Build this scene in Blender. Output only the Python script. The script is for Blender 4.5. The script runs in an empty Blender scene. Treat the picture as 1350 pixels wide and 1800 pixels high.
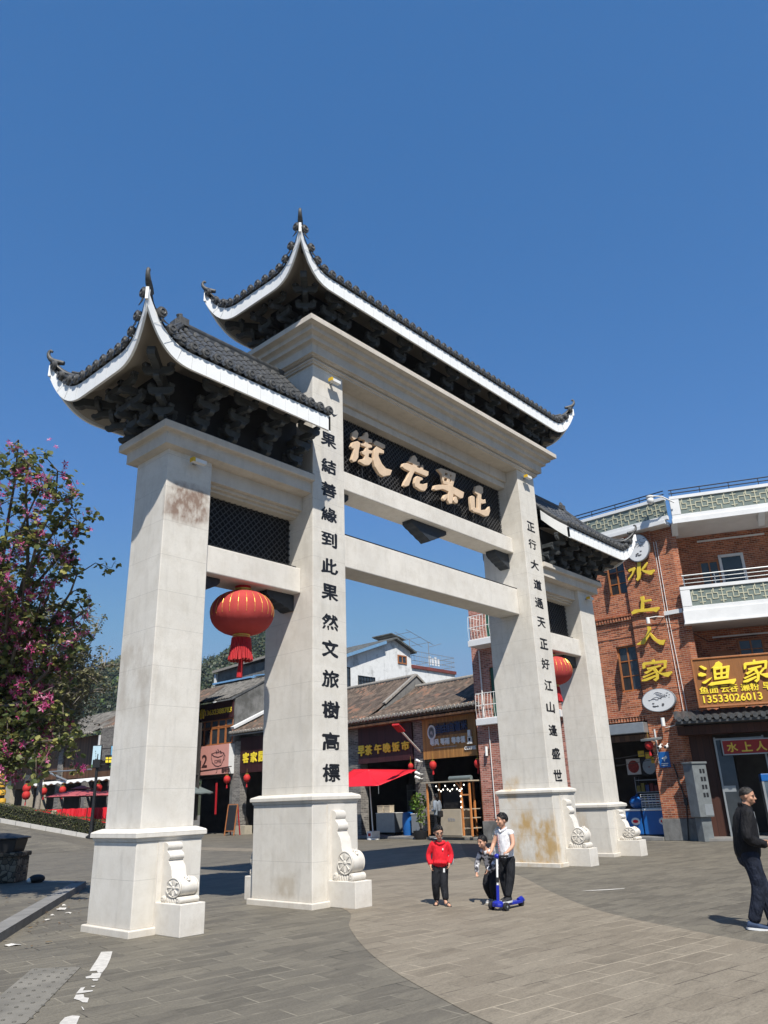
import bpy, math, random
from math import sin, cos, pi, radians, sqrt, atan2
from mathutils import Vector, Matrix, noise
random.seed(7)
scene = bpy.context.scene
COL = scene.collection

# ------------------------------------------------------------------ camera
F_PX, YAW, PITCH, ROLL = 1329.83, 0.8490, 0.3638, -0.0359
EYE = Vector((-14.422, -11.322, 1.68))
_f = Vector((sin(YAW) * cos(PITCH), cos(YAW) * cos(PITCH), sin(PITCH)))
_r0 = Vector((cos(YAW), -sin(YAW), 0)); _u0 = _r0.cross(_f)
_r = cos(ROLL) * _r0 + sin(ROLL) * _u0
_u = -sin(ROLL) * _r0 + cos(ROLL) * _u0
cam_d = bpy.data.cameras.new('camera')
cam_d.sensor_fit = 'VERTICAL'; cam_d.sensor_height = 36.0
cam_d.lens = 36.0 * F_PX / 1800.0
cam_d.clip_start = 0.1; cam_d.clip_end = 5000
cam = bpy.data.objects.new('camera', cam_d); COL.objects.link(cam)
Rm = Matrix((( _r.x, _u.x, -_f.x), (_r.y, _u.y, -_f.y), (_r.z, _u.z, -_f.z)))
cam.matrix_world = Matrix.Translation(EYE) @ Rm.to_4x4()
scene.camera = cam

# ------------------------------------------------------------------ light
SUN_TO = Vector((-0.60, -0.80, 1.33)).normalized()      # direction towards the sun
SUN_EL = math.asin(SUN_TO.z)
EXPO = 0.70        # the dome is lowered by what the exposure below adds
w = bpy.data.worlds.new('World'); scene.world = w; w.use_nodes = True
nt = w.node_tree
bg = nt.nodes['Background']
sky = nt.nodes.new('ShaderNodeTexSky'); sky.sky_type = 'NISHITA'; sky.sun_disc = False
sky.sun_elevation = SUN_EL
sky.sun_rotation = atan2(SUN_TO.x, SUN_TO.y)
sky.altitude = 800; sky.air_density = 0.8; sky.dust_density = 0.0; sky.ozone_density = 6.0
# deepen the blue: one gentle power curve per channel over the whole dome
_sep = nt.nodes.new('ShaderNodeSeparateColor'); _com = nt.nodes.new('ShaderNodeCombineColor')
nt.links.new(sky.outputs['Color'], _sep.inputs[0])
for _i, (_ref, _val, _ex, _cap) in enumerate(((.051, .051*EXPO, 1.0, .225*EXPO), (.10, .172*EXPO, .64, .385*EXPO), (.227, .440*EXPO, .56, .62*EXPO))):
    _p = nt.nodes.new('ShaderNodeMath'); _p.operation = 'POWER'; _p.inputs[1].default_value = _ex
    _d = nt.nodes.new('ShaderNodeMath'); _d.operation = 'MULTIPLY'; _d.inputs[1].default_value = .12/_ref
    _m = nt.nodes.new('ShaderNodeMath'); _m.operation = 'MULTIPLY'; _m.inputs[1].default_value = _val/.12
    nt.links.new(_sep.outputs[_i], _d.inputs[0]); nt.links.new(_d.outputs[0], _p.inputs[0]); nt.links.new(_p.outputs[0], _m.inputs[0])
    _c = nt.nodes.new('ShaderNodeMath'); _c.operation = 'SMOOTH_MIN'; _c.inputs[1].default_value = _cap/.12; _c.inputs[2].default_value = .12*_cap/.12
    nt.links.new(_m.outputs[0], _c.inputs[0]); nt.links.new(_c.outputs[0], _com.inputs[_i])
nt.links.new(_com.outputs[0], bg.inputs['Color']); bg.inputs['Strength'].default_value = 0.12
sun_d = bpy.data.lights.new('sun', 'SUN'); sun_d.energy = 4.9; sun_d.angle = radians(0.55)
sun_d.color = (1.0, 0.945, 0.86)
sun = bpy.data.objects.new('sun', sun_d); COL.objects.link(sun)
sun.rotation_euler = SUN_TO.to_track_quat('Z', 'Y').to_euler()
sun.location = (-20, -35, 50)
scene.view_settings.view_transform = 'Standard'; scene.view_settings.look = 'None'
scene.view_settings.gamma = 1.0; scene.view_settings.exposure = 0.47

# ------------------------------------------------------------------ picture -> place helpers
def ray(px, py):
    return _f + _r * ((px - 675.0) / F_PX) - _u * ((py - 900.0) / F_PX)
def gnd(px, py, z=0.0):
    d = ray(px, py); t = (z - EYE.z) / d.z
    return EYE + d * t
def on_y(px, py, y):
    d = ray(px, py); t = (y - EYE.y) / d.y
    return EYE + d * t
def on_x(px, py, x):
    d = ray(px, py); t = (x - EYE.x) / d.x
    return EYE + d * t
def at_depth(px, py, D):
    return EYE + ray(px, py) * D

# ------------------------------------------------------------------ mesh builder
class MB:
    def __init__(s, mat=None):
        s.v = []; s.f = []; s.mi = []; s.mats = []; s.cur = mat; s.T = Matrix.Identity(4)
    def use(s, m): s.cur = m; return s
    def add(s, vs, fs):
        b = len(s.v)
        for p in vs:
            s.v.append(tuple(s.T @ Vector(p)))
        if s.cur not in s.mats: s.mats.append(s.cur)
        i = s.mats.index(s.cur)
        for q in fs:
            s.f.append([b + k for k in q]); s.mi.append(i)
        return s
    def box(s, x0, x1, y0, y1, z0, z1):
        vs = [(x0,y0,z0),(x1,y0,z0),(x1,y1,z0),(x0,y1,z0),(x0,y0,z1),(x1,y0,z1),(x1,y1,z1),(x0,y1,z1)]
        return s.add(vs, [(3,2,1,0),(4,5,6,7),(0,1,5,4),(1,2,6,5),(2,3,7,6),(3,0,4,7)])
    def cbox(s, c, d):
        return s.box(c[0]-d[0]/2, c[0]+d[0]/2, c[1]-d[1]/2, c[1]+d[1]/2, c[2]-d[2]/2, c[2]+d[2]/2)
    def bar(s, a, b, wd, ht, up=(0,0,1)):
        a = Vector(a); b = Vector(b); d = (b-a).normalized(); up = Vector(up)
        sd = d.cross(up)
        if sd.length < 1e-4: sd = d.cross(Vector((1,0,0)))
        sd.normalize(); up = sd.cross(d)
        vs = []
        for p in (a, b):
            for i, j in ((-1,-1),(1,-1),(1,1),(-1,1)):
                vs.append(p + sd*(i*wd/2) + up*(j*ht/2))
        return s.add(vs, [(3,2,1,0),(4,5,6,7),(0,1,5,4),(1,2,6,5),(2,3,7,6),(3,0,4,7)])
    def tube(s, pts, r, n=8, flat=1.0):
        pts = [Vector(p) for p in pts]; k = len(pts)
        rs = r if isinstance(r, (list, tuple)) else [r]*k
        vs = []; fs = []; nrm = None
        for i, p in enumerate(pts):
            d = (pts[min(i+1,k-1)] - pts[max(i-1,0)]).normalized()
            if nrm is None:
                a = Vector((0,0,1)) if abs(d.z) < .9 else Vector((1,0,0))
                nrm = d.cross(a).normalized()
            else:
                nrm = (nrm - d*nrm.dot(d)).normalized()
            b = d.cross(nrm)
            for j in range(n):
                t = 2*pi*j/n
                vs.append(p + (nrm*cos(t) + b*sin(t)*flat)*rs[i])
        for i in range(k-1):
            for j in range(n):
                a = i*n+j; b = i*n+(j+1) % n
                fs.append((a, b, b+n, a+n))
        fs.append(tuple(range(n-1,-1,-1))); fs.append(tuple((k-1)*n+j for j in range(n)))
        return s.add(vs, fs)
    def loft(s, loops, cap=True, closed=True):
        n = len(loops[0]); vs = [p for l in loops for p in l]; fs = []
        for i in range(len(loops)-1):
            for j in range(n if closed else n-1):
                a = i*n+j; b = i*n+(j+1) % n
                fs.append((a, b, b+n, a+n))
        if cap:
            fs.append(tuple(range(n-1,-1,-1))); fs.append(tuple((len(loops)-1)*n+j for j in range(n)))
        return s.add(vs, fs)
    def lathe(s, c, prof, n=24, axis='z'):
        loops = []
        for rr, z in prof:
            l = []
            for j in range(n):
                t = 2*pi*j/n
                if axis == 'z': l.append((c[0]+rr*cos(t), c[1]+rr*sin(t), c[2]+z))
                elif axis == 'x': l.append((c[0]+z, c[1]+rr*cos(t), c[2]+rr*sin(t)))
                else: l.append((c[0]+rr*sin(t), c[1]+z, c[2]+rr*cos(t)))
            loops.append(l)
        return s.loft(loops)
    def prism(s, poly, a0, a1, plane='xz'):
        n = len(poly)
        def P(p, a):
            if plane == 'xz': return (p[0], a, p[1])
            if plane == 'yz': return (a, p[0], p[1])
            return (p[0], p[1], a)
        vs = [P(p, a0) for p in poly] + [P(p, a1) for p in poly]
        fs = [tuple(range(n)), tuple(range(2*n-1, n-1, -1))]
        fs += [(i, i+n, (i+1) % n + n, (i+1) % n) for i in range(n)]
        return s.add(vs, fs)
    def ell(s, c, r, n=10, m=7):
        loops = []
        for i in range(m+1):
            t = pi*(i+.02)/(m+.04); 
            loops.append([(c[0]+r[0]*sin(t)*cos(2*pi*j/n), c[1]+r[1]*sin(t)*sin(2*pi*j/n), c[2]-r[2]*cos(t)) for j in range(n)])
        return s.loft(loops)
    def sq(s, cx, cy, w_, d_, prof):
        """stack of rectangular rings, prof = [(overhang, z)]"""
        loops = []
        for o, z in prof:
            a, b = w_/2+o, d_/2+o
            loops.append([(cx-a,cy-b,z),(cx+a,cy-b,z),(cx+a,cy+b,z),(cx-a,cy+b,z)])
        return s.loft(loops)
    def mesh(s, name, smooth=None, recalc=True):
        me = bpy.data.meshes.new(name)
        me.from_pydata(s.v, [], s.f)
        for m in s.mats: me.materials.append(m)
        me.polygons.foreach_set('material_index', s.mi)
        me.validate(clean_customdata=False)
        if recalc:
            import bmesh
            bm = bmesh.new(); bm.from_mesh(me); bmesh.ops.recalc_face_normals(bm, faces=bm.faces[:]); bm.to_mesh(me); bm.free()
        if smooth is not None:
            me.polygons.foreach_set('use_smooth', [True]*len(me.polygons))
            if smooth < 179: me.set_sharp_from_angle(angle=radians(smooth))
        me.update()
        return me

def link(name, me, parent=None, loc=None, rotz=0.0):
    o = bpy.data.objects.new(name, me); COL.objects.link(o)
    if parent is not None: o.parent = parent
    if loc is not None: o.location = loc
    if rotz: o.rotation_euler = (0, 0, rotz)
    return o
def thing(name, label, cat, loc=(0,0,0), rotz=0.0, group=None):
    o = bpy.data.objects.new(name, None); COL.objects.link(o)
    o.empty_display_size = .2
    o.location = loc; o.rotation_euler = (0,0,rotz); o['label'] = label; o['category'] = cat
    if group: o['group'] = group
    return o
def part(name, mb, parent, smooth=None, bevel=0.0, label=None, recalc=True):
    o = link(name, mb.mesh(name, smooth, recalc), parent)
    if bevel: add_bevel(o, bevel)
    if label: o['label'] = label
    return o
def add_bevel(o, wd, seg=2):
    m = o.modifiers.new('bevel', 'BEVEL'); m.width = wd; m.segments = seg; m.limit_method = 'ANGLE'; m.angle_limit = radians(35)
def solo(name, mb, label, cat, loc=(0,0,0), rotz=0.0, group=None, smooth=None, bevel=0.0):
    o = link(name, mb.mesh(name, smooth), None, loc, rotz)
    o['label'] = label; o['category'] = cat
    if group: o['group'] = group
    if bevel: add_bevel(o, bevel)
    return o
def struct(name, mb, kind='structure', smooth=None):
    o = link(name, mb.mesh(name, smooth)); o['kind'] = kind
    return o
def dup(root, loc, rotz=None, label=None, scale=None):
    r = root.copy(); COL.objects.link(r); r.location = loc
    if rotz is not None: r.rotation_euler = (0,0,rotz)
    if scale: r.scale = (scale,)*3
    if label: r['label'] = label
    for ch in list(root.children):
        c = ch.copy(); COL.objects.link(c); c.parent = r
        for g in ch.children:
            d = g.copy(); COL.objects.link(d); d.parent = c
    return r

# ------------------------------------------------------------------ materials
def nodes_of(name):
    m = bpy.data.materials.new(name); m.use_nodes = True
    return m, m.node_tree, m.node_tree.nodes['Principled BSDF']
class G:
    """tiny node-graph helper"""
    def __init__(s, nt): s.nt = nt; s.tc = None
    def n(s, t, **kw):
        x = s.nt.nodes.new(t)
        for k, v in kw.items(): setattr(x, k, v)
        return x
    def L(s, a, b): s.nt.links.new(a, b)
    def coord(s, which='Object'):
        if s.tc is None: s.tc = s.n('ShaderNodeTexCoord')
        return s.tc.outputs[which]
    def noise(s, scale, detail=4, rough=.55, vec=None):
        x = s.n('ShaderNodeTexNoise'); x.inputs['Scale'].default_value = scale
        x.inputs['Detail'].default_value = detail; x.inputs['Roughness'].default_value = rough
        s.L(vec if vec is not None else s.coord(), x.inputs['Vector'])
        return x.outputs['Fac']
    def ramp(s, fac, stops):
        x = s.n('ShaderNodeValToRGB'); e = x.color_ramp.elements
        while len(e) > 1: e.remove(e[-1])
        e[0].position = stops[0][0]; e[0].color = tuple(stops[0][1]) + (1,)
        for p, c in stops[1:]:
            q = e.new(p); q.color = tuple(c) + (1,)
        s.L(fac, x.inputs['Fac']); return x.outputs['Color']
    def mix(s, fac, a, b, mode='MIX'):
        x = s.n('ShaderNodeMix', data_type='RGBA', blend_type=mode)
        for sock, val in ((x.inputs[0], fac), (x.inputs[6], a), (x.inputs[7], b)):
            if hasattr(val, 'is_linked'): s.L(val, sock)
            elif isinstance(val, (tuple, list)): sock.default_value = tuple(val)[:3] + (1,)
            else: sock.default_value = val
        return x.outputs[2]
    def math(s, op, a, b=None, c=None):
        x = s.n('ShaderNodeMath', operation=op)
        for i, val in enumerate((a, b, c)):
            if val is None: continue
            if hasattr(val, 'is_linked'): s.L(val, x.inputs[i])
            else: x.inputs[i].default_value = val
        return x.outputs[0]
    def xyz(s, vec=None):
        x = s.n('ShaderNodeSeparateXYZ'); s.L(vec if vec is not None else s.coord(), x.inputs[0]); return x.outputs
    def vec(s, x_, y_, z_):
        x = s.n('ShaderNodeCombineXYZ')
        for i, val in enumerate((x_, y_, z_)):
            if hasattr(val, 'is_linked'): s.L(val, x.inputs[i])
            else: x.inputs[i].default_value = val
        return x.outputs[0]
    def bump(s, h, strength, dist, bsdf):
        b = s.n('ShaderNodeBump'); b.inputs['Strength'].default_value = strength; b.inputs['Distance'].default_value = dist
        s.L(h, b.inputs['Height']); s.L(b.outputs['Normal'], bsdf.inputs['Normal'])
def mul(c, k): return tuple(min(1.0, x*k) for x in c)

def plain(name, col, rough=.6, var=.12, scale=5.0, bump=0.0, metal=0.0, spec=.35, bscale=60):
    m, nt, b = nodes_of(name); g = G(nt)
    f = g.noise(scale)
    f2 = g.noise(scale*7.3, 3)
    c = g.mix(g.math('MULTIPLY', f2, .5), g.ramp(f, [(.3, mul(col, 1-var)), (.7, mul(col, 1+var))]), mul(col, 1-var*.6))
    g.L(c, b.inputs['Base Color'])
    b.inputs['Roughness'].default_value = rough; b.inputs['Metallic'].default_value = metal
    b.inputs['Specular IOR Level'].default_value = spec
    if bump: g.bump(g.noise(bscale, 3), bump, .01, b)
    return m

def stone_mat(name, base, stains=None, z_joint=0.62, joint=True, dirt=.5):
    m, nt, b = nodes_of(name); g = G(nt)
    x = g.xyz()
    big = g.noise(.9, 5, .6); mid = g.noise(4.5, 7, .68); fine = g.noise(120, 2, .6)
    c = g.ramp(big, [(.3, mul(base, .90)), (.5, base), (.72, mul(base, 1.08))])
    c = g.mix(g.math('MULTIPLY', g.ramp(mid, [(.44, (0,0,0)), (.68, (1,1,1))]), .46), c, mul((base[0], base[1]*.96, base[2]*.90), .78))
    # speckle of the granite
    c = g.mix(g.math('MULTIPLY', g.ramp(fine, [(.56, (0,0,0)), (.68, (1,1,1))]), .42), c, mul(base, .55))
    c = g.mix(g.math('MULTIPLY', g.ramp(g.noise(95, 2), [(.62, (0,0,0)), (.74, (1,1,1))]), .25), c, mul(base, 1.25))
    # block to block tone and thin joints
    if joint:
        row = g.math('DIVIDE', g.math('ADD', x[2], .21), z_joint)
        fr = g.math('FRACT', row); fl = g.math('FLOOR', row)
        wn = g.n('ShaderNodeTexWhiteNoise', noise_dimensions='2D'); g.L(g.vec(fl, g.math('FLOOR', g.math('MULTIPLY', x[0], .3)), 0), wn.inputs['Vector'])
        c = g.mix(g.math('MULTIPLY', wn.outputs['Value'], .26), c, mul((base[0]*.97, base[1]*.96, base[2]*.93), .82))
        ln = g.math('LESS_THAN', g.math('ABSOLUTE', g.math('SUBTRACT', fr, .5)), .0055)
        c = g.mix(g.math('MULTIPLY', ln, .5), c, mul(base, .45))
    # grey rain streaks
    st = g.noise(3.0, 4, .6, g.vec(g.math('MULTIPLY', x[0], 2.5), g.math('MULTIPLY', x[1], 2.5), g.math('MULTIPLY', x[2], .35)))
    c = g.mix(g.math('MULTIPLY', g.ramp(st, [(.52, (0,0,0)), (.75, (1,1,1))]), .55*dirt), c, (.30, .285, .26))
    # dirt near the foot
    ft = g.math('MULTIPLY', g.ramp(x[2], [(.0, (1,1,1)), (.35, (0,0,0))]), g.noise(5, 4))
    c = g.mix(g.math('MULTIPLY', ft, .8*dirt), c, (.30, .235, .16))
    for (col, amt, (x0, x1), (y0, y1), (z0, z1), sc, lo, hi) in (stains or []):
        msk = None
        for q, (a0, a1) in ((x[0], (x0, x1)), (x[1], (y0, y1)), (x[2], (z0, z1))):
            h = (a1-a0)/2; d = g.math('DIVIDE', g.math('ABSOLUTE', g.math('SUBTRACT', q, (a0+a1)/2)), h)
            k = g.ramp(g.math('ADD', d, g.math('MULTIPLY', g.math('SUBTRACT', g.noise(3.0, 4), .5), .9)), [(.55, (1,1,1)), (1.0, (0,0,0))])
            msk = k if msk is None else g.math('MULTIPLY', msk, k)
        nz = g.noise(sc, 5, .65, g.vec(x[0], x[1], g.math('MULTIPLY', x[2], .6)))
        c = g.mix(g.math('MULTIPLY', g.math('MULTIPLY', msk, g.ramp(nz, [(lo, (0,0,0)), (hi, (1,1,1))])), amt), c, col)
    g.L(c, b.inputs['Base Color']); b.inputs['Roughness'].default_value = .78
    b.inputs['Specular IOR Level'].default_value = .25
    g.bump(g.noise(120, 3), .25, .004, b)
    return m

def brick_mat(name, c1, c2, mortar, bw=.24, bh=.07, dirt=.3, soot=None, mort=.012):
    m, nt, b = nodes_of(name); g = G(nt)
    x = g.xyz()
    v = g.vec(g.math('ADD', x[0], x[1]), x[2], 0)
    t = g.n('ShaderNodeTexBrick'); g.L(v, t.inputs['Vector'])
    t.inputs['Color1'].default_value = c1 + (1,); t.inputs['Color2'].default_value = c2 + (1,); t.inputs['Mortar'].default_value = mortar + (1,)
    t.inputs['Scale'].default_value = 1.0; t.inputs['Brick Width'].default_value = bw; t.inputs['Row Height'].default_value = bh
    t.inputs['Mortar Size'].default_value = mort; t.inputs['Mortar Smooth'].default_value = .15; t.inputs['Bias'].default_value = .05
    c = t.outputs['Color']
    # single odd bricks: over-burnt or pale
    wn = g.n('ShaderNodeTexWhiteNoise', noise_dimensions='2D')
    row = g.math('FLOOR', g.math('DIVIDE', x[2], bh)); sh = g.math('MULTIPLY', g.math('MODULO', row, 2.0), .5)
    g.L(g.vec(g.math('FLOOR', g.math('ADD', g.math('DIVIDE', g.math('ADD', x[0], x[1]), bw), sh)), row, 0), wn.inputs['Vector'])
    odd = g.math('SUBTRACT', 1.0, t.outputs['Fac'])
    c = g.mix(g.math('MULTIPLY', g.math('MULTIPLY', g.math('GREATER_THAN', wn.outputs['Value'], .80), odd), .65), c, mul(c2, .45))
    c = g.mix(g.math('MULTIPLY', g.math('MULTIPLY', g.math('LESS_THAN', wn.outputs['Value'], .14), odd), .55), c, mul(c1, 1.35))
    n1 = g.noise(1.3, 5, .6); n2 = g.noise(9, 4)
    c = g.mix(g.math('MULTIPLY', g.ramp(n1, [(.42, (0,0,0)), (.7, (1,1,1))]), dirt), c, soot or mul(c1, .35))
    c = g.mix(g.math('MULTIPLY', g.ramp(n2, [(.55, (0,0,0)), (.7, (1,1,1))]), dirt*.7), c, mul(c2, .45))
    g.L(c, b.inputs['Base Color']); b.inputs['Roughness'].default_value = .85
    b.inputs['Specular IOR Level'].default_value = .2
    h = g.math('MULTIPLY', t.outputs['Fac'], -1.0)
    g.bump(h, .6, .008, b)
    return m

def plaster_mat(name, base, dark, amt=.8, sc=1.2, lo=.5, hi=.68):
    m, nt, b = nodes_of(name); g = G(nt); x = g.xyz()
    n1 = g.noise(sc, 7, .68); n2 = g.noise(sc*5, 5, .6)
    st = g.noise(2.2, 5, .65, g.vec(g.math('MULTIPLY', x[0], 2.2), g.math('MULTIPLY', x[1], 2.2), g.math('MULTIPLY', x[2], .4)))
    c = g.ramp(n2, [(.3, mul(base, .86)), (.7, base)])
    c = g.mix(g.math('MULTIPLY', g.ramp(n1, [(lo, (0,0,0)), (hi, (1,1,1))]), amt), c, dark)
    c = g.mix(g.math('MULTIPLY', g.ramp(st, [(.55, (0,0,0)), (.72, (1,1,1))]), amt*.6), c, mul(dark, .8))
    g.L(c, b.inputs['Base Color']); b.inputs['Roughness'].default_value = .9; b.inputs['Specular IOR Level'].default_value = .15
    g.bump(n2, .3, .02, b)
    return m

def plank_mat(name, base, width=.12, var=.3, axis=0, rough=.55, gap=.06):
    m, nt, b = nodes_of(name); g = G(nt); x = g.xyz()
    u = g.math('ADD', x[0], x[1]) if axis == 0 else x[2]
    q = g.math('DIVIDE', u, width); fl = g.math('FLOOR', q); fr = g.math('FRACT', q)
    wn = g.n('ShaderNodeTexWhiteNoise', noise_dimensions='1D'); g.L(fl, wn.inputs['W'])
    sv = g.vec(g.math('MULTIPLY', u, 30), g.math('MULTIPLY', fl, 3.7), g.math('MULTIPLY', x[2], 1.5)) if axis == 0 else g.vec(g.math('MULTIPLY', x[0], 1.5), g.math('MULTIPLY', fl, 3.7), g.math('MULTIPLY', x[2], 30))
    gr = g.noise(1.0, 4, .6, sv)
    c = g.mix(wn.outputs['Value'], mul(base, 1-var), mul(base, 1+var))
    c = g.mix(g.math('MULTIPLY', g.ramp(gr, [(.45, (0,0,0)), (.7, (1,1,1))]), .45), c, mul(base, .5))
    ln = g.math('LESS_THAN', fr, gap)
    c = g.mix(g.math('MULTIPLY', ln, .8), c, mul(base, .15))
    g.L(c, b.inputs['Base Color']); b.inputs['Roughness'].default_value = rough; b.inputs['Specular IOR Level'].default_value = .3
    return m

def paver_mat(name, c_lo, c_hi, joint, rot=-10, bw=.66, bh=.33, light_joint=0.0, blotch=(.5, .5, .5)):
    m, nt, b = nodes_of(name); g = G(nt)
    mp = g.n('ShaderNodeMapping'); mp.inputs['Rotation'].default_value = (0, 0, radians(-rot)); g.L(g.coord(), mp.inputs['Vector'])
    v = mp.outputs['Vector']
    t = g.n('ShaderNodeTexBrick'); g.L(v, t.inputs['Vector'])
    t.inputs['Color1'].default_value = (0,0,0,1); t.inputs['Color2'].default_value = (1,1,1,1); t.inputs['Mortar'].default_value = (.5,.5,.5,1)
    t.inputs['Scale'].default_value = 1.0; t.inputs['Brick Width'].default_value = bw; t.inputs['Row Height'].default_value = bh
    t.inputs['Mortar Size'].default_value = .0085; t.inputs['Mortar Smooth'].default_value = .2
    t.offset = .5
    bl = g.n('ShaderNodeRGBToBW'); g.L(t.outputs['Color'], bl.inputs[0])
    sv0 = g.n('ShaderNodeMapping'); sv0.inputs['Rotation'].default_value = (0, 0, radians(28)); sv0.inputs['Scale'].default_value = (1, 2.6, 1); g.L(g.coord(), sv0.inputs['Vector'])
    big = g.noise(.35, 6, .6); mid = g.noise(1.9, 8, .72, sv0.outputs['Vector']); fine = g.noise(42, 4, .7)
    f = g.math('ADD', g.math('MULTIPLY', bl.outputs[0], .34), g.math('ADD', g.math('MULTIPLY', big, .50), g.math('MULTIPLY', mid, .55)))
    c = g.ramp(f, [(.38, c_lo), (.62, mul(c_lo, 1.35)), (.92, c_hi)])
    c = g.mix(g.math('MULTIPLY', g.ramp(fine, [(.42, (0,0,0)), (.68, (1,1,1))]), .55), c, mul(c_lo, .7))
    # streaky scuffs
    sv = g.n('ShaderNodeMapping'); sv.inputs['Rotation'].default_value = (0, 0, radians(24)); sv.inputs['Scale'].default_value = (.9, 4.5, 1); g.L(g.coord(), sv.inputs['Vector'])
    sc = g.noise(1.5, 9, .78, sv.outputs['Vector'])
    c = g.mix(g.math('MULTIPLY', g.ramp(sc, [(.50, (0,0,0)), (.70, (1,1,1))]), .6), c, mul(c_hi, 1.18))
    sc2 = g.noise(1.15, 9, .78, sv.outputs['Vector'])
    c = g.mix(g.math('MULTIPLY', g.ramp(sc2, [(.52, (0,0,0)), (.66, (1,1,1))]), .6), c, mul(c_lo, .62))
    # joints: some swept clean and dark, some filled with pale grout
    jn = g.ramp(g.noise(.9, 5, .65), [(.40, (0,0,0)), (.56, (1,1,1))])
    jc = g.mix(g.math('MULTIPLY', jn, light_joint), joint, mul(c_hi, 1.75))
    c = g.mix(g.math('MULTIPLY', t.outputs['Fac'], g.math('ADD', .42, g.math('MULTIPLY', mid, 1.0))), c, jc)
    g.L(c, b.inputs['Base Color'])
    g.L(g.ramp(mid, [(.3, (.62,)*3), (.7, (.82,)*3)]), b.inputs['Roughness'])
    b.inputs['Specular IOR Level'].default_value = .3
    h = g.math('SUBTRACT', g.math('MULTIPLY', fine, .3), t.outputs['Fac'])
    g.bump(h, .35, .006, b)
    return m

def tile_mat(name, base, hot=None, hot_amt=0.0, row=.25):
    m, nt, b = nodes_of(name); g = G(nt); x = g.xyz()
    t = g.n('ShaderNodeTexWhiteNoise', noise_dimensions='3D')
    g.L(g.vec(g.math('FLOOR', g.math('DIVIDE', x[0], row)), g.math('FLOOR', g.math('DIVIDE', x[1], .22)), 0), t.inputs['Vector'])
    n1 = g.noise(.9, 5, .65); n2 = g.noise(11, 4, .6)
    c = g.mix(t.outputs['Value'], mul(base, .6), mul(base, 1.35))
    c = g.mix(g.math('MULTIPLY', g.ramp(n2, [(.5, (0,0,0)), (.7, (1,1,1))]), .5), c, mul(base, .35))
    if hot:
        k = g.math('MULTIPLY', g.math('GREATER_THAN', t.outputs['Value'], .55), g.ramp(n1, [(.50, (0,0,0)), (.66, (1,1,1))]))
        c = g.mix(g.math('MULTIPLY', k, hot_amt), c, hot)
    g.L(c, b.inputs['Base Color']); b.inputs['Roughness'].default_value = .8; b.inputs['Specular IOR Level'].default_value = .25
    g.bump(g.math('FRACT', g.math('DIVIDE', x[1], .22)), .5, .02, b)
    return m

def leaf_mat(name, cols, trans=.25, scale=9):
    m, nt, b = nodes_of(name); g = G(nt)
    ge = g.n('ShaderNodeNewGeometry')
    f = ge.outputs['Random Per Island']
    st = [(i/(len(cols)-1), c) for i, c in enumerate(cols)]
    c = g.ramp(f, st)
    g.L(c, b.inputs['Base Color']); b.inputs['Roughness'].default_value = .5; b.inputs['Specular IOR Level'].default_value = .3
    tr = g.n('ShaderNodeBsdfTranslucent'); g.L(c, tr.inputs['Color'])
    mx = g.n('ShaderNodeMixShader'); mx.inputs[0].default_value = trans
    out = [n for n in nt.nodes if n.type == 'OUTPUT_MATERIAL'][0]
    g.L(b.outputs[0], mx.inputs[1]); g.L(tr.outputs[0], mx.inputs[2]); g.L(mx.outputs[0], out.inputs['Surface'])
    return m
def glass_dark(name, col=(.02,.025,.03), rough=.08):
    m, nt, b = nodes_of(name); g = G(nt)
    g.L(g.ramp(g.noise(2.0), [(.3, col), (.7, mul(col, 2))]), b.inputs['Base Color'])
    b.inputs['Roughness'].default_value = rough; b.inputs['Specular IOR Level'].default_value = .6
    return m

STONE = (.64, .612, .556)
M = {}
M['stone'] = stone_mat('pale granite', STONE)
M['stone_smooth'] = stone_mat('carved granite', (.645, .615, .56), joint=False, dirt=.35)
M['cornice'] = stone_mat('cornice granite', (.56, .515, .45), joint=False, dirt=.5)
M['black_ink'] = plain('black lacquer', (.012, .012, .014), .45, .2)
M['tile'] = plain('charcoal glazed tile', (.055, .057, .058), .42, .45, 9, .3, spec=.5)
M['tile_rim'] = plain('grey tile end', (.085, .085, .083), .5, .4, 14, .2)
M['fascia'] = plain('white fascia board', (.80, .81, .80), .55, .05, 3)
M['fascia_joint'] = plain('fascia joint', (.50, .51, .51), .6, .1)
M['soffit'] = plain('beige soffit plaster', (.36, .325, .275), .8, .12, 1.2)
M['bracket'] = plain('slate grey bracket wood', (.052, .058, .060), .6, .3, 7, .2)
M['core'] = plain('dark eave timber', (.02, .022, .025), .8, .3)
M['screen_back'] = plain('black recess', (.006, .006, .007), .8, .2)
M['mesh'] = plain('dark lattice metal', (.05, .05, .052), .55, .3, spec=.35)
M['sign_stone'] = plain('honey carved stone', (.62, .47, .33), .7, .10, 6, .2)
M['hang'] = plain('dark slate carved wood', (.028, .034, .042), .6, .3, 12, .3)
M['white_metal'] = plain('white painted metal', (.72, .72, .70), .45, .06)
M['white'] = plain('white paint', (.66, .67, .67), .6, .08, 2)
M['yellow_plastic'] = plain('yellow plastic', (.65, .42, .03), .5, .1)
M['black'] = plain('black metal', (.015, .016, .018), .5, .2)
M['grey_metal'] = plain('grey steel', (.32, .34, .35), .4, .12, 4, metal=.5)
M['galv'] = plain('galvanised grey cabinet', (.15, .165, .17), .5, .3, 3)
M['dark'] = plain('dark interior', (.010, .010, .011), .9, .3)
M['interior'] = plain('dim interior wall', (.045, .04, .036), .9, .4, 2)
M['gold'] = plain('gold letter', (.72, .52, .05), .4, .1, metal=.0, spec=.5)
M['gold_edge'] = plain('gilded band', (.62, .40, .08), .35, .2, metal=.6)
M['yellow'] = plain('yellow letter', (.85, .66, .05), .45, .06)
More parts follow.
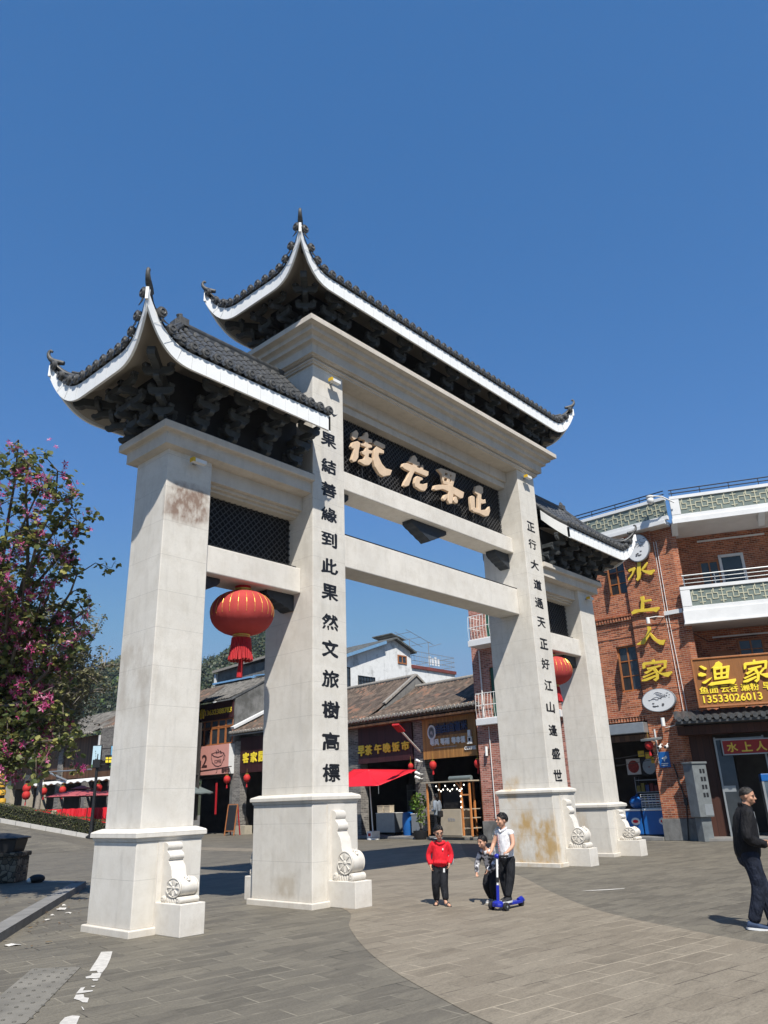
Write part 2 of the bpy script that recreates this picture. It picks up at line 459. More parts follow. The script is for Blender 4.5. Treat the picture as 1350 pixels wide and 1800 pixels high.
M['red_cloth'] = plain('red lantern cloth', (.42, .062, .056), .95, .14, 3, spec=.1)
M['red_dark'] = plain('deep red tassel', (.42, .012, .018), .7, .25, 30)
M['red'] = plain('bright red canopy', (.62, .012, .025), .6, .10, 2)
M['red_small'] = plain('small lantern cloth', (.44, .022, .020), .7, .15, 6)
M['pink_canopy'] = plain('faded red canopy', (.34, .075, .085), .7, .12, 2)
M['grey_canopy'] = plain('grey canopy', (.13, .16, .16), .7, .15, 2)
M['maroon'] = plank_mat('maroon sign boards', (.045, .014, .016), .6, .15)
M['wood_sign'] = plank_mat('orange wood boards', (.35, .17, .05), .11, .22)
M['wood_dark'] = plank_mat('brown timber wall', (.13, .065, .032), .2, .35)
M['wood_frame'] = plain('orange wood frame', (.34, .13, .045), .5, .2, 6)
M['wood_post'] = plain('bare orange post', (.55, .22, .07), .6, .2, 8)
M['ply'] = plain('pale plywood', (.42, .36, .27), .75, .12, 3)
M['brown_sign'] = plank_mat('brown sign panel', (.25, .105, .035), 2.2, .08, rough=.5, gap=.004)
M['brick_red'] = brick_mat('red brick', (.45, .155, .072), (.29, .082, .044), (.48, .385, .29), dirt=.40, bw=.25, bh=.075, mort=.007)
M['brick_pink'] = brick_mat('pink brick', (.46, .20, .15), (.34, .12, .085), (.50, .42, .37), bw=.25, bh=.075, dirt=.18, mort=.008)
M['brick_grey'] = brick_mat('grey brick', (.21, .20, .185), (.13, .125, .12), (.34, .32, .29), bw=.3, bh=.085, dirt=.35, mort=.009)
M['plaster_white'] = plaster_mat('white stained plaster', (.72, .73, .72), (.22, .22, .21), .75, .7, .52, .66)
M['plaster_grey'] = plaster_mat('grey weathered plaster', (.19, .19, .185), (.085, .085, .08), .9, 1.0, .42, .62)
M['plaster_beige'] = plaster_mat('beige plaster', (.42, .38, .30), (.2, .18, .15), .5, 1.2)
M['old_tile'] = tile_mat('old clay roof tile', (.105, .080, .062), (.36, .15, .08), .55)
M['old_tile_grey'] = tile_mat('old grey roof tile', (.13, .122, .108), (.20, .17, .14), .3)
M['tile_end'] = plain('lime washed eave tile', (.27, .25, .22), .85, .35, 10)
M['glass'] = glass_dark('dark glass')
M['glass_blue'] = glass_dark('blue grey glass', (.05, .07, .09), .1)
M['pave_grey'] = paver_mat('grey granite pavers', (.092, .083, .066), (.172, .155, .120), (.035, .032, .026), -10, light_joint=.75)
M['pave_tan'] = paver_mat('tan granite pavers', (.150, .128, .096), (.240, .208, .158), (.075, .062, .048), -10, light_joint=.8)
M['kerb'] = plain('kerb stone', (.20, .195, .185), .8, .2, 3, .3)
M['kerb_pale'] = plain('pale kerb stone', (.42, .41, .39), .8, .15, 3, .3)
M['skin'] = plain('skin', (.42, .225, .145), .55, .08, 8, spec=.35)
M['skin_kid'] = plain('child skin', (.52, .29, .195), .55, .07, 8, spec=.35)
M['hair'] = plain('black hair', (.012, .011, .011), .5, .3, 40, .6)
M['hair_grey'] = plain('greying hair', (.085, .075, .065), .6, .5, 60, .6)
M['blue_paint'] = plain('blue plastic', (.010, .020, .30), .35, .08, spec=.5)
M['blue_box'] = plain('blue freezer', (.01, .10, .34), .35, .08, spec=.5)
M['rubber'] = plain('black rubber', (.02, .02, .022), .75, .2)

M['panel_dark'] = plank_mat('dark red brown door boards', (.062, .024, .016), .3, .2)
def cloth(name, col, rough=.8, var=.15, amt=.55):
    m, nt, b = nodes_of(name); g = G(nt); x = g.xyz()
    f = g.noise(9, 4, .6); c = g.ramp(f, [(.3, mul(col, 1-var)), (.7, mul(col, 1+var))])
    g.L(c, b.inputs['Base Color']); b.inputs['Roughness'].default_value = rough; b.inputs['Specular IOR Level'].default_value = .2
    h = g.noise(7, 3, .5, g.vec(g.math('MULTIPLY', x[0], 2.2), g.math('MULTIPLY', x[1], 2.2), g.math('ADD', x[2], g.math('MULTIPLY', x[0], .9))))
    g.bump(h, amt, .06, b)
    return m
# ================================================================== ground
g_ = MB(M['pave_grey'])
g_.add([(-900,-900,0),(1500,-900,0),(1500,1500,0),(-900,1500,0)], [(0,1,2,3)])
ground = struct('ground', g_)
def smooth_pts(p, n=8):
    out = []
    P = [Vector((a[0], a[1], 0)) for a in p]
    for i in range(len(P)-1):
        a = P[max(i-1,0)]; b = P[i]; c = P[i+1]; d = P[min(i+2, len(P)-1)]
        for k in range(n):
            t = k/n
            out.append(.5*((2*b) + (c-a)*t + (2*a-5*b+4*c-d)*t*t + (3*b-a-3*c+d)*t**3))
    out.append(P[-1]); return out
Lb = smooth_pts([(5,9.5),(0,5.6),(-3.3,1.6),(-4.39,-1.28),(-5.72,-2.72),(-6.76,-3.99),(-7.5,-5.05),(-8.19,-6.25),(-8.75,-7.4),(-9.5,-9.6),(-10.2,-13)])
Rb = smooth_pts([(12,8.5),(7,4.6),(3.96,2.0),(1.53,-.89),(-.76,-3.05),(-2.3,-4.61),(-3.1,-5.66),(-3.75,-6.85),(-4.25,-7.95),(-4.7,-9.6),(-5.2,-13)])
t_ = MB(M['pave_tan'])
n_ = len(Lb)
t_.add([(p.x,p.y,.004) for p in Lb]+[(p.x,p.y,.004) for p in Rb], [(i, i+1, n_+i+1, n_+i) for i in range(n_-1)])
struct('tan_path', t_)
# a second pale band further back
bp = [gnd(x,y) for x,y in ((300,1487.5),(345,1489),(400,1490.5),(470,1492))]; bq = [gnd(x,y) for x,y in ((300,1492),(345,1494),(400,1496),(470,1497.5))]
t_ = MB(M['pave_tan'])
t_.add([(p.x,p.y,.004) for p in bp]+[(p.x,p.y,.004) for p in bq], [(i,i+1,4+i+1,4+i) for i in range(3)])
struct('tan_band', t_)

# ================================================================== archway
XI, XO, WI, DI, WO, DO = 4.105, 7.382, .924, 1.425, .926, 1.022
PWI, PDI, PWO, PDO = 1.139, 1.624, 1.131, 1.218
gate = thing('memorial_archway', 'tall pale granite archway with three tiled roofs and upturned eaves spanning the plaza', 'archway')

STAIN = (.46, .305, .125)
def pillar_mat(k, cx):
    if k == 0:
        st = [((.215,.145,.11), .95, (cx-.55,cx+.55), (-.60,-.42), (6.25,7.12), 6.0, .30, .56), ((.38,.33,.27), .5, (cx-.9,cx-.3),(-.6,.6),(3.0,4.4), 2.2, .45, .6)]
    elif k == 1:
        st = [((.45,.43,.41), .55, (cx-.5,cx+.5), (-.8,-.6), (6.5,9.2), 1.7, .45, .6), ((.30,.23,.14), .45, (cx-.2-.55,cx+.2), (-.5,.3), (.1,.55), 2.2, .4, .55)]
    elif k == 2:
        st = [(STAIN, .95, (cx-.64,cx-.4), (-.95,.6), (-.4,1.42), 2.0, .40, .56), (STAIN, .7, (cx-.64,cx-.4), (.1,.9), (1.5,2.15), 2.2, .40, .6),
              ((.36,.3,.2), .5, (cx-.64,cx+.64), (-.85,.85), (-.1,.5), 2.6, .45, .6)]
    else:
        st = [(STAIN, .45, (cx-.64,cx-.4), (.0,.7), (.6,1.3), 2.0, .45, .62)]
    return stone_mat('pale granite pillar %d' % k, STONE, st)

def drum_stone_mesh():
    """drum stone that leans on the pedestal: local origin on the plinth block top, y = 0 at pedestal face, -y outwards"""
    m = MB(M['stone_smooth'])
    W = .125
    # wavy scroll plate, profile in y-z
    pr = [(0,0),(0,1.13)]
    top = [(-.05,1.13),(-.105,1.11),(-.13,1.06),(-.12,1.01),(-.10,.98),(-.115,.95),(-.165,.91),(-.185,.86),(-.17,.81),(-.145,.79),(-.16,.75),(-.215,.68),(-.24,.60),(-.255,.50),(-.30,.43),(-.33,.38)]
    pr += top + [(-.36,.30),(-.36,.0)]
    m.prism([(a,b) for a,b in pr][::-1], -W, W, 'yz')
    m.T = Matrix.Diagonal((.76,1,1,1))
    # drum, axis along x
    c = (0, -.355, .285)
    R = .185
    m.lathe(c, [(R*.5,-.20),(R*.86,-.20),(R*.90,-.192),(R*.90,-.178),(R*.93,-.178),(R,-.172),(R,-.15),(R*1.015,-.11),(R*1.02,0),(R*1.015,.11),(R,.15),(R,.172),(R*.93,.178),(R*.9,.178),(R*.9,.192),(R*.86,.20),(R*.5,.20)], 36, 'x')
    for sx in (-1,1):
        for k in range(8):
            a = 2*pi*k/8
            m.tube([(sx*.203, c[1]+cos(a)*R*.30, c[2]+sin(a)*R*.30), (sx*.203, c[1]+cos(a)*R*.80, c[2]+sin(a)*R*.80)], [.007,.020], 6)
        m.ell((sx*.2, c[1], c[2]), (.018,.036,.036), 10, 6)
        ring = [(sx*.2, c[1]+cos(2*pi*k/32)*R*.95, c[2]+sin(2*pi*k/32)*R*.95) for k in range(33)]
        m.tube(ring, .013, 6)
    # cushion roll with two scrolls underneath
    m.box(-.19,.19,-.46,-.14,.0,.08)
    for yy in (-.50,-.12):
        m.lathe((0,yy,.062), [(.02,-.215),(.05,-.215),(.062,-.205),(.062,.205),(.05,.215),(.02,.215)], 18, 'x')
        for sx in (-1,1):
            m.tube([(sx*.216, yy+.042*cos(t*.7)*(1-t/14), .062+.042*sin(t*.7)*(1-t/14)) for t in range(12)], .008, 5)
    for k in range(4):
        for sx in (-1,1): m.ell((sx*.19, -.40+.06*k, .05),(.012,.02,.05),8,5)
    # little beast head on the upper front
    hx, hy, hz = 0, -.46, .44
    m.ell((hx,hy,hz),(.055,.05,.048),10,7); m.ell((hx,hy-.04,hz-.02),(.035,.03,.025),8,6)
    for sx in (-1,1):
        m.ell((hx+sx*.03,hy-.035,hz+.025),(.014,.014,.014),6,5); m.ell((hx+sx*.05,hy+.01,hz+.04),(.018,.014,.025),6,5)
        m.tube([(hx+sx*.05,hy+.02,hz-.02),(hx+sx*.085,hy+.03,hz-.01),(hx+sx*.09,hy+.0,hz-.045),(hx+sx*.06,hy-.03,hz-.05)], .014, 6)
    me = m.mesh('drum_stone', 40)
    return me
DRUM = drum_stone_mesh()
def plinth_mesh(w_, h_, d_):
    m = MB(M['stone_smooth']); m.box(-w_/2,w_/2,-d_,0,0,h_); return m.mesh('plinth_block')
def panel_mesh(h_):
    m = MB(M['stone_smooth']); m.box(-.207,.207,-.022,0,.41,h_); return m.mesh('backing_panel')
PL = plinth_mesh(.413,.41,.664)

def text_data(s, bold=0.0, res=3):
    cu = bpy.data.curves.new('t', 'FONT'); cu.body = s; cu.offset = bold; cu.resolution_u = res
    cu.fill_mode = 'FRONT'
    o = bpy.data.objects.new('t', cu); COL.objects.link(o)
    bpy.context.view_layer.update()
    dg = bpy.context.evaluated_depsgraph_get()
    me = bpy.data.meshes.new_from_object(o.evaluated_get(dg))
    vs = [tuple(v.co) for v in me.vertices]; fs = [tuple(p.vertices) for p in me.polygons]
    bpy.data.objects.remove(o); bpy.data.curves.remove(cu); bpy.data.meshes.remove(me)
    return vs, fs
def put_text(mb, s, x0, x1, z0, z1, y, depth=.02, bold=.02, mat=None, wob=0.0, shear=0.0, rise=0.0):
    """raised letters, front face at y-depth, facing -y, fitted into the box; rise = slope dz/dx"""
    vs, fs = text_data(s, 0.0)
    if not vs: return mb
    ups = [(0,0),(bold,0),(-bold,0),(0,bold),(0,-bold)] if bold else [(0,0)]
    ax = min(v[0] for v in vs); bx = max(v[0] for v in vs); ay = min(v[1] for v in vs); by = max(v[1] for v in vs)
    def P(v, yy):
        x = (v[0]-ax)/(bx-ax); z = (v[1]-ay)/(by-ay)
        if wob:
            q = noise.noise_vector(Vector((v[0]*5.1, v[1]*5.1, len(s)*3.3+ord(s[0])*.37)))
            x += q.x*wob; z += q.y*wob
        X = x0+x*(x1-x0); Z = z0+z*(z1-z0)
        return (X+shear*(Z-z0), yy, Z+rise*(X-x0))
    def bw(v):       # brush pressure: the stroke weight wanders
        return (.35+1.3*(.5+.5*noise.noise(Vector((v[0]*3.7, v[1]*3.7, ord(s[0])*.13))))) if wob else 1.0
    n = len(vs)
    if mat is not None: mb.use(mat)
    # edges used once = outline
    cnt = {}
    for f in fs:
        for i in range(len(f)):
            a, b = f[i], f[(i+1) % len(f)]; k = (min(a,b), max(a,b)); cnt.setdefault(k, []).append((a,b))
    sides = [e[0] for e in cnt.values() if len(e) == 1]
    for k, (dx, dy) in enumerate(ups):     # bold by five slightly shifted, slightly stepped copies
        dv = [(v[0]+dx*bw(v), v[1]+dy*bw(v)) for v in vs]
        dd = depth-.0007*k
        mb.add([P(v, y-dd) for v in dv]+[P(v, y) for v in dv], [tuple(f) for f in fs]+[(a, a+n, b+n, b) for a,b in sides])
    return mb

# fascia levels and overhangs read off the stone
C_IN = [(0,10.715),(.055,10.715),(.055,10.745),(.10,10.765),(.10,10.79),(.065,10.80),(.065,10.825),(.14,10.84),(.14,10.855),(.20,10.86),(.20,11.069),(.235,11.10),(.31,11.106),(.31,11.20),(.35,11.23),(.43,11.237),(.43,11.335),(.47,11.352),(.57,11.356),(.57,11.484),(.3,11.484)]
C_OUT = [(0,7.63),(.06,7.645),(.15,7.655),(.15,7.868),(.165,7.885),(.255,7.894),(.265,7.91),(.265,8.035),(.2,8.04)]

L_CHARS = [('果',774),('結',820),('善',861),('緣',905),('到',948),('此',995),('果',1041),('然',1093),('文',1140),('旅',1193),('樹',1247),('高',1303),('標',1358)]
R_CHARS = [('正',933,926),('行',936,957),('大',939.7,993),('道',944.9,1028),('通',947.6,1060),('天',951.5,1094),('正',956,1132),('好',959,1167),('江',964,1205),('山',967.5,1243),('逢',972,1283.5),('盛',977,1324.7),('世',980.5,1363)]

LAMP = MB(M['white_metal']); LAMP.box(-.14,.14,-.20,-.10,-.035,.035); LAMP.use(M['grey_metal']).box(-.03,.03,-.10,0,-.02,.02)
LAMP.use(M['yellow_plastic']).box(-.148,-.141,-.205,-.095,-.04,.04).box(-.141,-.10,-.206,-.2005,-.04,.04)
LAMP = LAMP.mesh('floodlight')
DASH = {}
for k, (cx, inner) in enumerate(((-XO,0),(-XI,1),(XI,1),(XO,0))):
    pm = pillar_mat(k, cx)
    W_, D_, PW, PD = (WI,DI,PWI,PDI) if inner else (WO,DO,PWO,PDO)
    zs, zb, zf, zt = (1.836,1.669,.096,10.72) if inner else (1.406,1.228,.096,7.64)
    m = MB(pm); m.box(cx-W_/2,cx+W_/2,-D_/2,D_/2,zs-.004,zt)
    p = part('pillar', m, gate, bevel=.012)
    m = MB(pm); m.sq(cx,0,PW,PD,[(0,.05),(0,zb)])
    ped = part('pedestal', m, p, bevel=.012)
    m = MB(pm); m.sq(cx,0,PW,PD,[(.06,-.08),(.06,zf-.012),(.045,zf),(-.03,zf+.002)])
    part('foot_course', m, p, bevel=.006)
    m = MB(pm); h = zs-zb
    m.sq(cx,0,PW,PD,[(-.05,zb),(.012,zb+.002),(.012,zb+.022),(.022,zb+.024),(.022,zb+.048),(.045,zb+.056),(.052,zb+.058),(.052,zb+h*.66),(.04,zb+h*.76),(-.07,zs),(-.14,zs)])
    part('pedestal_cap', m, p, bevel=.003)
    for sy in (-1,1):
        off = 0.0
        pl = link('plinth_block', PL, p, (cx, sy*PD/2, 0)); add_bevel(pl,.008)
        pa = link('backing_panel', DASH.setdefault(inner, panel_mesh(zb-.02)), p, (cx, sy*PD/2, 0))
        d = link('drum_stone', DRUM, p, (cx, sy*(PD/2+.02), .41))
        if not inner: d.scale = (1,1,.70)
        if sy > 0:
            for q in (pl,pa,d): q.rotation_euler = (0,0,pi)
    lx = {0:-7.315,1:-4.04,2:4.0,3:7.4}[k]; lz = {0:7.49,1:10.43,2:10.52,3:7.42}[k]
    link('floodlight', LAMP, p, (lx, -D_/2, lz))
    if inner:
        chars = [(c, 578.5-(0 if y<1000 else 0), y) for c,y in L_CHARS] if k == 1 else R_CHARS
        for c, x, y in chars:
            q = on_y(x, y, -D_/2)
            s = .195 if k == 1 else .215
            sx = 1.12
            m = MB(M['black_ink'])
            xx = q.x if k == 2 else cx
            hw_, hh_ = (.212, .152) if k == 1 else (.200, .138)
            put_text(m, c, xx-hw_, xx+hw_, q.z-hh_, q.z+hh_, -D_/2+.004, .010, .030, wob=.065)
            part('inlaid_character', m, p, label='black brush style character %s' % c)

# beams and lintels
def beam(name, x0, x1, d, z0, z1, bevel=.02):
    m = MB(M['cornice'] if 'lintel' in name else M['stone_smooth']); m.box(x0, x1, -d, d, z0, z1)
    return part(name, m, gate, bevel=bevel)
xi0, xi1 = -XI+WI/2, XI-WI/2
beam('crossbeam', xi0, xi1, .33, 8.205, 8.66)
beam('crossbeam', xi0, xi1, .33, 6.40, 7.135)
m = MB(M['cornice']); m.box(xi0,xi1,-.33,.33,10.42,10.76).box(xi0,xi1,-.25,.25,10.235,10.42); part('lintel', m, gate, bevel=.012)
for s in (-1,1):
    a, b = sorted((s*(XI+WI/2), s*(XO-WO/2)))
    beam('crossbeam', a, b, .364, 5.588, 6.10)
    m = MB(M['cornice']); m.box(a,b,-.40,.40,7.33,7.645).box(a,b,-.30,.30,7.27,7.33).box(a,b,-.22,.22,7.215,7.27); part('lintel', m, gate, bevel=.008)
    # side cornice runs round the outer pillar and dies into the inner one
    m = MB(M['cornice'])
    x0, x1 = sorted((s*(XI+WI/2-.01), s*(XO+WO/2)))
    loops = []
    for o, z in C_OUT:
        if s < 0: loops.append([(x0-o,-DO/2-o,z),(x1,-DO/2-o,z),(x1,DO/2+o,z),(x0-o,DO/2+o,z)])
        else: loops.append([(x0,-DO/2-o,z),(x1+o,-DO/2-o,z),(x1+o,DO/2+o,z),(x0,DO/2+o,z)])
    m.loft(loops); part('cornice', m, gate, bevel=.004)
    m = MB(M['black'])
    m.box(x0-.24 if s<0 else x0, x1 if s<0 else x1+.24, -DO/2-.24, DO/2+.24, 8.041, 8.062); part('flashing', m, gate)
m = MB(M['cornice']); m.sq(0,0,2*XI+WI,DI,C_IN); part('cornice', m, gate, bevel=.004)
m = MB(M['black']); m.sq(0,0,2*XI+WI,DI,[(.55,11.486),(.55,11.505)]); part('flashing', m, gate)

# lattice screens with black backing
def screen(x0, x1, z0, z1):
    m = MB(M['screen_back']); m.box(x0,x1,.02,.06,z0,z1)
    sc = part('lattice_screen', m, gate)
    m = MB(M['mesh']); y = -.012; sp = .135
    h = z1-z0; slope = 1.0
    k = x0-h
    while k < x1:
        for sg in (1,-1):
            # diagonal ribbon clipped to the opening
            if sg > 0: a = (k, z0); b = (k+h, z1)
            else: a = (k, z1); b = (k+h, z0)
            ax, az = a; bx, bz = b
            if ax < x0:
                t = (x0-ax)/(bx-ax); ax, az = x0, az+(bz-az)*t
            if bx > x1:
                t = (x1-ax)/(bx-ax); bx, bz = x1, az+(bz-az)*t
            if bx-ax > .03: m.bar((ax, y-.004*sg, az), (bx, y-.004*sg, bz), .017, .012, (0,-1,0))
        k += sp
    part('lattice', m, sc)
    m = MB(M['black']); m.tube([(x0+.02,-.20,z0+.06),(x1+ (.12 if x1<0 else 0)-.12,-.20,z0+.06)], .022, 8)
    for i in range(5):
        xx = x0+(x1-x0)*(i+.5)/5; m.box(xx-.03,xx+.03,-.24,-.16,z0-.004,z0+.04)
    part('light_tube', m, sc)
screen(xi0, xi1, 8.66, 10.235)
for s in (-1,1):
    a, b = sorted((s*(XI+WI/2), s*(XO-WO/2))); screen(a, b, 6.10, 7.215)
# thin light strip along the top of the lower crossbeam
m = MB(M['black']); m.box(xi0,xi1,-.325,-.29,7.137,7.16); part('light_strip', m, gate)

# carved hanging brackets
def que(x0, x1, z0, z1, kind):
    m = MB(M['hang']); pts = []; w_ = x1-x0; h_ = z1-z0
    if kind == 'mid':
        lo = []
        n = 7
        for i in range(n+1):
            t = i/n; xx = x0+w_*.5*t
            lo.append((xx, z1-h_*(.25+.75*t)+ (.0 if i % 2 else .018)))
        lo2 = [(x1-(p[0]-x0), p[1]) for p in lo[::-1]]
        pts = [(x0,z1)]+lo+lo2[1:]+[(x1,z1)]
    else:
        n = 8; lo = []
        for i in range(n+1):
            t = i/n; xx = x0+w_*t if kind == 'r' else x1-w_*t
            lo.append((xx, z1-h_*(.28+.72*t**.8)+(.0 if i % 2 else .022)))
        last = x1 if kind == 'r' else x0; first = x0 if kind == 'r' else x1
        pts = [(first,z1)]+lo+[(last,z1)]
    m.prism(pts, -.16, .16)
    part('hanging_bracket', m, gate, bevel=.008)
que(-.70,.70,7.77,8.203,'mid')
que(xi0,xi0+.70,7.75,8.203,'l'); que(xi1-.70,xi1,7.75,8.203,'r')
for s in (-1,1):
    a, b = sorted((s*(XI+WI/2), s*(XO-WO/2)))
    que(a,a+.55,5.24,5.586,'l'); que(b-.7,b,5.24,5.586,'r')

# the four big name characters, traced as solid stone strokes
def zo(zx, zy, ox, oy, sc): return (ox+zx/sc, oy+zy/sc)
JIE = [[(90,180),(120,160),(137,185),(130,225),(100,240),(82,215)],
 [(75,290),(90,258),(130,248),(150,262),(148,290),(140,320),(135,380),(118,408),(95,415),(80,395),(95,350),(100,310),(82,305)],
 [(145,215),(180,205),(190,180),(205,178),(215,200),(212,225),(245,238),(245,265),(215,262),(212,270),(240,280),(245,300),(215,305),(160,285),(148,268),(185,268),(185,240),(150,235)],
 [(165,350),(160,330),(185,325),(192,300),(210,298),(215,318),(240,325),(246,345),(218,350),(215,375),(240,385),(243,410),(220,440),(185,440),(145,415),(145,395),(180,390),(185,365)],
 [(255,265),(275,245),(345,280),(345,305),(330,310),(275,285),(262,285)],
 [(258,320),(275,290),(335,325),(335,350),(295,345),(292,370),(320,430),(350,465),(400,480),(385,520),(330,530),(300,510),(262,450),(252,400)]]
LAO = [[(545,400),(565,365),(580,360),(600,385),(600,410),(620,415),(622,445),(600,450),(598,465),(570,450),(565,425),(535,420),(530,405)],
 [(640,440),(648,435),(650,470),(635,480),(625,462)],
 [(480,450),(490,425),(520,422),(600,455),(690,490),(688,520),(675,530),(580,490),(560,530),(535,600),(510,610),(490,600),(500,570),(525,530),(540,490),(500,470)],
 [(585,540),(600,525),(640,540),(645,555),(622,565),(618,585),(645,590),(680,580),(678,620),(660,645),(630,640),(585,610),(578,580)]]
GUO = [[(760,470),(790,462),(830,477),(822,500),(815,555),(812,592),(803,560),(795,510)],[(795,464),(905,505),(900,530),(815,495)],[(872,508),(905,512),(900,545),(885,600),(862,595),(868,560)],
 [(840,490),(862,498),(856,590),(836,580)],[(808,515),(890,540),(888,560),(808,537)],[(808,562),(880,580),(878,602),(812,590)],
 [(725,630),(735,600),(770,595),(850,595),(900,620),(968,655),(960,700),(940,705),(880,665),(800,630),(745,640)],
 [(845,590),(880,600),(885,660),(880,700),(872,745),(850,745),(840,720),(845,660)],
 [(800,700),(815,675),(838,670),(835,700),(815,722),(803,715)],[(888,690),(905,690),(918,725),(912,745),(890,738),(880,720)]]
ZHENG = [[(1055,640),(1065,605),(1095,598),(1122,615),(1122,655),(1110,670),(1108,705),(1128,715),(1140,708),(1145,740),(1120,745),(1105,742),(1105,795),(1082,790),(1082,700),(1080,675),(1060,660)],
 [(1020,690),(1035,680),(1055,690),(1058,770),(1050,800),(1030,795),(1022,740)],
 [(1028,785),(1050,770),(1080,785),(1110,795),(1150,790),(1172,765),(1178,800),(1165,840),(1140,845),(1090,820),(1045,808)]]
for nm, strokes in (('街',JIE),('老',LAO),('果',GUO),('正',ZHENG)):
    m = MB(M['sign_stone'])
    for i, st in enumerate(strokes):
        poly = []
        for zx, zy in st:
            q = on_y(*zo(zx, zy, 600, 720, 4.5), -.27); poly.append((q.x, q.z))
        m.prism(poly, -.27-.003*i, -.19-.002*i)
    # thin feet
    xs = [v[0] for v in m.v]; zs_ = [v[2] for v in m.v]
    m.use(M['black'])
    for t in (.3,.7):
        xx = min(xs)+(max(xs)-min(xs))*t; m.box(xx-.012,xx+.012,-.22,-.20,8.65,min(zs_)+.25)
    part('name_character', m, gate, bevel=.016, label='big honey coloured stone character %s' % nm)
# ================================================================== roofs of the archway
def arm_profile(L):   # beak shaped bracket arm, (out, z)
    return [(-.25,0),(L-.16,0),(L-.09,-.035),(L-.02,-.04),(L+.03,-.01),(L+.035,.035),(L,.06),(L-.05,.055),(L-.10,.10),(L-.16,.125),(-.25,.125)]
def bracket_set(m, x, y, z, out, tiers=3, reach=.30, step=.235, rise=.225, wide=.36):
    ox, oy = out; tx, ty = -oy, ox
    for i in range(tiers):
        L = reach+step*i; zz = z+rise*i
        pr = arm_profile(L); n = len(pr); w2 = .05
        vs = [(x+ox*a+tx*s*w2, y+oy*a+ty*s*w2, zz+b) for s in (-1,1) for a,b in pr]
        m.add(vs, [tuple(range(n)), tuple(range(2*n-1,n-1,-1))]+[(k,k+n,(k+1)%n+n,(k+1)%n) for k in range(n)])
        # cross arm with rounded ends
        for rch in ([L-.12] if i else [L-.12, 0.02]):
            hw = wide*(.50+.13*i)
            cr = [(-hw,.09),(-hw+.02,.04),(-hw+.09,.0),(hw-.09,0),(hw-.02,.04),(hw,.09),(hw,.14),(-hw,.14)]
            n2 = len(cr)
            zz2 = zz+.10
            vs = [(x+ox*(rch+s*.04)+tx*a, y+oy*(rch+s*.04)+ty*a, zz2+b) for s in (-1,1) for a,b in cr]
            m.add(vs, [tuple(range(n2)), tuple(range(2*n2-1,n2-1,-1))]+[(k,k+n2,(k+1)%n2+n2,(k+1)%n2) for k in range(n2)])
            for a in (-hw+.06, hw-.06):   # bearing blocks
                cx_, cy_ = x+ox*rch+tx*a, y+oy*rch+ty*a
                m.sq(cx_, cy_, .11, .11, [(-.02,zz2+.14),(0,zz2+.17),(0,zz2+.215)])

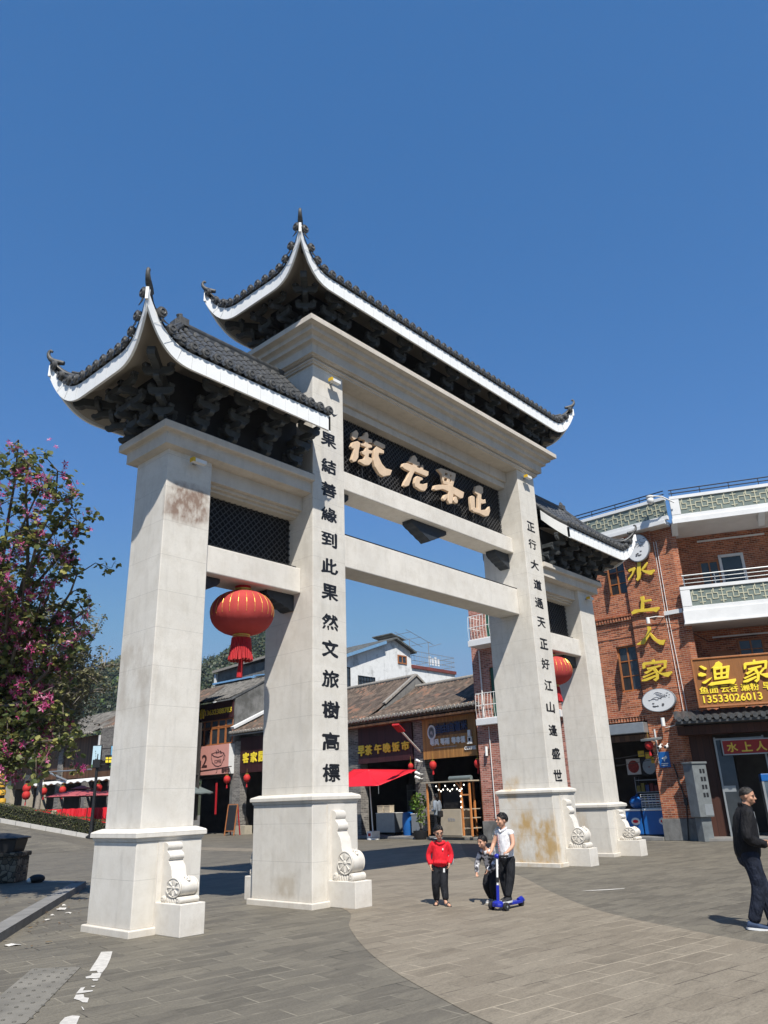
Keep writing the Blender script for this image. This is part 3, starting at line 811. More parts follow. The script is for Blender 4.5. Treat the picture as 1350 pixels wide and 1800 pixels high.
def build_roof(name, x_in, lx, ly, z_low, z_tip, fas, z_ridge, rx, core_x, core_y, z_core, z_top_core, ends, brackets):
    """ends: which ends (-1,+1) are hipped with a flying corner; the other end is cut straight at x_in.
       for the centre roof both ends are hipped and x_in is None"""
    R = thing_part(name)
    span = 1.10
    def hook(t):
        return 0 if t <= 0 else (z_tip-z_low)*t**2.7
    def eave_x(x):       # bottom of fascia along the front
        h = 0
        for e in ends: h = max(h, hook((abs(x)-(lx-span))/span) if x*e > 0 else 0)
        return z_low+h
    def eave_y(y): return z_low+hook((abs(y)-(ly-span))/span)
    FL_ = .16
    def flr(a, full):
        t = max(0.0, min(1.0, (abs(a)-(full-span))/span)); return FL_*(1-t*t)
    def ey(x):
        for e in ends:
            if x*e > 0: return ly-flr(x, lx)
        return ly-FL_
    def ex(y): return lx-flr(y, ly)
    def fh(h): return fas-.04*min(1, h/(z_tip-z_low+1e-6))
    xs = []
    xa = -lx if -1 in ends else x_in; xb = lx if 1 in ends else x_in
    nseg = 72
    for i in range(nseg+1): xs.append(xa+(xb-xa)*i/nseg)
    ys = [-ly+2*ly*i/28 for i in range(29)]
    # perimeter path of the eave
    sides = []
    sides.append([(x,-ey(x),eave_x(x)) for x in xs])
    sides.append([(x, ey(x),eave_x(x)) for x in xs[::-1]])
    for e in ends: sides.append([(e*ex(y),y,eave_y(y)) for y in (ys if e > 0 else ys[::-1])])
    # fascia
    m = MB(M['fascia'])
    for k, sd in enumerate(sides):
        out = []
        for (x,y,z) in sd:
            h = z-z_low; f_ = fh(h)
            nx, ny = (0,-1) if k == 0 else (0,1) if k == 1 else (1 if sd[0][0] > 0 else -1, 0)
            t = .045
            out.append([(x,y,z),(x,y,z+f_),(x-nx*t,y-ny*t,z+f_),(x-nx*t,y-ny*t,z)])
        m.loft(out)
        # joints between the fascia boards
        m.use(M['fascia_joint'])
        last = None; acc = 0
        for i, (x,y,z) in enumerate(sd):
            p = Vector((x,y,z))
            if last is not None: acc += (p-last).length
            last = p
            if acc > .30 and 0 < i < len(sd)-1:
                acc = 0
                nx, ny = (0,-1) if k == 0 else (0,1) if k == 1 else (1 if sd[0][0] > 0 else -1, 0)
                q0 = Vector(sd[i-1]); q1 = Vector(sd[i+1]); d = (q1-q0).normalized(); 
                up = Vector((nx,ny,0)).cross(d); up = up if up.z > 0 else -up
                a = p+Vector((nx,ny,0))*.0005; m.bar(a+up*.01, a+up*(fh(z-z_low)*.96), .006, .004, (nx,ny,0))
        m.use(M['fascia'])
    if len(ends) == 1:          # board that closes the cut end of a side roof
        e = ends[0]; xe = x_in
        for sy in (-1,1):
            lo = []
            for q in range(13):
                y = (ly-FL_)*(1-q/12.0*.56); d = ly-FL_-y; t = d/(ly-FL_)
                zt = z_low+fas+.02+(z_ridge-z_low-fas)*(.72*t+.28*t*t)
                lo.append([(xe,sy*y,zt-.36+.10*t),(xe,sy*y,zt),(xe+e*.05,sy*y,zt),(xe+e*.05,sy*y,zt-.36+.10*t)])
            m.loft(lo)
    part('fascia', m, R, 50)
    # soffit from fascia foot in to the core
    m = MB(M['soffit'])
    cx0 = (-core_x if -1 in ends else x_in); cx1 = (core_x if 1 in ends else x_in)
    for k, sd in enumerate(sides):
        lo = []
        for (x,y,z) in sd:
            if k < 2:
                ix = min(max(x, cx0), cx1) if len(ends) == 2 or True else x
                t = abs(x)/lx
                ix = max(cx0, min(cx1, x*(core_x/lx if abs(x) > core_x*.98 else 1)))
                iy = -core_y if k == 0 else core_y
            else:
                e = 1 if x > 0 else -1
                ix = e*core_x; iy = max(-core_y, min(core_y, y*core_y/ly))
            row = []
            for q in range(7):
                u = q/6
                zz = z+.02+(z_top_core-z-.02)*(1-(1-u)**1.6)
                row.append((x+(ix-x)*u, y+(iy-y)*u, zz))
            lo.append(row)
        m.loft(lo, cap=False, closed=False)
    part('soffit', m, R, 60, recalc=False)
    # core beam
    m = MB(M['core']); m.box(cx0, cx1, -core_y, core_y, z_core, z_top_core+.05); part('eave_core', m, R)
    # roof surface
    def surf(d, dl, hk):
        t = max(0, min(1, d/dl))
        return z_low+fas+.065+(z_ridge-z_low-fas)*(.72*t+.28*t*t)+hk*(1-t)**2.2
    def front(x, ay):    # ay = |y|
        d = ey(x)-ay; h = 0
        for e in ends:
            if x*e > 0: h = hook((abs(x)-(lx-span))/span)*.93
        return surf(d, ey(x), h)
    def side(ax, y):
        return surf(ex(y)-ax, ex(y)-rx, hook((abs(y)-(ly-span))/span)*.93)
    m = MB(M['tile'])
    for sy in (-1,1):
        lo = []
        for x in xs:
            yh = 0
            for e in ends:
                if x*e > rx: yh = ly*(abs(x)-rx)/(lx-rx)
            lo.append([(x, sy*(ey(x)+(yh-ey(x))*q/10), front(x, ey(x)+(yh-ey(x))*q/10)) for q in range(11)])
        m.loft(lo, cap=False, closed=False)
    for e in ends:
        lo = []
        for y in ys:
            xh = lx-(lx-rx)*(1-abs(y)/ly)
            lo.append([(e*(ex(y)+(xh-ex(y))*q/10), y, side(ex(y)+(xh-ex(y))*q/10, y)) for q in range(11)])
        m.loft(lo, cap=False, closed=False)
    # cover tiles
    sp = .25
    def tile_run(P):   # list of points up the slope, half round ridge with stepped courses
        pts = [Vector(p)+Vector((0,0,.02)) for p in P]
        fine = []
        tot = sum((pts[i+1]-pts[i]).length for i in range(len(pts)-1)); nn = max(2, int(tot/.24))
        acc = [0]
        for i in range(len(pts)-1): acc.append(acc[-1]+(pts[i+1]-pts[i]).length)
        def ev(s):
            for i in range(len(pts)-1):
                if s <= acc[i+1] or i == len(pts)-2:
                    t = (s-acc[i])/max(1e-6, acc[i+1]-acc[i]); return pts[i].lerp(pts[i+1], t)
        fp = []; fr = []
        for i in range(nn):
            s0 = tot*i/nn; s1 = tot*(i+1)/nn-.004
            fp += [ev(s0), ev(s1)]; fr += [.078,.066]
        m.tube(fp, fr, 8)
    caps = MB(M['tile_rim']); drips = MB(M['tile'])
    def eave_end(p, nv, tan):
        p = Vector(p); nv = Vector(nv); tan = Vector(tan).normalized(); up = nv.cross(tan); up = up if up.z > 0 else -up
        loops = []
        for rr, off in ((.03,.065),(.066,.065),(.072,.058),(.092,.058),(.094,.05),(.094,.0)):
            loops.append([p+nv*off+(tan*cos(2*pi*j/14)+up*sin(2*pi*j/14))*rr+up*.055 for j in range(14)])
        caps.loft(loops)
        rr = [p+nv*.068+(tan*cos(2*pi*j/16)+up*sin(2*pi*j/16))*.045+up*.055 for j in range(17)]
        caps.tube(rr, .011, 5)
        # drip tile between this and the next
        q = p+tan*(sp/2)+nv*.03
        po = [(-.105,.05),(-.07,.01),(-.035,-.025),(0,-.05),(.035,-.025),(.07,.01),(.105,.05),(.05,.02),(0,.008),(-.05,.02)]
        vs = [q+tan*a+up*b+nv*o for o in (0,.014) for a,b in po]; n = len(po)
        drips.add(vs, [tuple(range(n)), tuple(range(2*n-1,n-1,-1))]+[(k,k+n,(k+1)%n+n,(k+1)%n) for k in range(n)])
    nx_ = int((xb-xa-.1)/sp); x0 = xa+((xb-xa)-nx_*sp)/2 if len(ends) == 2 else (xb-.06-nx_*sp if -1 in ends else xa+.06)
    for i in range(nx_+1):
        x = x0+i*sp
        yh = 0
        for e in ends:
            if x*e > rx: yh = ly*(abs(x)-rx)/(lx-rx)
        for sy in (-1,1):
            P = [(x, sy*(ey(x)+(yh-ey(x))*q/8), front(x, ey(x)+(yh-ey(x))*q/8)) for q in range(9)]
            if ly-yh > .12: tile_run(P)
            d_ = .02
            tz = (eave_x(min(x+d_,xb))-eave_x(max(x-d_,xa)))
            eave_end((x, sy*ey(x), front(x,ey(x))), (0,sy,0), (min(x+d_,xb)-max(x-d_,xa),0,tz))
    ny_ = int((2*ly-.1)/sp); y0 = -ny_*sp/2
    for e in ends:
        for i in range(ny_+1):
            y = y0+i*sp
            xh = lx-(lx-rx)*(1-abs(y)/ly)
            P = [(e*(ex(y)+(xh-ex(y))*q/8), y, side(ex(y)+(xh-ex(y))*q/8, y)) for q in range(9)]
            if lx-xh > .12: tile_run(P)
            d_ = .02
            eave_end((e*ex(y), y, side(ex(y),y)), (e,0,0), (0,2*d_,eave_y(min(ly,y+d_))-eave_y(max(-ly,y-d_))))
    part('roof_tiles', m, R, 50)
    part('eave_tile_ends', caps, R, 40); part('drip_tiles', drips, R)
    # ridges
    m = MB(M['tile'])
    r0 = -rx if -1 in ends else x_in; r1 = rx if 1 in ends else x_in
    m.box(r0, r1, -.07,.07, z_ridge-.06, z_ridge+.14); m.tube([(r0,0,z_ridge+.15),(r1,0,z_ridge+.15)], .085, 10)
    for e in ends:
        for sy in (-1,1):
            pts = []
            for i in range(25):
                t = i/24; x = e*(lx+(rx-lx)*t); y = sy*ly*(1-t); z = front(x, abs(y))
                pts.append((x,y,z+.09-.03*(1-t)))
            m.tube(pts, [.045+.025*min(1,i/8) for i in range(25)], 8, 1.0)
            pts2 = [(p[0],p[1],p[2]+.07) for p in pts[4:]]
            m.tube(pts2, .038, 8)
    part('ridge', m, R, 45)
    m = MB(M['tile_rim'])
    for e in ends:
        x = e*(rx+.02)
        m.box(x-.11,x+.11,-.12,.12,z_ridge+.10,z_ridge+.27); m.box(x-.07+e*.12,x+.07+e*.12,-.10,.10,z_ridge+.02,z_ridge+.17)
        m.tube([(x-e*.02,0,z_ridge+.25),(x+e*.06,0,z_ridge+.36),(x,0,z_ridge+.38)], [.07,.06,.04], 8)
    part('ridge_ornament', m, R, 45, bevel=.01)
    # flying horn at each corner
    for e in ends:
        for sy in (-1,1):
            d = Vector((e,sy,0)).normalized(); b = Vector((e*lx,sy*ly,front(lx*e,ly)+.05))
            pr = [(-.26,-.04),(-.14,-.02),(-.03,.01),(.04,.06),(.09,.13),(.105,.20),(.09,.26),(.055,.28),(.03,.26),(.04,.235)]
            rr = [.05,.065,.068,.058,.048,.042,.037,.034,.03,.02]
            m = MB(M['tile_rim']); m.tube([b+d*a*.88+Vector((0,0,c*.88)) for a,c in pr], [q_*.85 for q_ in rr], 8); part('eave_horn', m, R, 60)
            # white end piece under the horn, carved corner beam
            m = MB(M['fascia']); q = Vector((e*lx,sy*ly,eave_x(lx*e)))
            m.bar(q+d*.012+Vector((0,0,.05)), q+d*.012+Vector((0,0,fas-.03)), .05, .05, (e,sy,0)); part('corner_cap', m, R)
            m = MB(M['bracket']); c0 = Vector((e*(core_x-.2),sy*(core_y-.2),z_core+.62)); L = (Vector((e*lx,sy*ly,0))-Vector((c0.x,c0.y,0))).length*.74
            pr = [(0,-.08),(L-.22,-.05),(L-.14,-.10),(L-.03,-.09),(L,-.02),(L-.02,.06),(L-.1,.10),(0,.12)]
            t_ = Vector((-d.y,d.x,0)); n = len(pr)
            m.add([c0+d*a+Vector((0,0,b_+a*.14))+t_*s*.07 for s in (-1,1) for a,b_ in pr], [tuple(range(n)),tuple(range(2*n-1,n-1,-1))]+[(k,k+n,(k+1)%n+n,(k+1)%n) for k in range(n)])
            part('corner_beam', m, R, bevel=.01)
    # bracket sets
    for (x, y, o) in brackets:
        m = MB(M['bracket'])
        diag = abs(o[0]) > .1 and abs(o[1]) > .1
        bracket_set(m, x, y, z_core+.03, o, 3, .34 if not diag else .42, .21 if not diag else .27, (z_top_core-z_core-.12)/4.2)
        part('bracket_set', m, R, bevel=.007)
    return R
def thing_part(name):
    o = bpy.data.objects.new(name, None); COL.objects.link(o); o.parent = gate; return o

SQ = sqrt(.5)
br = []
for i in range(9):
    x = -3.9+7.8*i/8
    for sy in (-1,1): br.append((x, sy*.60, (0,sy)))
for e in (-1,1):
    for y in (-.32,.32): br.append((e*4.65, y, (e,0)))
    for sy in (-1,1):
        br.append((e*4.55, sy*.5, (e*SQ, sy*SQ))); br.append((e*4.38, sy*.60,(0,sy)))
build_roof('central_roof', None, 5.83, 1.68, 12.12, 12.90, .31, 13.66, 4.15, 4.70, .62, 11.50, 12.62, (-1,1), br)
for e in (-1,1):
    br = []
    for x in (5.05,5.85,6.65,7.35):
        for sy in (-1,1): br.append((e*x, sy*.48, (0,sy)))
    for y in (-.22,.22): br.append((e*7.95, y, (e,0)))
    for sy in (-1,1): br.append((e*7.85, sy*.38, (e*SQ, sy*SQ)))
    build_roof('side_roof', e*4.84, 9.17, 1.69, 8.67, 9.43, .31, 10.50, 7.45, 8.0, .50, 8.06, 9.22, (e,), br)

# ================================================================== lanterns of the archway
def big_lantern(x, z, label, R_=.60, H=.42):
    t = thing('red_lantern', label, 'lantern', (x,0,z), 0, 'big red lanterns hanging under the archway')
    m = MB(M['red_cloth']); n = 24
    loops = []
    for i in range(15):
        a = -pi/2+pi*(i+.6)/15.2
        l = []
        for j in range(n*3):
            th = 2*pi*j/(n*3)
            k = 1-.012*(1 if j % 3 == 0 else 0)*cos(a)
            cr = cos(a)**.8; k *= 1+.012*noise.noise(Vector((cos(th)*3,sin(th)*3,i*.5+x)))
            l.append((R_*cr*cos(th)*k, R_*cr*sin(th)*k, H*sin(a)))
        loops.append(l)
    m.loft(loops); part('lantern_body', m, t, 30)
    m = MB(M['gold_edge'])
    for j in range(n):
        th = 2*pi*j/n; pts = []
        for i in range(3, 12):
            a = -pi/2+pi*(i+.6)/15.2; cr = cos(a)**.8
            pts.append((R_*cr*cos(th)*1.0, R_*cr*sin(th)*1.0, H*sin(a)))
        m.tube(pts[3:], .0045, 4)
    part('ribs', m, t)
    m = MB(M['gold_edge'])
    for z0 in (H, H+.035, -H-.005, -H-.045):
        m = MB(M['gold_edge']); m.lathe((0,0,z0), [(.15,-.018),(.165,-.012),(.165,.012),(.15,.018)], 24); part('gilt_ring', m, t, 40)
    m = MB(M['red_dark']); m.lathe((0,0,H), [(.15,-.02),(.15,.10),(.02,.11)], 20); part('collar', m, t, 40); m = MB(M['red_dark']); m.lathe((0,0,-H), [(.02,-.06),(.16,-.05),(.16,.02)], 20)
    part('collar', m, t, 40)
    m = MB(M['red_dark'])
    for j in range(34):
        th = 2*pi*j/34; r0 = .165; r1 = .20+.01*(j%3)
        L = .40+.03*random.random()
        m.tube([(r0*cos(th),r0*sin(th),-H-.05),((r0+.02)*cos(th),(r0+.02)*sin(th),-H-.05-L*.5),(r1*cos(th),r1*sin(th),-H-.05-L)], [.016,.015,.018], 5)
    m.use(M['red_cloth'])
    for j in range(16):
        th = 2*pi*j/16; m.tube([(.17*cos(th),.17*sin(th),-H-.30),(.195*cos(th),.195*sin(th),-H-.48)], [.012,.026], 5)
    m.use(M['red_dark']); m.tube([(0,0,-H-.05),(.01,0,-H-.5),(-.02,0,-H-.78)], [.05,.045,.055], 8)
    part('tassel', m, t)
    m = MB(M['black']); m.tube([(0,0,H+.08),(0,0,5.592-z)], .012, 6); part('hanger', m, t)
    return t
big_lantern(-5.72, 5.07, 'big red lantern with tassel under the left side opening of the archway')
big_lantern(5.66, 5.07, 'big red lantern partly hidden behind the right pillar with the black couplet')
# ================================================================== buildings
class Fac:
    """a facade: local x runs along the front to the camera's right, local y goes into the building"""
    def __init__(s, x, y, deg):
        s.P = Vector((x, y, 0)); s.a = radians(deg)
        s.dx = Vector((cos(s.a), sin(s.a), 0)); s.dy = Vector((-sin(s.a), cos(s.a), 0))
    def loc(s, px, py, off=0.0):
        d = ray(px, py); o = s.P - s.dy*off
        t = (o-EYE).dot(s.dy)/d.dot(s.dy); q = EYE+d*t-s.P
        return q.dot(s.dx), q.z
    def w(s, x, y, z=0.0): return s.P+s.dx*x+s.dy*y+Vector((0,0,z))
    def thing(s, name, label, cat, group=None): return thing(name, label, cat, tuple(s.P), s.a, group)
    def at(s, name, label, cat, x, y, z=0.0, group=None, rot=0.0): return thing(name, label, cat, tuple(s.w(x,y,z)), s.a+rot, group)

def window(parent, x0, x1, z0, z1, y, cols=2, rows=3, fm=None, gm=None, fw=.06, depth=.05, name='window'):
    fm = fm or M['wood_frame']; gm = gm or M['glass']
    m = MB(fm)
    m.box(x0,x1,y-depth,y,z0,z0+fw).box(x0,x1,y-depth,y,z1-fw,z1).box(x0,x0+fw,y-depth,y,z0+fw,z1-fw).box(x1-fw,x1,y-depth,y,z0+fw,z1-fw)
    for i in range(1,cols):
        xx = x0+(x1-x0)*i/cols; m.box(xx-fw*.45,xx+fw*.45,y-depth*.9,y,z0+fw,z1-fw)
    for i in range(1,rows):
        zz = z0+(z1-z0)*i/rows; m.box(x0+fw,x1-fw,y-depth*.7,y,zz-fw*.3,zz+fw*.3)
    f = part(name, m, parent)
    m = MB(gm); m.box(x0+fw*.5,x1-fw*.5,y-.012,y+.01,z0+fw*.5,z1-fw*.5); part('pane', m, f)
    return f

def tiled_roof(parent, x0, x1, ye, ze, yr, zr, mat, row=.25, sag=.12, caps=True, amp=.05, name='roof'):
    m = MB(mat); n = max(2, int(round((x1-x0)/row))); row = (x1-x0)/n
    K = 8; J = 10
    prof = []
    for i in range(n*K+1):
        ph = (i % K)/K; x = x0+row*i/K
        prof.append((x, amp*max(0.0, cos((ph-.5)*pi*1.5)) if .12 < ph < .88 else 0.0))
    rnd = [random.uniform(-.012,.012) for _ in range(n+1)]
    loops = []
    for j in range(J+1):
        t = j/J; y = ye+(yr-ye)*t; z = ze+(zr-ze)*t-sag*sin(pi*t)
        loops.append([(x, y, z+h+rnd[min(n,i//K)]*(1+sin(t*9+i//K))) for i,(x,h) in enumerate(prof)])
    m.loft(loops, cap=False, closed=False)
    # underside so the sheet has a body
    m.add([(x0,ye,ze-.06),(x1,ye,ze-.06),(x1,yr,zr-.06),(x0,yr,zr-.06)], [(0,1,2,3)])
    r = part(name, m, parent, 40, recalc=False)
    if caps:
        m = MB(M['tile_end'])
        for i in range(n):
            x = x0+row*(i+.5)
            m.lathe((x, ye-.02, ze+.0), [(.02,-.02),(.075+rnd[i],-.02),(.08,.0),(.07,.22),(.02,.22)], 9, 'y')
            m.lathe((x+row*.5, ye-.0, ze-.05), [(.02,-.01),(.065,-.01),(.065,.12),(.02,.12)], 7, 'y')
        part('eave_tiles', m, r, 40)
    return r

def small_lantern(f, px, py, off, label, r=.16, group='small red lanterns along the shop fronts'):
    x, z = f.loc(px, py, off)
    t = f.at('shop_lantern', label, 'lantern', x, -off, z, group)
    m = MB(M['red_small']); m.lathe((0,0,0), [(.03,-r*1.1),(r*.6,-r*.95),(r*.95,-r*.45),(r,0),(r*.95,r*.45),(r*.6,r*.95),(.03,r*1.1)], 14); part('lantern_body', m, t, 60)
    m = MB(M['gold_edge']); m.lathe((0,0,0), [(.02,r*1.05),(r*.5,r*1.05),(r*.5,r*1.25),(.02,r*1.25)], 12); m.tube([(0,0,r*1.2),(0,0,r*1.2+.3)], .008, 5); part('hanger', m, t)
    m = MB(M['red_dark']); m.tube([(0,0,-r*1.05),(0,0,-r*2.4)], [.03,.05], 7); part('tassel', m, t)
    return t

# ------------------------------------------------------------------ red brick corner building on the right
KY = -1.052
FL = Fac(14.15, KY, -90); FR = Fac(14.15, KY, -66)
rb = FL.thing('brick_building', 'red brick corner building with white balconies and gilded characters on its pilaster', 'building')
BR = M['brick_red']
# FR geometry is written in the FL frame through this rotation
RT = Matrix.Rotation(radians(24), 4, 'Z')
def pr(name, mb, parent=None, **k): return part(name, mb, parent or rb, **k)
m = MB(BR)
# left facet: upper wall with three real window openings
wins = [(-2.82,-2.02,9.10,10.55),(-2.88,-2.07,5.30,7.05)]
def wall_with_holes(m, x0, x1, z0, z1, y0, y1, holes):
    xs = sorted(set([x0,x1]+[h[0] for h in holes]+[h[1] for h in holes])); zs = sorted(set([z0,z1]+[h[2] for h in holes]+[h[3] for h in holes]))
    for i in range(len(xs)-1):
        for j in range(len(zs)-1):
            cx, cz = (xs[i]+xs[i+1])/2, (zs[j]+zs[j+1])/2
            if any(h[0] < cx < h[1] and h[2] < cz < h[3] for h in holes): continue
            m.box(xs[i],xs[i+1],y0,y1,zs[j],zs[j+1])
wall_with_holes(m, -7.0, 0.0, 4.2, 11.45, 0, .3, wins+[(-5.4,-4.5,9.1,10.55),(-5.4,-4.5,5.3,7.05)])
wall = pr('wall', m)
m = MB(BR); m.box(-1.98,-.70,-.14,-.002,3.55,11.45); pr('pilaster', m)
m = MB(BR); m.box(-1.95,-.78,-.14,.75,.72,3.55); pp = pr('street_pillar', m, bevel=.01, label='worn brick corner pillar with grey rendered foot')
m = MB(M['plaster_grey']); m.box(-1.99,-.74,-.18,.79,0,.72); pr('pillar_foot', m, pp, bevel=.015)
# dentil courses
m = MB(BR)
for z0 in (8.02, 4.16):
    x = -7.0
    while x < -2.0:
        m.box(x, x+.07, -.10, -.001, z0, z0+.16); x += .12
    m.box(-7.0,-1.985,-.12,-.001,z0+.16,z0+.22)
pr('brick_course', m)
for (a,b,c,d) in wins:
    window(rb, a,b,c,d, .16, 2, 3)
    # an open casement leaf swung outwards
    m = MB(M['wood_frame']); L = (b-a)/2
    hx, hy = a+.03, -.02; ex, ey = a+L*.55, -L*.78
    zz0, zz1 = c+.04, d-(d-c)*.30
    for k in (0,1): m.bar((hx,hy,(zz0,zz1)[k]),(ex,ey,(zz0,zz1)[k]),.04,.07)
    for k in (0,.5,1): m.bar((hx+(ex-hx)*k,hy+(ey-hy)*k,zz0),(hx+(ex-hx)*k,hy+(ey-hy)*k,zz1),.04,.05 if k != .5 else .03)
    for k in (.33,.66): m.bar((hx,hy,zz0+(zz1-zz0)*k),(ex,ey,zz0+(zz1-zz0)*k),.025,.035)
    cs = pr('open_casement', m)
    m = MB(M['glass_blue']); m.bar((hx,hy,(zz0+zz1)/2),(ex,ey,(zz0+zz1)/2),.006,(zz1-zz0)); pr('pane', m, cs)
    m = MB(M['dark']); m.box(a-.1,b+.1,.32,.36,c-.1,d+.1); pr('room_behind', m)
# right facet: pier, loggia floors, back walls
m = MB(BR); m.T = RT
m.box(0.002,.22,0.0,1.5,4.2,11.45)                      # pier between the facets
m.box(.22,9,1.5,1.75,8.05,11.45)                                 # back wall of top loggia
m.box(.22,9,1.5,1.75,4.35,7.45)                                  # back wall of lower loggia
pr('loggia_wall', m)
m = MB(M['white']); m.T = RT
m.box(0.0,9,.02,1.7,11.30,11.52)                                 # ceiling slab
m.box(.0,9,-.02,1.6,7.46,7.60); pr('loggia_slab', m)
def fret(m, x0, x1, z0, z1, y):
    h = z1-z0; u = h*1.25; n = max(1, int(round((x1-x0)/u))); u = (x1-x0)/n; b = h*.055
    def H(xa, xb, zz): m.box(x+xa*u, x+xb*u, y-.02, y, z0+zz*h-b/2, z0+zz*h+b/2)
    def V(xa, za, zb): m.box(x+xa*u-b/2, x+xa*u+b/2, y-.021, y, z0+za*h, z0+zb*h)
    for i in range(n):
        x = x0+i*u
        V(.5,0,1); H(.28,.72,.5); V(.28,.32,.68); V(.72,.32,.68); H(0,.28,.32); H(.72,1,.68); H(.1,.28,.68); H(.72,.9,.32)
        V(.1,.68,1); V(.9,0,.32); H(.36,.64,.84); H(.36,.64,.16); V(0.02,.32,.86); H(0.02,.1,.86)
PALE = plain('pale fret bars', (.46, .45, .33), .6, .12)
GREEN = plain('grey green glazed panel', (.17, .205, .185), .35, .2, 2)
def parapet(T, x0, x1, zb, zt, y, name, post0=True, joints=4):
    m = MB(M['white']); m.T = T
    m.box(x0,x1,y,y+.16,zb,zb+.16); m.box(x0,x1,y-.02,y+.18,zt-.13,zt)
    if post0: m.box(x0,x0+.34,y-.01,y+.165,zb+.16,zt-.13)
    p = pr(name, m, bevel=.01)
    a = x0+(.34 if post0 else 0)
    m = MB(GREEN); m.T = T; m.box(a,x1,y+.03,y+.1,zb+.16,zt-.13); pr('panel', m, p)
    m = MB(PALE); m.T = T; fret(m, a+.03, x1-.03, zb+.18, zt-.15, y+.03); pr('fretwork', m, p)
    return p
parapet(RT, .18, 9, 11.50, 12.43, -.5, 'roof_parapet')
parapet(Matrix.Identity(4), -7.2, .22, 11.52, 12.45, -.5, 'roof_parapet', False)
parapet(RT, 0.0, 9, 7.92, 8.84, -.3, 'balcony_parapet')
m = MB(M['white']); m.T = RT; m.box(-.02,9,-.34,.0,7.46,7.92); m.box(-.05,9,-.40,-.001,7.40,7.46)
m.box(.15,9,-.55,.02,11.30,11.50); m.T = Matrix.Identity(4); m.box(-7.2,.1,-.55,-.001,11.36,11.52)
m.box(-.72,.02,-.10,-.001,7.92,8.08); pr('white_beam', m, bevel=.008)
# brackets under roof overhang
m = MB(M['white']); m.T = RT
for x in (.1,3.2,6.3): m.prism([(-.55,11.3),(.02,11.3),(.02,10.95),(-.15,11.05)][::-1], x, x+.22, 'yz')
pr('cantilever', m)
# roof rail
m = MB(M['black']); 
for T,x0,x1 in ((RT,.2,9),(Matrix.Identity(4),-7.2,.2)):
    m.T = T
    for zz in (12.58,12.72): m.tube([(x0,-.42,zz),(x1,-.42,zz)], .022, 6)
    x = x0+.1
    while x < x1: m.tube([(x,-.42,12.43),(x,-.42,12.74)], .016, 5); x += 1.05
pr('roof_rail', m)
m = MB(M['grey_metal']); m.T = RT
for zz in (9.28,9.13,8.98): m.tube([(.15,-.22,zz),(9,-.22,zz)], .028 if zz > 9.2 else .014, 7)
x = .2
while x < 9: m.tube([(x,-.22,8.84),(x,-.22,9.28)], .02, 6); x += 1.1
pr('balcony_rail', m)
# door and windows in the top loggia, window below
m = MB(M['white']); m.T = RT; m.box(1.80,2.62,1.40,1.498,10.28,10.38); m.box(1.76,1.86,1.40,1.498,8.1,10.38).box(2.58,2.68,1.40,1.498,8.1,10.38)
d_ = pr('balcony_door', m)
m = MB(M['glass']); m.T = RT; m.box(1.86,2.58,1.46,1.49,8.1,10.28); pr('pane', m, d_)
for (a,b,c,d) in ((1.02,1.74,8.9,10.2),(1.85,2.75,6.2,6.98),(4.2,5.2,8.9,10.2)):
    f = window(rb, a,b,c,d, 1.497, 2, 2); 
    for o in [f]+list(f.children): o.data.transform(RT)
m = MB(M['white']); m.T = RT; m.box(1.1,3.6,1.42,1.495,11.02,11.08).box(1.0,4.0,1.42,1.495,7.12,7.17); pr('cable_duct', m)
m = MB(M['wood_frame']); m.T = RT; m.box(.8,1.7,1.44,1.495,4.5,6.6); pr('timber_door', m)
# white conduits down the pilaster
m = MB(M['white_metal'])
for x,dx in ((-.66,.06),(-.56,.10)): m.tube([(x,-.04,10.9),(x,-.04,7.6),(x+dx*.6,-.04,5.6),(x+dx,-.04,4.1)], .013, 6)
m.tube([(-1.3,-.2,3.82),(-.8,-.2,3.9),(-.55,-.05,4.2)], .016, 6); pr('conduit', m)
# ground floor behind: dim shop room and its back wall
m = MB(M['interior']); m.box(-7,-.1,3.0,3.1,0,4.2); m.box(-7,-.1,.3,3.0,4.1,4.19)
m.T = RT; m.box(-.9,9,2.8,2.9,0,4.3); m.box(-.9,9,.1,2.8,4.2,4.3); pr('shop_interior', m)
m = MB(M['panel_dark']); m.T = RT; m.box(-.9,.29,.75,.85,0,4.2); pr('timber_panel', m)
m = MB(M['grey_metal']); m.T = RT
for a in (.30,1.9): m.box(a,a+.06,.55,.62,.1,3.4)
m.box(.36,1.9,.56,.61,3.3,3.36); m.box(.36,.75,.57,.6,1.55,1.75)
df = pr('glass_door', m)
m = MB(M['glass']); m.T = RT; m.box(.36,.85,.575,.585,.1,3.3); pr('pane', m, df)
m = MB(M['panel_dark']); m.T = RT; m.box(-.9,9,-.1,.6,3.50,3.80); pr('fascia_beam', m)
m = MB(M['kerb']); m.T = RT; m.box(-.5,9,-.35,3,0,.10); m.T = Matrix.Identity(4); m.box(-7,-2.0,-.25,3,0,.12); pr('door_step', m, bevel=.01)
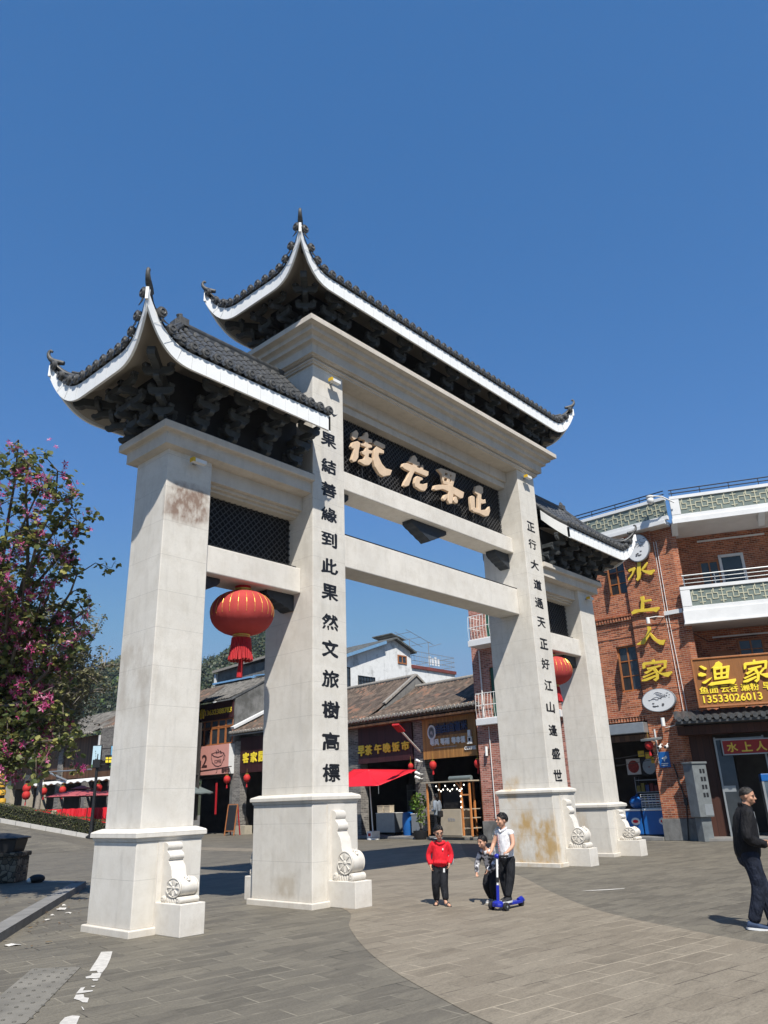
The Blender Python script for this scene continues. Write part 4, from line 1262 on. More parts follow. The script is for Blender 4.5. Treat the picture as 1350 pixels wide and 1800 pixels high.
# tile awning over the right shop
def awning():
    m = MB(M['tile']); m.T = RT
    n = 40; row = 9.9/n
    lo = []
    for j in range(5):
        t = j/4; y = -.9+1.0*t; z = 3.98+.34*t-.03*sin(pi*t)
        lo.append([(-.95+row*i/6, y, z+.05*max(0,sin((i % 6)/6*pi))) for i in range(n*6+1)])
    m.loft(lo, cap=False, closed=False)
    for i in range(n): m.lathe((-.95+row*(i+.5), -.92, 3.99), [(.02,-.02),(.085,-.02),(.085,.05),(.02,.05)], 10, 'y')
    m.box(-.95,9,-.86,.1,3.84,3.93)
    pr('tile_awning', m, smooth=40, recalc=False)
awning()
m = MB(M['grey_metal']); m.box(-5,-2.0,-.5,-.002,3.70,4.08); pr('roller_shutter_box', m, bevel=.02)
m = MB(M['wood_dark']); m.box(-5,-2.0,-.3,.0,3.45,3.66); pr('shop_head_beam', m)
# things fixed to it that carry writing
SHUI = [[(155,45),(185,40),(185,100),(190,150),(180,195),(160,215),(140,200),(155,180),(150,120),(155,80)],[(70,115),(85,105),(135,85),(140,105),(115,160),(75,215),(70,195),(105,150),(110,120),(80,135)],[(190,110),(225,60),(245,40),(250,55),(235,85),(205,115)],[(190,115),(210,113),(260,120),(310,108),(315,125),(285,160),(260,155),(215,135)]]
SHANG = [[(180,360),(215,350),(220,370),(215,480),(185,480),(190,400)],[(212,388),(280,378),(285,395),(212,412)],[(100,500),(130,475),(250,465),(355,450),(358,470),(330,500),(300,490),(170,500),(110,522)]]
REN = [[(245,630),(275,630),(280,660),(265,720),(220,790),(155,800),(150,790),(195,760),(235,710),(250,670)],[(258,690),(278,685),(330,740),(370,755),(415,750),(395,800),(360,795),(300,750)]]
JIA = [[(285,935),(310,930),(315,955),(295,965)],[(200,970),(215,958),(415,935),(425,945),(418,1010),(395,1015),(397,962),(230,982),(228,1010),(205,1020)],[(240,1008),(370,980),(370,997),(300,1015),(250,1027)],[(290,1015),(320,1000),(355,1060),(350,1110),(325,1132),(300,1115),(325,1100),(325,1060)],[(215,1050),(300,1010),(310,1020),(240,1065)],[(200,1090),(310,1045),(318,1055),(215,1102)],[(195,1118),(320,1072),(325,1090),(240,1130),(200,1132)],[(340,1050),(385,1000),(402,1010),(360,1058)],[(345,1055),(400,1052),(470,1038),(475,1055),(440,1092),(408,1087)]]
for ch, st in (('水',SHUI),('上',SHANG),('人',REN),('家',JIA)):
    m = MB(M['gold'])
    for i, s in enumerate(st):
        poly = [FL.loc(1090+a/5.192, 980+b/5.192, .26) for a,b in s]
        m.prism(poly, -.26-.002*i, -.20-.001*i)
    pr('wall_character', m, bevel=.008, label='gilded raised character %s on the brick pilaster' % ch)
# oval painted plaques
INK = plain('ink wash', (.10,.10,.105), .8, .4, 10)
INK2 = plain('pale ink wash', (.34,.34,.35), .8, .3, 10)
def plaque(cx, cz, rx, rz, y, label, tilt=.12):
    t = FL.at('oval_plaque', label, 'plaque', cx, y, cz, 'oval painted plaques on the brick pilaster')
    m = MB(M['grey_metal'])
    def el(k, yy): return [(rx*k*cos(2*pi*j/40), yy, rz*k*sin(2*pi*j/40)) for j in range(40)]
    m.loft([el(1,.10),el(1.02,.0),el(1,-.02),el(.96,-.02)]); part('rim', m, t, 50)
    m = MB(M['white']); m.loft([el(.95,-.021),el(.955,-.025),el(.2,-.025)]); part('face', m, t)
    m = MB(INK2)
    random.seed(int(cz*10))
    for k in range(7):
        pts = []; a0 = random.uniform(-.7,.2)
        for j in range(5): pts.append((rx*(a0+.14*j+random.uniform(-.03,.03)), -.030, rz*(.55-.17*k*.5+.12*sin(j+k)+random.uniform(-.04,.04))))
        m.tube(pts, [.004,.010,.013,.009,.003], 4)
    m.use(INK)
    for k in range(11): m.ell((rx*random.uniform(.15,.75), -.03, rz*random.uniform(.1,.6)), (.022,.004,.016), 6, 4)
    for k in range(8): m.ell((rx*random.uniform(-.35,.25), -.03, rz*random.uniform(-.6,-.25)), (.05,.005,.028), 7, 4)
    part('ink_painting', m, t)
plaque(-1.35, 4.81, .64, .42, -.32, 'white oval plaque with an ink painting below the character 家')
plaque(-1.22, 10.72, .48, .56, -.32, 'white oval plaque high on the brick wall behind the tip of the right roof')
# big brown sign
m = MB(M['brown_sign']); sg = FR.thing('shop_sign', 'brown sign board with big yellow characters 渔家 and a phone number', 'sign')
m.box(-.02,6.0,-.52,-.40,4.42,6.05); part('board', m, sg)
m = MB(M['wood_frame'])
m.box(-.06,6.05,-.56,-.38,6.05,6.11).box(-.06,6.05,-.56,-.38,4.36,4.42).box(-.08,-.02,-.56,-.38,4.36,6.11); part('sign_frame', m, sg, bevel=.01)
YU = [[(720,995),(740,985),(785,1005),(795,1020),(770,1028)],[(710,1062),(735,1048),(780,1060),(790,1075),(750,1088),(715,1082)],[(745,1140),(800,1110),(840,1090),(830,1110),(780,1152),(760,1152)],
 [(870,960),(900,946),(935,970),(930,1000),(880,1010),(830,1010),(860,985)],[(848,1012),(872,1008),(884,1112),(858,1116)],[(966,990),(996,985),(1000,1000),(990,1102),(964,1102)],[(850,1008),(1000,983),(1000,1005),(850,1031)],[(862,1056),(985,1040),(985,1058),(862,1076)],[(914,1005),(936,1003),(936,1105),(914,1105)],[(862,1096),(985,1080),(985,1102),(862,1118)],[(800,1165),(830,1140),(950,1122),(1055,1105),(1060,1120),(1040,1157),(1000,1150),(880,1162),(830,1172)]]
def sgn(st, nm, fx=None):
    m = MB(M['yellow'])
    for i, s in enumerate(st):
        poly = []
        for a,b in s:
            if fx: a, b = fx(a,b)
            poly.append(FR.loc(1090+a/5.192, 980+b/5.192, .60))
        m.prism(poly, -.60-.002*i, -.521)
    part('sign_character', m, sg, bevel=.008, label='big yellow character %s' % nm)
sgn(YU, '渔'); sgn(JIA, '家', lambda a,b: (1120+(a-195)*.98, 930+(b-930)*1.05))
def fr_text(parent, s, zx0, zy0, zx1, zy1, off, mat, bold=.03, d=.04, name='lettering', oy=980, ox=1090, sc=5.192):
    x0, z1 = FR.loc(ox+zx0/sc, oy+zy0/sc, off); x1, z0 = FR.loc(ox+zx1/sc, oy+zy1/sc, off)
    m = MB(mat); put_text(m, s, x0, x1, z0, z1, -off+d, d, bold); part(name, m, parent, label='lettering %s' % s)
for s,a,b in (('鱼面',738,905),('云吞',935,1090),('濑粉',1120,1285),('早',1325,1400)):
    x0, _ = FR.loc(1090+a/5.192, 1225, .58); x1, _ = FR.loc(1090+b/5.192, 1222, .58)
    m = MB(M['yellow']); put_text(m, s, x0, x1, 4.84, 5.09, -.521, .03, .02); part('lettering', m, sg, label='yellow lettering %s' % s)
x0, _ = FR.loc(1090+765/5.192, 1233, .58); x1, _ = FR.loc(1090+1303/5.192, 1227, .58)
m = MB(M['yellow']); put_text(m, '13533026013', x0, x1, 4.52, 4.77, -.521, .03, .02); part('lettering', m, sg, label='yellow phone number 13533026013')
# red sign over the door
ds = FR.thing('door_sign', 'red name board with gold characters hung over the dark restaurant door', 'sign')
m = MB(plain('red board', (.30,.02,.02), .5, .15)); m.box(.55,2.9,.30,.38,2.80,3.25); part('board', m, ds)
m = MB(M['grey_metal']); m.box(.52,2.93,.29,.39,3.25,3.29).box(.52,2.93,.29,.39,2.76,2.80).box(.51,.55,.29,.39,2.76,3.29); part('sign_frame', m, ds)
for i, c in enumerate('水上人家'):
    m = MB(M['gold']); put_text(m, c, .68+.47*i, .68+.47*i+.34, 2.87, 3.18, .30, .012, .03); part('lettering', m, ds, label='gold character %s' % c)
# meter cabinet
mc = FR.at('meter_cabinet', 'tall grey electricity meter cabinet with small black windows beside the brick pillar', 'cabinet', -.60, -.20, 0.0, None, radians(38))
m = MB(M['galv']); m.box(-.30,.30,-.32,.15,.78,2.50); m.box(-.33,.33,-.36,.17,2.50,2.57); part('cabinet', m, mc, bevel=.012)
m = MB(M['galv']); m.box(-.18,.24,-.20,.12,.0,.78); part('stand', m, mc, bevel=.01)
m = MB(M['black'])
for i in range(4):
    for k in range(2):
        x = -.02+.13*k; z = 2.26-.26*i; m.box(x,x+.085,-.329,-.3205,z-.07,z+.07)
part('meter_window', m, mc)
m = MB(M['grey_metal']); m.box(-.05,.29,-.326,-.3205,.83,1.18); m.box(.26,.275,-.34,-.321,1.0,1.06); part('hatch', m, mc)
# blue camera notice
nb = FL.at('blue_notice', 'small blue camera notice fixed on the brick pillar', 'sign', -1.55, -.15, 2.72)
m = MB(M['blue_box']); m.box(-.20,.20,-.03,0,-.27,.27); part('plate', m, nb, bevel=.006)
m = MB(M['white_metal']); m.prism([(-.09,.05),(.10,.13),(.12,.05),(.03,.0),(.02,-.06),(-.02,-.06),(-.02,.0)], -.036, -.0305); m.box(-.13,.13,-.035,-.0305,-.15,-.12).box(-.13,.10,-.035,-.0305,-.21,-.185); part('marking', m, nb)
# pillar cable
m = MB(M['black']); m.tube([(-1.25,-.16,2.55),(-1.18,-.16,2.2),(-1.05,-.17,1.5),(-1.0,-.17,1.25),(-1.05,-.19,.7),(-1.12,-.20,.02)], .022, 6); m.box(-1.06,-.95,-.22,-.145,1.15,1.38); pr('cable', m)
# flat lamp and cameras on pillar
fl = FL.at('street_floodlight', 'flat grey floodlight on a bracket on the brick pillar', 'light', -1.75, -.15, 3.35)
m = MB(M['galv']); m.bar((0,-.75,.05),(0,-.10,.12),.55,.08); part('lamp_head', m, fl, bevel=.01)
m = MB(M['white_metal']); m.tube([(0,0,.0),(0,-.25,.06)], .03, 6); m.box(-.025,.025,-.02,0,-.75,.45); part('bracket', m, fl)
for i,(px,py,of,lb) in enumerate(((1160,1313,.4,'white camera under the flat floodlight on the brick pillar'),(1172,1312,.4,'white camera beside the pillar edge below the oval plaque'))):
    x, z = FL.loc(px, py, of)
    t = FL.at('security_camera', lb, 'camera', x, -of, z, 'cameras on the brick pillar')
    m = MB(M['white_metal']); m.tube([(0,.05,0),(0,-.15,-.03)], .055, 10); part('housing', m, t, 50)
    m = MB(M['white_metal']); m.tube([(0,.0,.03),(0,.12,.10),(0,of-.14,.10)], .018, 6); part('arm', m, t)
    m = MB(M['black']); m.lathe((0,-.165,-.031), [(.02,-.006),(.045,-.004),(.045,.01),(.02,.01)], 10, 'y'); part('lens', m, t)
x, z = FL.loc(1143, 880, .9)
t = FL.at('dome_camera', 'white camera on an arm at the corner of the roof parapet', 'camera', x, -.9, z)
m = MB(M['white_metal']); m.ell((0,0,0),(.14,.14,.16),12,8); m.lathe((0,0,.1),[(.05,0),(.15,.02),(.15,.08),(.05,.12)],12); part('housing', m, t, 60)
m = MB(M['white_metal']); m.tube([(0,0,.2),(.45,.05,.05),(.75,.42,-.18)], .03, 6); part('arm', m, t)
x, z = FL.loc(1136, 1089, .75)
t = FL.at('wall_camera', 'small white camera sticking out below the character 上', 'camera', x, -.6, z)
m = MB(M['white_metal']); m.tube([(0,0,.10),(0,0,-.14)], .07, 10); part('housing', m, t, 50)
m = MB(M['white_metal']); m.tube([(0,0,.08),(.25,.2,.12),(.45,.46,.12)], .018, 6); part('arm', m, t)
x, z = FL.loc(1164, 1266, .4)
t = FL.at('wall_lamp', 'white tube lamp below the oval plaque', 'light', x, -.35, z-.05)
m = MB(M['white_metal']); m.tube([(0,0,.14),(0,0,-.16)], .07, 10); part('tube', m, t, 50)
m = MB(M['black']); m.tube([(0,0,.12),(0,.2,.16)], .015, 6); part('arm', m, t)
# small shop left of pillar: freezers, crates, sacks, posters, lantern
def freezer(x0, x1, label):
    t = FL.at('chest_freezer', label, 'freezer', (x0+x1)/2, .55, .12, 'blue chest freezers in the small shop'); h = (x1-x0)/2
    m = MB(M['blue_box']); m.box(-h,h,0,.7,.04,.86); part('body', m, t, bevel=.03)
    m = MB(M['white_metal']); m.box(-h,h,-.01,.72,.862,.93); part('lid', m, t, bevel=.02)
    m = MB(M['white']); m.ell((h*.55,-.005,.50),(.17,.006,.13),14,8); m.use(M['red']); m.ell((h*.55,-.012,.50),(.11,.006,.06),10,6); part('sticker', m, t)
    m = MB(M['black']); m.box(-h+.05,h-.05,.03,.66,0,.04); part('plinth', m, t)
freezer(-3.02,-2.02,'blue chest freezer with a white round sticker next to the brick pillar'); freezer(-4.15,-3.08,'blue chest freezer partly hidden behind the right stone pedestal')
for i,z in enumerate((1.06,1.32)):
    t = FL.at('wire_crate', ('white plastic basket standing on the freezer lid','white plastic basket stacked on top of another above the freezer')[i], 'basket', -2.55, .95, z, 'white baskets on the freezer')
    m = MB(M['white_metal'])
    for k in range(8): m.tube([(-.5+1.0*k/7,-.25,0),(-.5+1.0*k/7,-.27,.23)], .008, 4)
    for zz in (0,.08,.16,.235): m.tube([(-.5,-.26,zz),(.5,-.26,zz),(.5,.26,zz),(-.5,.26,zz),(-.5,-.26,zz)], .012, 5)
    part('basket_wall', m, t); m = MB(M['white_metal']); m.box(-.48,.48,-.24,.24,0,.02); part('basket_floor', m, t)
t = MB(M['blue_box']); t.ell((0,0,.22),(.34,.3,.24),14,9); t.tube([(0,0,.42),(.04,0,.52)],[.07,.03],8)
solo('plastic_sack', t, 'bulging blue plastic sack on the left freezer', 'sack', tuple(FL.w(-3.3,.9,1.06)), smooth=80)
def poster(f, x0, x1, z0, z1, y, base, label, blobs):
    t = f.at('food_poster', label, 'poster', (x0+x1)/2, y, (z0+z1)/2, 'food posters inside the small shop'); a, b = (x1-x0)/2, (z1-z0)/2
    m = MB(base); m.box(-a,a,-.012,0,-b,b); part('sheet', m, t)
    m = None
    for col, cx, cz, rx, rz in blobs:
        m = MB(col); m.ell((cx*a,-.014,cz*b),(rx*a,.005,rz*b),14,8); part('dish_picture', m, t)
DISH_R = plain('red dish', (.35,.05,.04), .6, .5, 12); DISH_Y = plain('yellow dish', (.42,.28,.05), .6, .4, 12)
poster(FL,-4.0,-3.42,2.3,2.9,1.9,M['white'],'poster with a red dish on the shop back wall',[(DISH_R,0,0,.8,.8)])
poster(FL,-3.38,-2.75,2.25,2.9,1.9,M['black'],'poster with a round black bowl in the middle of the shop back wall',[(M['grey_metal'],0,0,.85,.9),(M['black'],0,0,.78,.82),(DISH_R,0,-.05,.5,.5)])
poster(FL,-2.7,-2.1,2.2,2.85,1.9,M['white'],'poster with a yellow dish nearest the brick pillar',[(DISH_Y,0,0,.8,.75)])
sh = FL.at('goods_shelf', 'shelf rack stacked with packets at the back of the small shop', 'shelf', -3.1, 2.2, .12)
m = MB(M['grey_metal'])
for z in (1.05,1.5,1.95): m.box(-.8,.9,0,.3,z,z+.03)
for x in (-.8,.87): m.box(x,x+.03,0,.3,0,2.1)
part('rack', m, sh)
random.seed(3)
PK = [plain('packet %d' % i, c, .5, .3, 8) for i, c in enumerate(((.3,.05,.04),(.35,.28,.06),(.08,.2,.1),(.3,.3,.3),(.06,.1,.3)))]
for i in range(18):
    m = MB(random.choice(PK)); z = (1.08,1.53)[i//9]; x = -.75+(i % 9)*.18; m.box(x,x+.14,.02,.2,z,z+random.uniform(.2,.34)); part('packet', m, sh)
small_lantern(FL, 1141, 1310, .7, 'small red lantern hanging before the small shop left of the brick pillar', .15)
for i,(px,py) in enumerate(((1127,1325),(1140,1328),(1150,1336))):
    x, z = FL.loc(px, py, -.3)
    m = MB(M['yellow_plastic']); m.box(-.12,.12,-.01,.0,-.11,.11)
    solo('price_card', m, ('leftmost yellow price card hanging in the small shop','middle yellow price card hanging in the small shop','lowest yellow price card hanging next to the brick pillar')[i], 'card', tuple(FL.w(x,.3,z)), FL.a, 'yellow price cards in the small shop')
m = MB(M['black'])
for z in (3.0,2.75): m.tube([(-4.6,-.3,z-.1),(-3.2,-.3,z-.14),(-1.9,-.16,z)], .010, 5)
solo('overhead_cable', m, 'thin cables slung across the front of the small shop', 'cable', tuple(FL.P), FL.a)
# showcase freezer seen at the very right edge behind the man
x, _ = FR.loc(1342, 1380, -.2)
t = FR.at('display_fridge', 'upright display fridge with a blue top at the right edge behind the man', 'fridge', x+.42, .2, .1)
m = MB(M['blue_box']); m.box(-.45,.45,0,.6,1.75,2.0); part('top_panel', m, t, bevel=.02)
m = MB(M['grey_metal']); m.box(-.45,-.38,0,.6,0,1.748).box(.38,.45,0,.6,0,1.748).box(-.378,.378,.0,.05,0,.3); part('frame', m, t)
m = MB(M['glass_blue']); m.box(-.378,.378,.02,.04,.3,1.748); part('glass_front', m, t)
m = MB(M['white_metal'])
for z in (.6,.95,1.3): m.box(-.37,.37,.08,.5,z,z+.02)
part('shelf', m, t)

# ------------------------------------------------------------------ pink brick house
FP = Fac(13.8, 4.2, -90)
pb = FP.thing('pink_brick_house', 'narrow pink brick house with white balcony slabs behind the right pillar', 'building')
m = MB(M['brick_pink']); wall_with_holes(m, -4.36, 0, .72, 10.4, 0, .3, [(-3.5,-2.3,4.8,7.0),(-3.5,-2.3,8.1,10.0)]); m.box(-4.36,-4.06,.3,8,.72,10.4); m.box(-4.05,0,7.7,8,.72,10.4); part('wall', m, pb)
m = MB(M['plaster_grey']); m.box(-4.40,-2.6,-.05,.3,0,.72); part('foot', m, pb, bevel=.01)
for z in (7.86, 4.56):
    m = MB(M['white']); m.box(-4.15 if z < 5 else -3.88,.0,-.9 if z > 5 else -.35,-.001,z,z+.26); b_ = part('balcony_slab', m, pb, bevel=.01)
    m = MB(M['white_metal'])
    y0 = -.85 if z > 5 else -.3; x0 = -3.82 if z > 5 else -4.1
    for q in (0,.55,1.05): m.tube([(x0,0,z+.28+q),(x0,y0,z+.28+q),(0,y0,z+.28+q)], .016, 5)
    for k in range(24): m.tube([(x0+.16*k,y0,z+.26),(x0+.16*k,y0-.06*sin(2),z+.7),(x0+.16*k,y0,z+1.35)], .010, 4)
    part('railing', m, b_)
m = MB(plain('green shutter', (.02,.10,.07), .5, .2)); m.box(-3.5,-2.3,.1,.16,4.8,7.0).box(-3.5,-2.3,.1,.16,8.1,10.0); part('shutter', m, pb)
m = MB(M['white_metal']); m.tube([(-3.9,-.06,7.8),(-3.9,-.06,4.9)], .03, 6); m.tube([(-3.7,-.06,4.5),(-3.7,-.06,.8)], .02, 6); part('downpipe', m, pb)
x, z = FP.loc(851, 1320, .3)
t = FP.at('wall_light', 'small white wall light on the pink brick house', 'light', x, -.02, z)
m = MB(M['white_metal']); m.tube([(0,-.1,.18),(0,-.12,-.2)], .06, 8); part('tube', m, t, 50)
m = MB(M['black']); m.box(-.05,.05,-.05,0,-.1,.1); part('mount', m, t)

# ------------------------------------------------------------------ tiled shop row
FS = Fac(14.5, 9.2, -96)
sr = FS.thing('breakfast_shop', 'low grey brick shop with old clay tile roof behind the left centre pillar', 'building')
m = MB(M['brick_grey'])
for a,b in ((-8.75,-7.97),(-3.93,-3.22)):
    m = MB(M['brick_grey']); m.box(a,b,-.02,.5,0,5.2); part('brick_pier', m, sr)
m = MB(M['brick_grey']); m.box(-12.5,-8.76,0,.3,0,5.2); m.box(-8.75,.55,6.5,6.8,0,6.0); m.box(.30,.55,.3,6.5,0,5.2); part('wall', m, sr)
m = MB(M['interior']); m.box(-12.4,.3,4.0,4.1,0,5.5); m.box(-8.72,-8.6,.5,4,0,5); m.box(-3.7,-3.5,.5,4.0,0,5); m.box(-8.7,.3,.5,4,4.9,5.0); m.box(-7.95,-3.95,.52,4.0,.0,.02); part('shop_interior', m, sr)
for (xa_, xb_, zr_) in ((-13.0,-6.66,8.0),(-6.64,.92,7.38)):
    tiled_roof(sr, xa_, xb_, -.75, 5.56, 3.0, zr_, M['old_tile'], .25, .10)
    tiled_roof(sr, xa_, xb_, 6.8, 5.56, 3.0, zr_, M['old_tile'], .4, .05, caps=False, name='rear_roof')
    m = MB(M['tile_end']); m.tube([(xa_,3,zr_+.05),(xb_,3,zr_+.04)], .11, 8); part('ridge', m, sr, 50)
m = MB(M['plaster_grey']); m.prism([(-.6,5.4),(3.0,7.98),(6.6,5.4)][::-1], -6.70, -6.62, 'yz'); part('gable_end', m, sr)
m = MB(M['tile_end']); m.bar((-6.66,.6,6.42),(-6.66,3.0,8.08),.22,.10); m.bar((-6.66,3.0,8.08),(-6.66,5.6,6.3),.22,.10); part('verge_tiles', m, sr)
m = MB(M['wood_dark']); m.box(-8.75,.85,-.62,-.50,5.36,5.46); m.box(-13,.85,-.7,.0,5.2,5.3); part('eave_beam', m, sr)
m = MB(M['grey_metal']); m.tube([(-8.6,-.58,5.28),(-3.9,-.58,5.30)], .035, 6); part('gutter', m, sr)
m = MB(M['kerb']); m.box(-9,.6,-1.0,.6,0,.1); part('door_step', m, sr, bevel=.015)
s1 = FS.thing('maroon_sign', 'maroon boarded shop sign with yellow characters 早茶 午 晚饭市', 'sign')
m = MB(M['maroon']); m.box(-7.96,-3.94,-.12,-.03,3.50,5.32); part('board', m, s1)
m = MB(M['maroon']); m.box(-7.96,-3.94,-.15,-.121,3.46,3.56); part('lower_trim', m, s1)
zx = (-7.92,-7.35,-6.62,-5.96,-5.30,-4.62); wd = .50
for c, x in zip('早茶午晚饭市', zx):
    m = MB(M['yellow']); put_text(m, c, x, x+wd, 3.86+.02*(x+8), 4.33, -.125, .06, .04); part('lettering', m, s1, label='yellow character %s' % c)
s2 = FS.thing('coffee_sign', 'orange wood boarded sign with dark and white lettering and a coffee grinder', 'sign')
m = MB(M['wood_sign']); m.box(-3.18,.2,-.14,-.03,3.40,5.30); part('board', m, s2)
m = MB(M['wood_dark']); m.box(-2.72,-.28,-.155,-.141,4.40,4.98); part('name_strip', m, s2)
m = MB(M['white']); m.loft([[(-2.52+.27*k*cos(2*pi*j/28), yy, 4.58+.34*k*sin(2*pi*j/28)) for j in range(28)] for k,yy in ((1,-.14),(1,-.19),(.93,-.19),(.4,-.19))]); part('round_logo', m, s2)
m = MB(INK2); m.loft([[(-2.52+.2*k*cos(2*pi*j/20), yy, 4.58+.26*k*sin(2*pi*j/20)) for j in range(20)] for k,yy in ((1,-.191),(1,-.195),(.9,-.195),(.9,-.191))]); m.box(-2.6,-2.44,-.196,-.191,4.48,4.66); part('logo_drawing', m, s2)
NAVY = plain('navy letter', (.02,.03,.09), .4, .2)
for i, c in enumerate('自由自迦米'):
    m = MB(NAVY); put_text(m, c, -2.22+.40*i, -2.22+.40*i+.36, 4.50+.01*i, 4.90+.01*i, -.156, .06, .03); part('lettering', m, s2, label='navy character %s' % c)
for s, a, b in (('等风',-2.66,-2.10),('等雨',-1.98,-1.42),('等幸福',-1.28,-.46)):
    m = MB(M['white_metal']); put_text(m, s, a, b, 3.99, 4.27, -.141, .04, .04); part('lettering', m, s2, label='white lettering %s' % s)
m = MB(INK2); m.box(-2.45,-1.0,-.147,-.141,3.86,3.885); part('small_print', m, s2)
cg = MB(M['white_metal']); cg.box(-.26,-.02,-.22,-.145,3.95,4.22); cg.box(-.22,-.06,-.24,-.145,4.24,4.50); cg.box(-.28,.0,-.25,-.145,3.90,3.95); cg.use(M['black']).box(-.2,-.08,-.232,-.221,4.02,4.16); part('grinder_relief', cg, s2, bevel=.01)
m = MB(M['white_metal']); put_text(m, 'COFFEE', -.52,.16,3.66,3.80,-.141,.04,.04); part('lettering', m, s2, label='white lettering COFFEE')
small_lantern(FS, 761, 1345, .3, 'small red lantern under the left end of the orange wood sign', .17); small_lantern(FS, 840, 1342, .3, 'small red lantern under the right end of the orange wood sign', .17)
small_lantern(FS, 722, 1347, .2, 'small red lantern beside the red square parasol', .13)
# red square parasol tilted over the breakfast shop
um = FS.at('square_parasol', 'bright red square parasol tilted towards the street before the maroon sign', 'parasol', -5.25, -1.6)
C4 = [(-2.2,.8,3.12),(2.2,.85,2.98),(-.55+.1,-1.15,2.28),(-2.35,-1.15,2.32)]
C4 = [(-2.25,.75,3.20),(2.2,.85,2.95),(1.75,-1.15,2.30),(-2.30,-1.10,2.35)]
top = Vector((-.15,-.15,3.05))
m = MB(M['red'])
def canopy(m, C4, top, val=.0):
    n = 8; P = [Vector(c) for c in C4]
    for k in range(4):
        a, b = P[k], P[(k+1)%4]; rows = []
        for i in range(n+1):
            t = i/n; row = []
            for j in range(n+1):
                s = j/n; e = a.lerp(b, s); e = e-Vector((0,0,.10*4*s*(1-s)*(-1)))*0
                q = top.lerp(e, t); q.z -= .12*sin(pi*t)*(.4+.6*4*s*(1-s))
                row.append(q)
            rows.append(row)
        m.loft(rows, cap=False, closed=False)
canopy(m, C4, top); o = part('canopy', m, um, 40, recalc=False); sm = o.modifiers.new('thick', 'SOLIDIFY'); sm.thickness = .012
m = MB(M['white_metal']); m.tube([(0,0,0),(-.1,-.1,3.05)], .03, 8); m.lathe((0,0,0),[(.3,0),(.3,.08),(.05,.1)],16); part('pole', m, um, 50)
m = MB(M['grey_metal'])
for c in C4: m.tube([(-.1,-.1,2.9), Vector(c)*.98], .014, 5)
m.tube([C4[2], (Vector(C4[2])-Vector((.0,0,.35)))], .012, 5); part('ribs', m, um)
m = MB(M['white']); m.box(-.17,.17,-.25,.25,.1,.36); m.use(M['red_dark']).box(-.08,.1,-.256,-.251,.15,.28); part('ballast', m, um, bevel=.04)
# stainless counters and blue barrel in front of the shop
def counter(px0, px1, z1, off, label, dep=.55):
    a,_ = FS.loc(px0, 1465, off); b,_ = FS.loc(px1, 1465, off); t = FS.at('steel_counter', label, 'counter', (a+b)/2, -off, .1, 'steel counters of the breakfast shop'); h = (b-a)/2
    m = MB(M['grey_metal']); m.box(-h,h,0,dep,.12,z1-.03); part('body', m, t, bevel=.01)
    m = MB(M['white_metal']); m.box(-h-.02,h+.02,-.02,dep+.02,z1-.03,z1); part('worktop', m, t, bevel=.005)
    for sx in (-1,1):
        m = MB(M['black']); m.box(sx*h-.04*(sx>0),sx*h+.04*(sx<0),.02,.06,0,.12); part('leg', m, t)
counter(662, 694, 1.0, .1, 'steel counter with steamer baskets behind the red parasol pole'); counter(724, 738, .95, .2, 'narrow steel counter by the potted plant')
for i,(px,label) in enumerate(((670,'brown carton left on the steel counter'),(682,'brown carton right on the steel counter'))):
    x,_ = FS.loc(px, 1430, -.1); m = MB(M['ply']); m.box(-.2,.2,-.15,.15,0,.3); m.box(-.21,.21,-.16,.16,.3,.33); solo('carton', m, label, 'carton', tuple(FS.w(x,.18,1.11)), FS.a, 'cartons on the steel counter')
x,_ = FS.loc(716, 1440, 0.0); m = MB(M['blue_box']); m.lathe((0,0,0), [(.24,0),(.28,.3),(.29,.5),(.28,.75),(.25,.95),(.23,1.0),(.1,1.02)], 18)
solo('plastic_barrel', m, 'tall blue plastic barrel in front of the breakfast shop', 'barrel', tuple(FS.w(x,.05,.1)), smooth=50)
# arm lamp with red head
x, z = FS.loc(738, 1322, .1); x2, z2 = FS.loc(704, 1285, 2.3)
al = FS.at('arm_light', 'flat red headed flood light on a long pale arm over the red parasol', 'light', x, -.05, z)
m = MB(M['white_metal']); m.tube([(0,0,0),(x2-x,-2.2,z2-z)], .045, 7); part('arm', m, al)
m = MB(M['red_dark']); d = Vector((x2-x,-2.2,z2-z)).normalized(); m.bar(Vector((x2-x,-2.2,z2-z))-d*.05, Vector((x2-x,-2.2,z2-z))+d*.75, .34, .09); part('lamp_head', m, al, bevel=.02)
for i,(px,py,lb) in enumerate(((737,1339,'upper white spot light on the grey brick pier'),(737,1361,'middle white spot light on the grey brick pier'),(737,1369,'lowest white spot light on the grey brick pier'))):
    xx, zz = FS.loc(px, py, .25)
    t = FS.at('spot_light', lb, 'light', xx, -.2, zz, 'white spot lights on the grey brick pier')
    m = MB(M['white_metal']); m.tube([(0,.0,0),(-.22,-.1,.10)], [.05,.08], 8); part('head', m, t, 50)
    m = MB(M['white_metal']); m.tube([(0,.0,0),(0,.18,0)], .02, 6); part('arm', m, t)
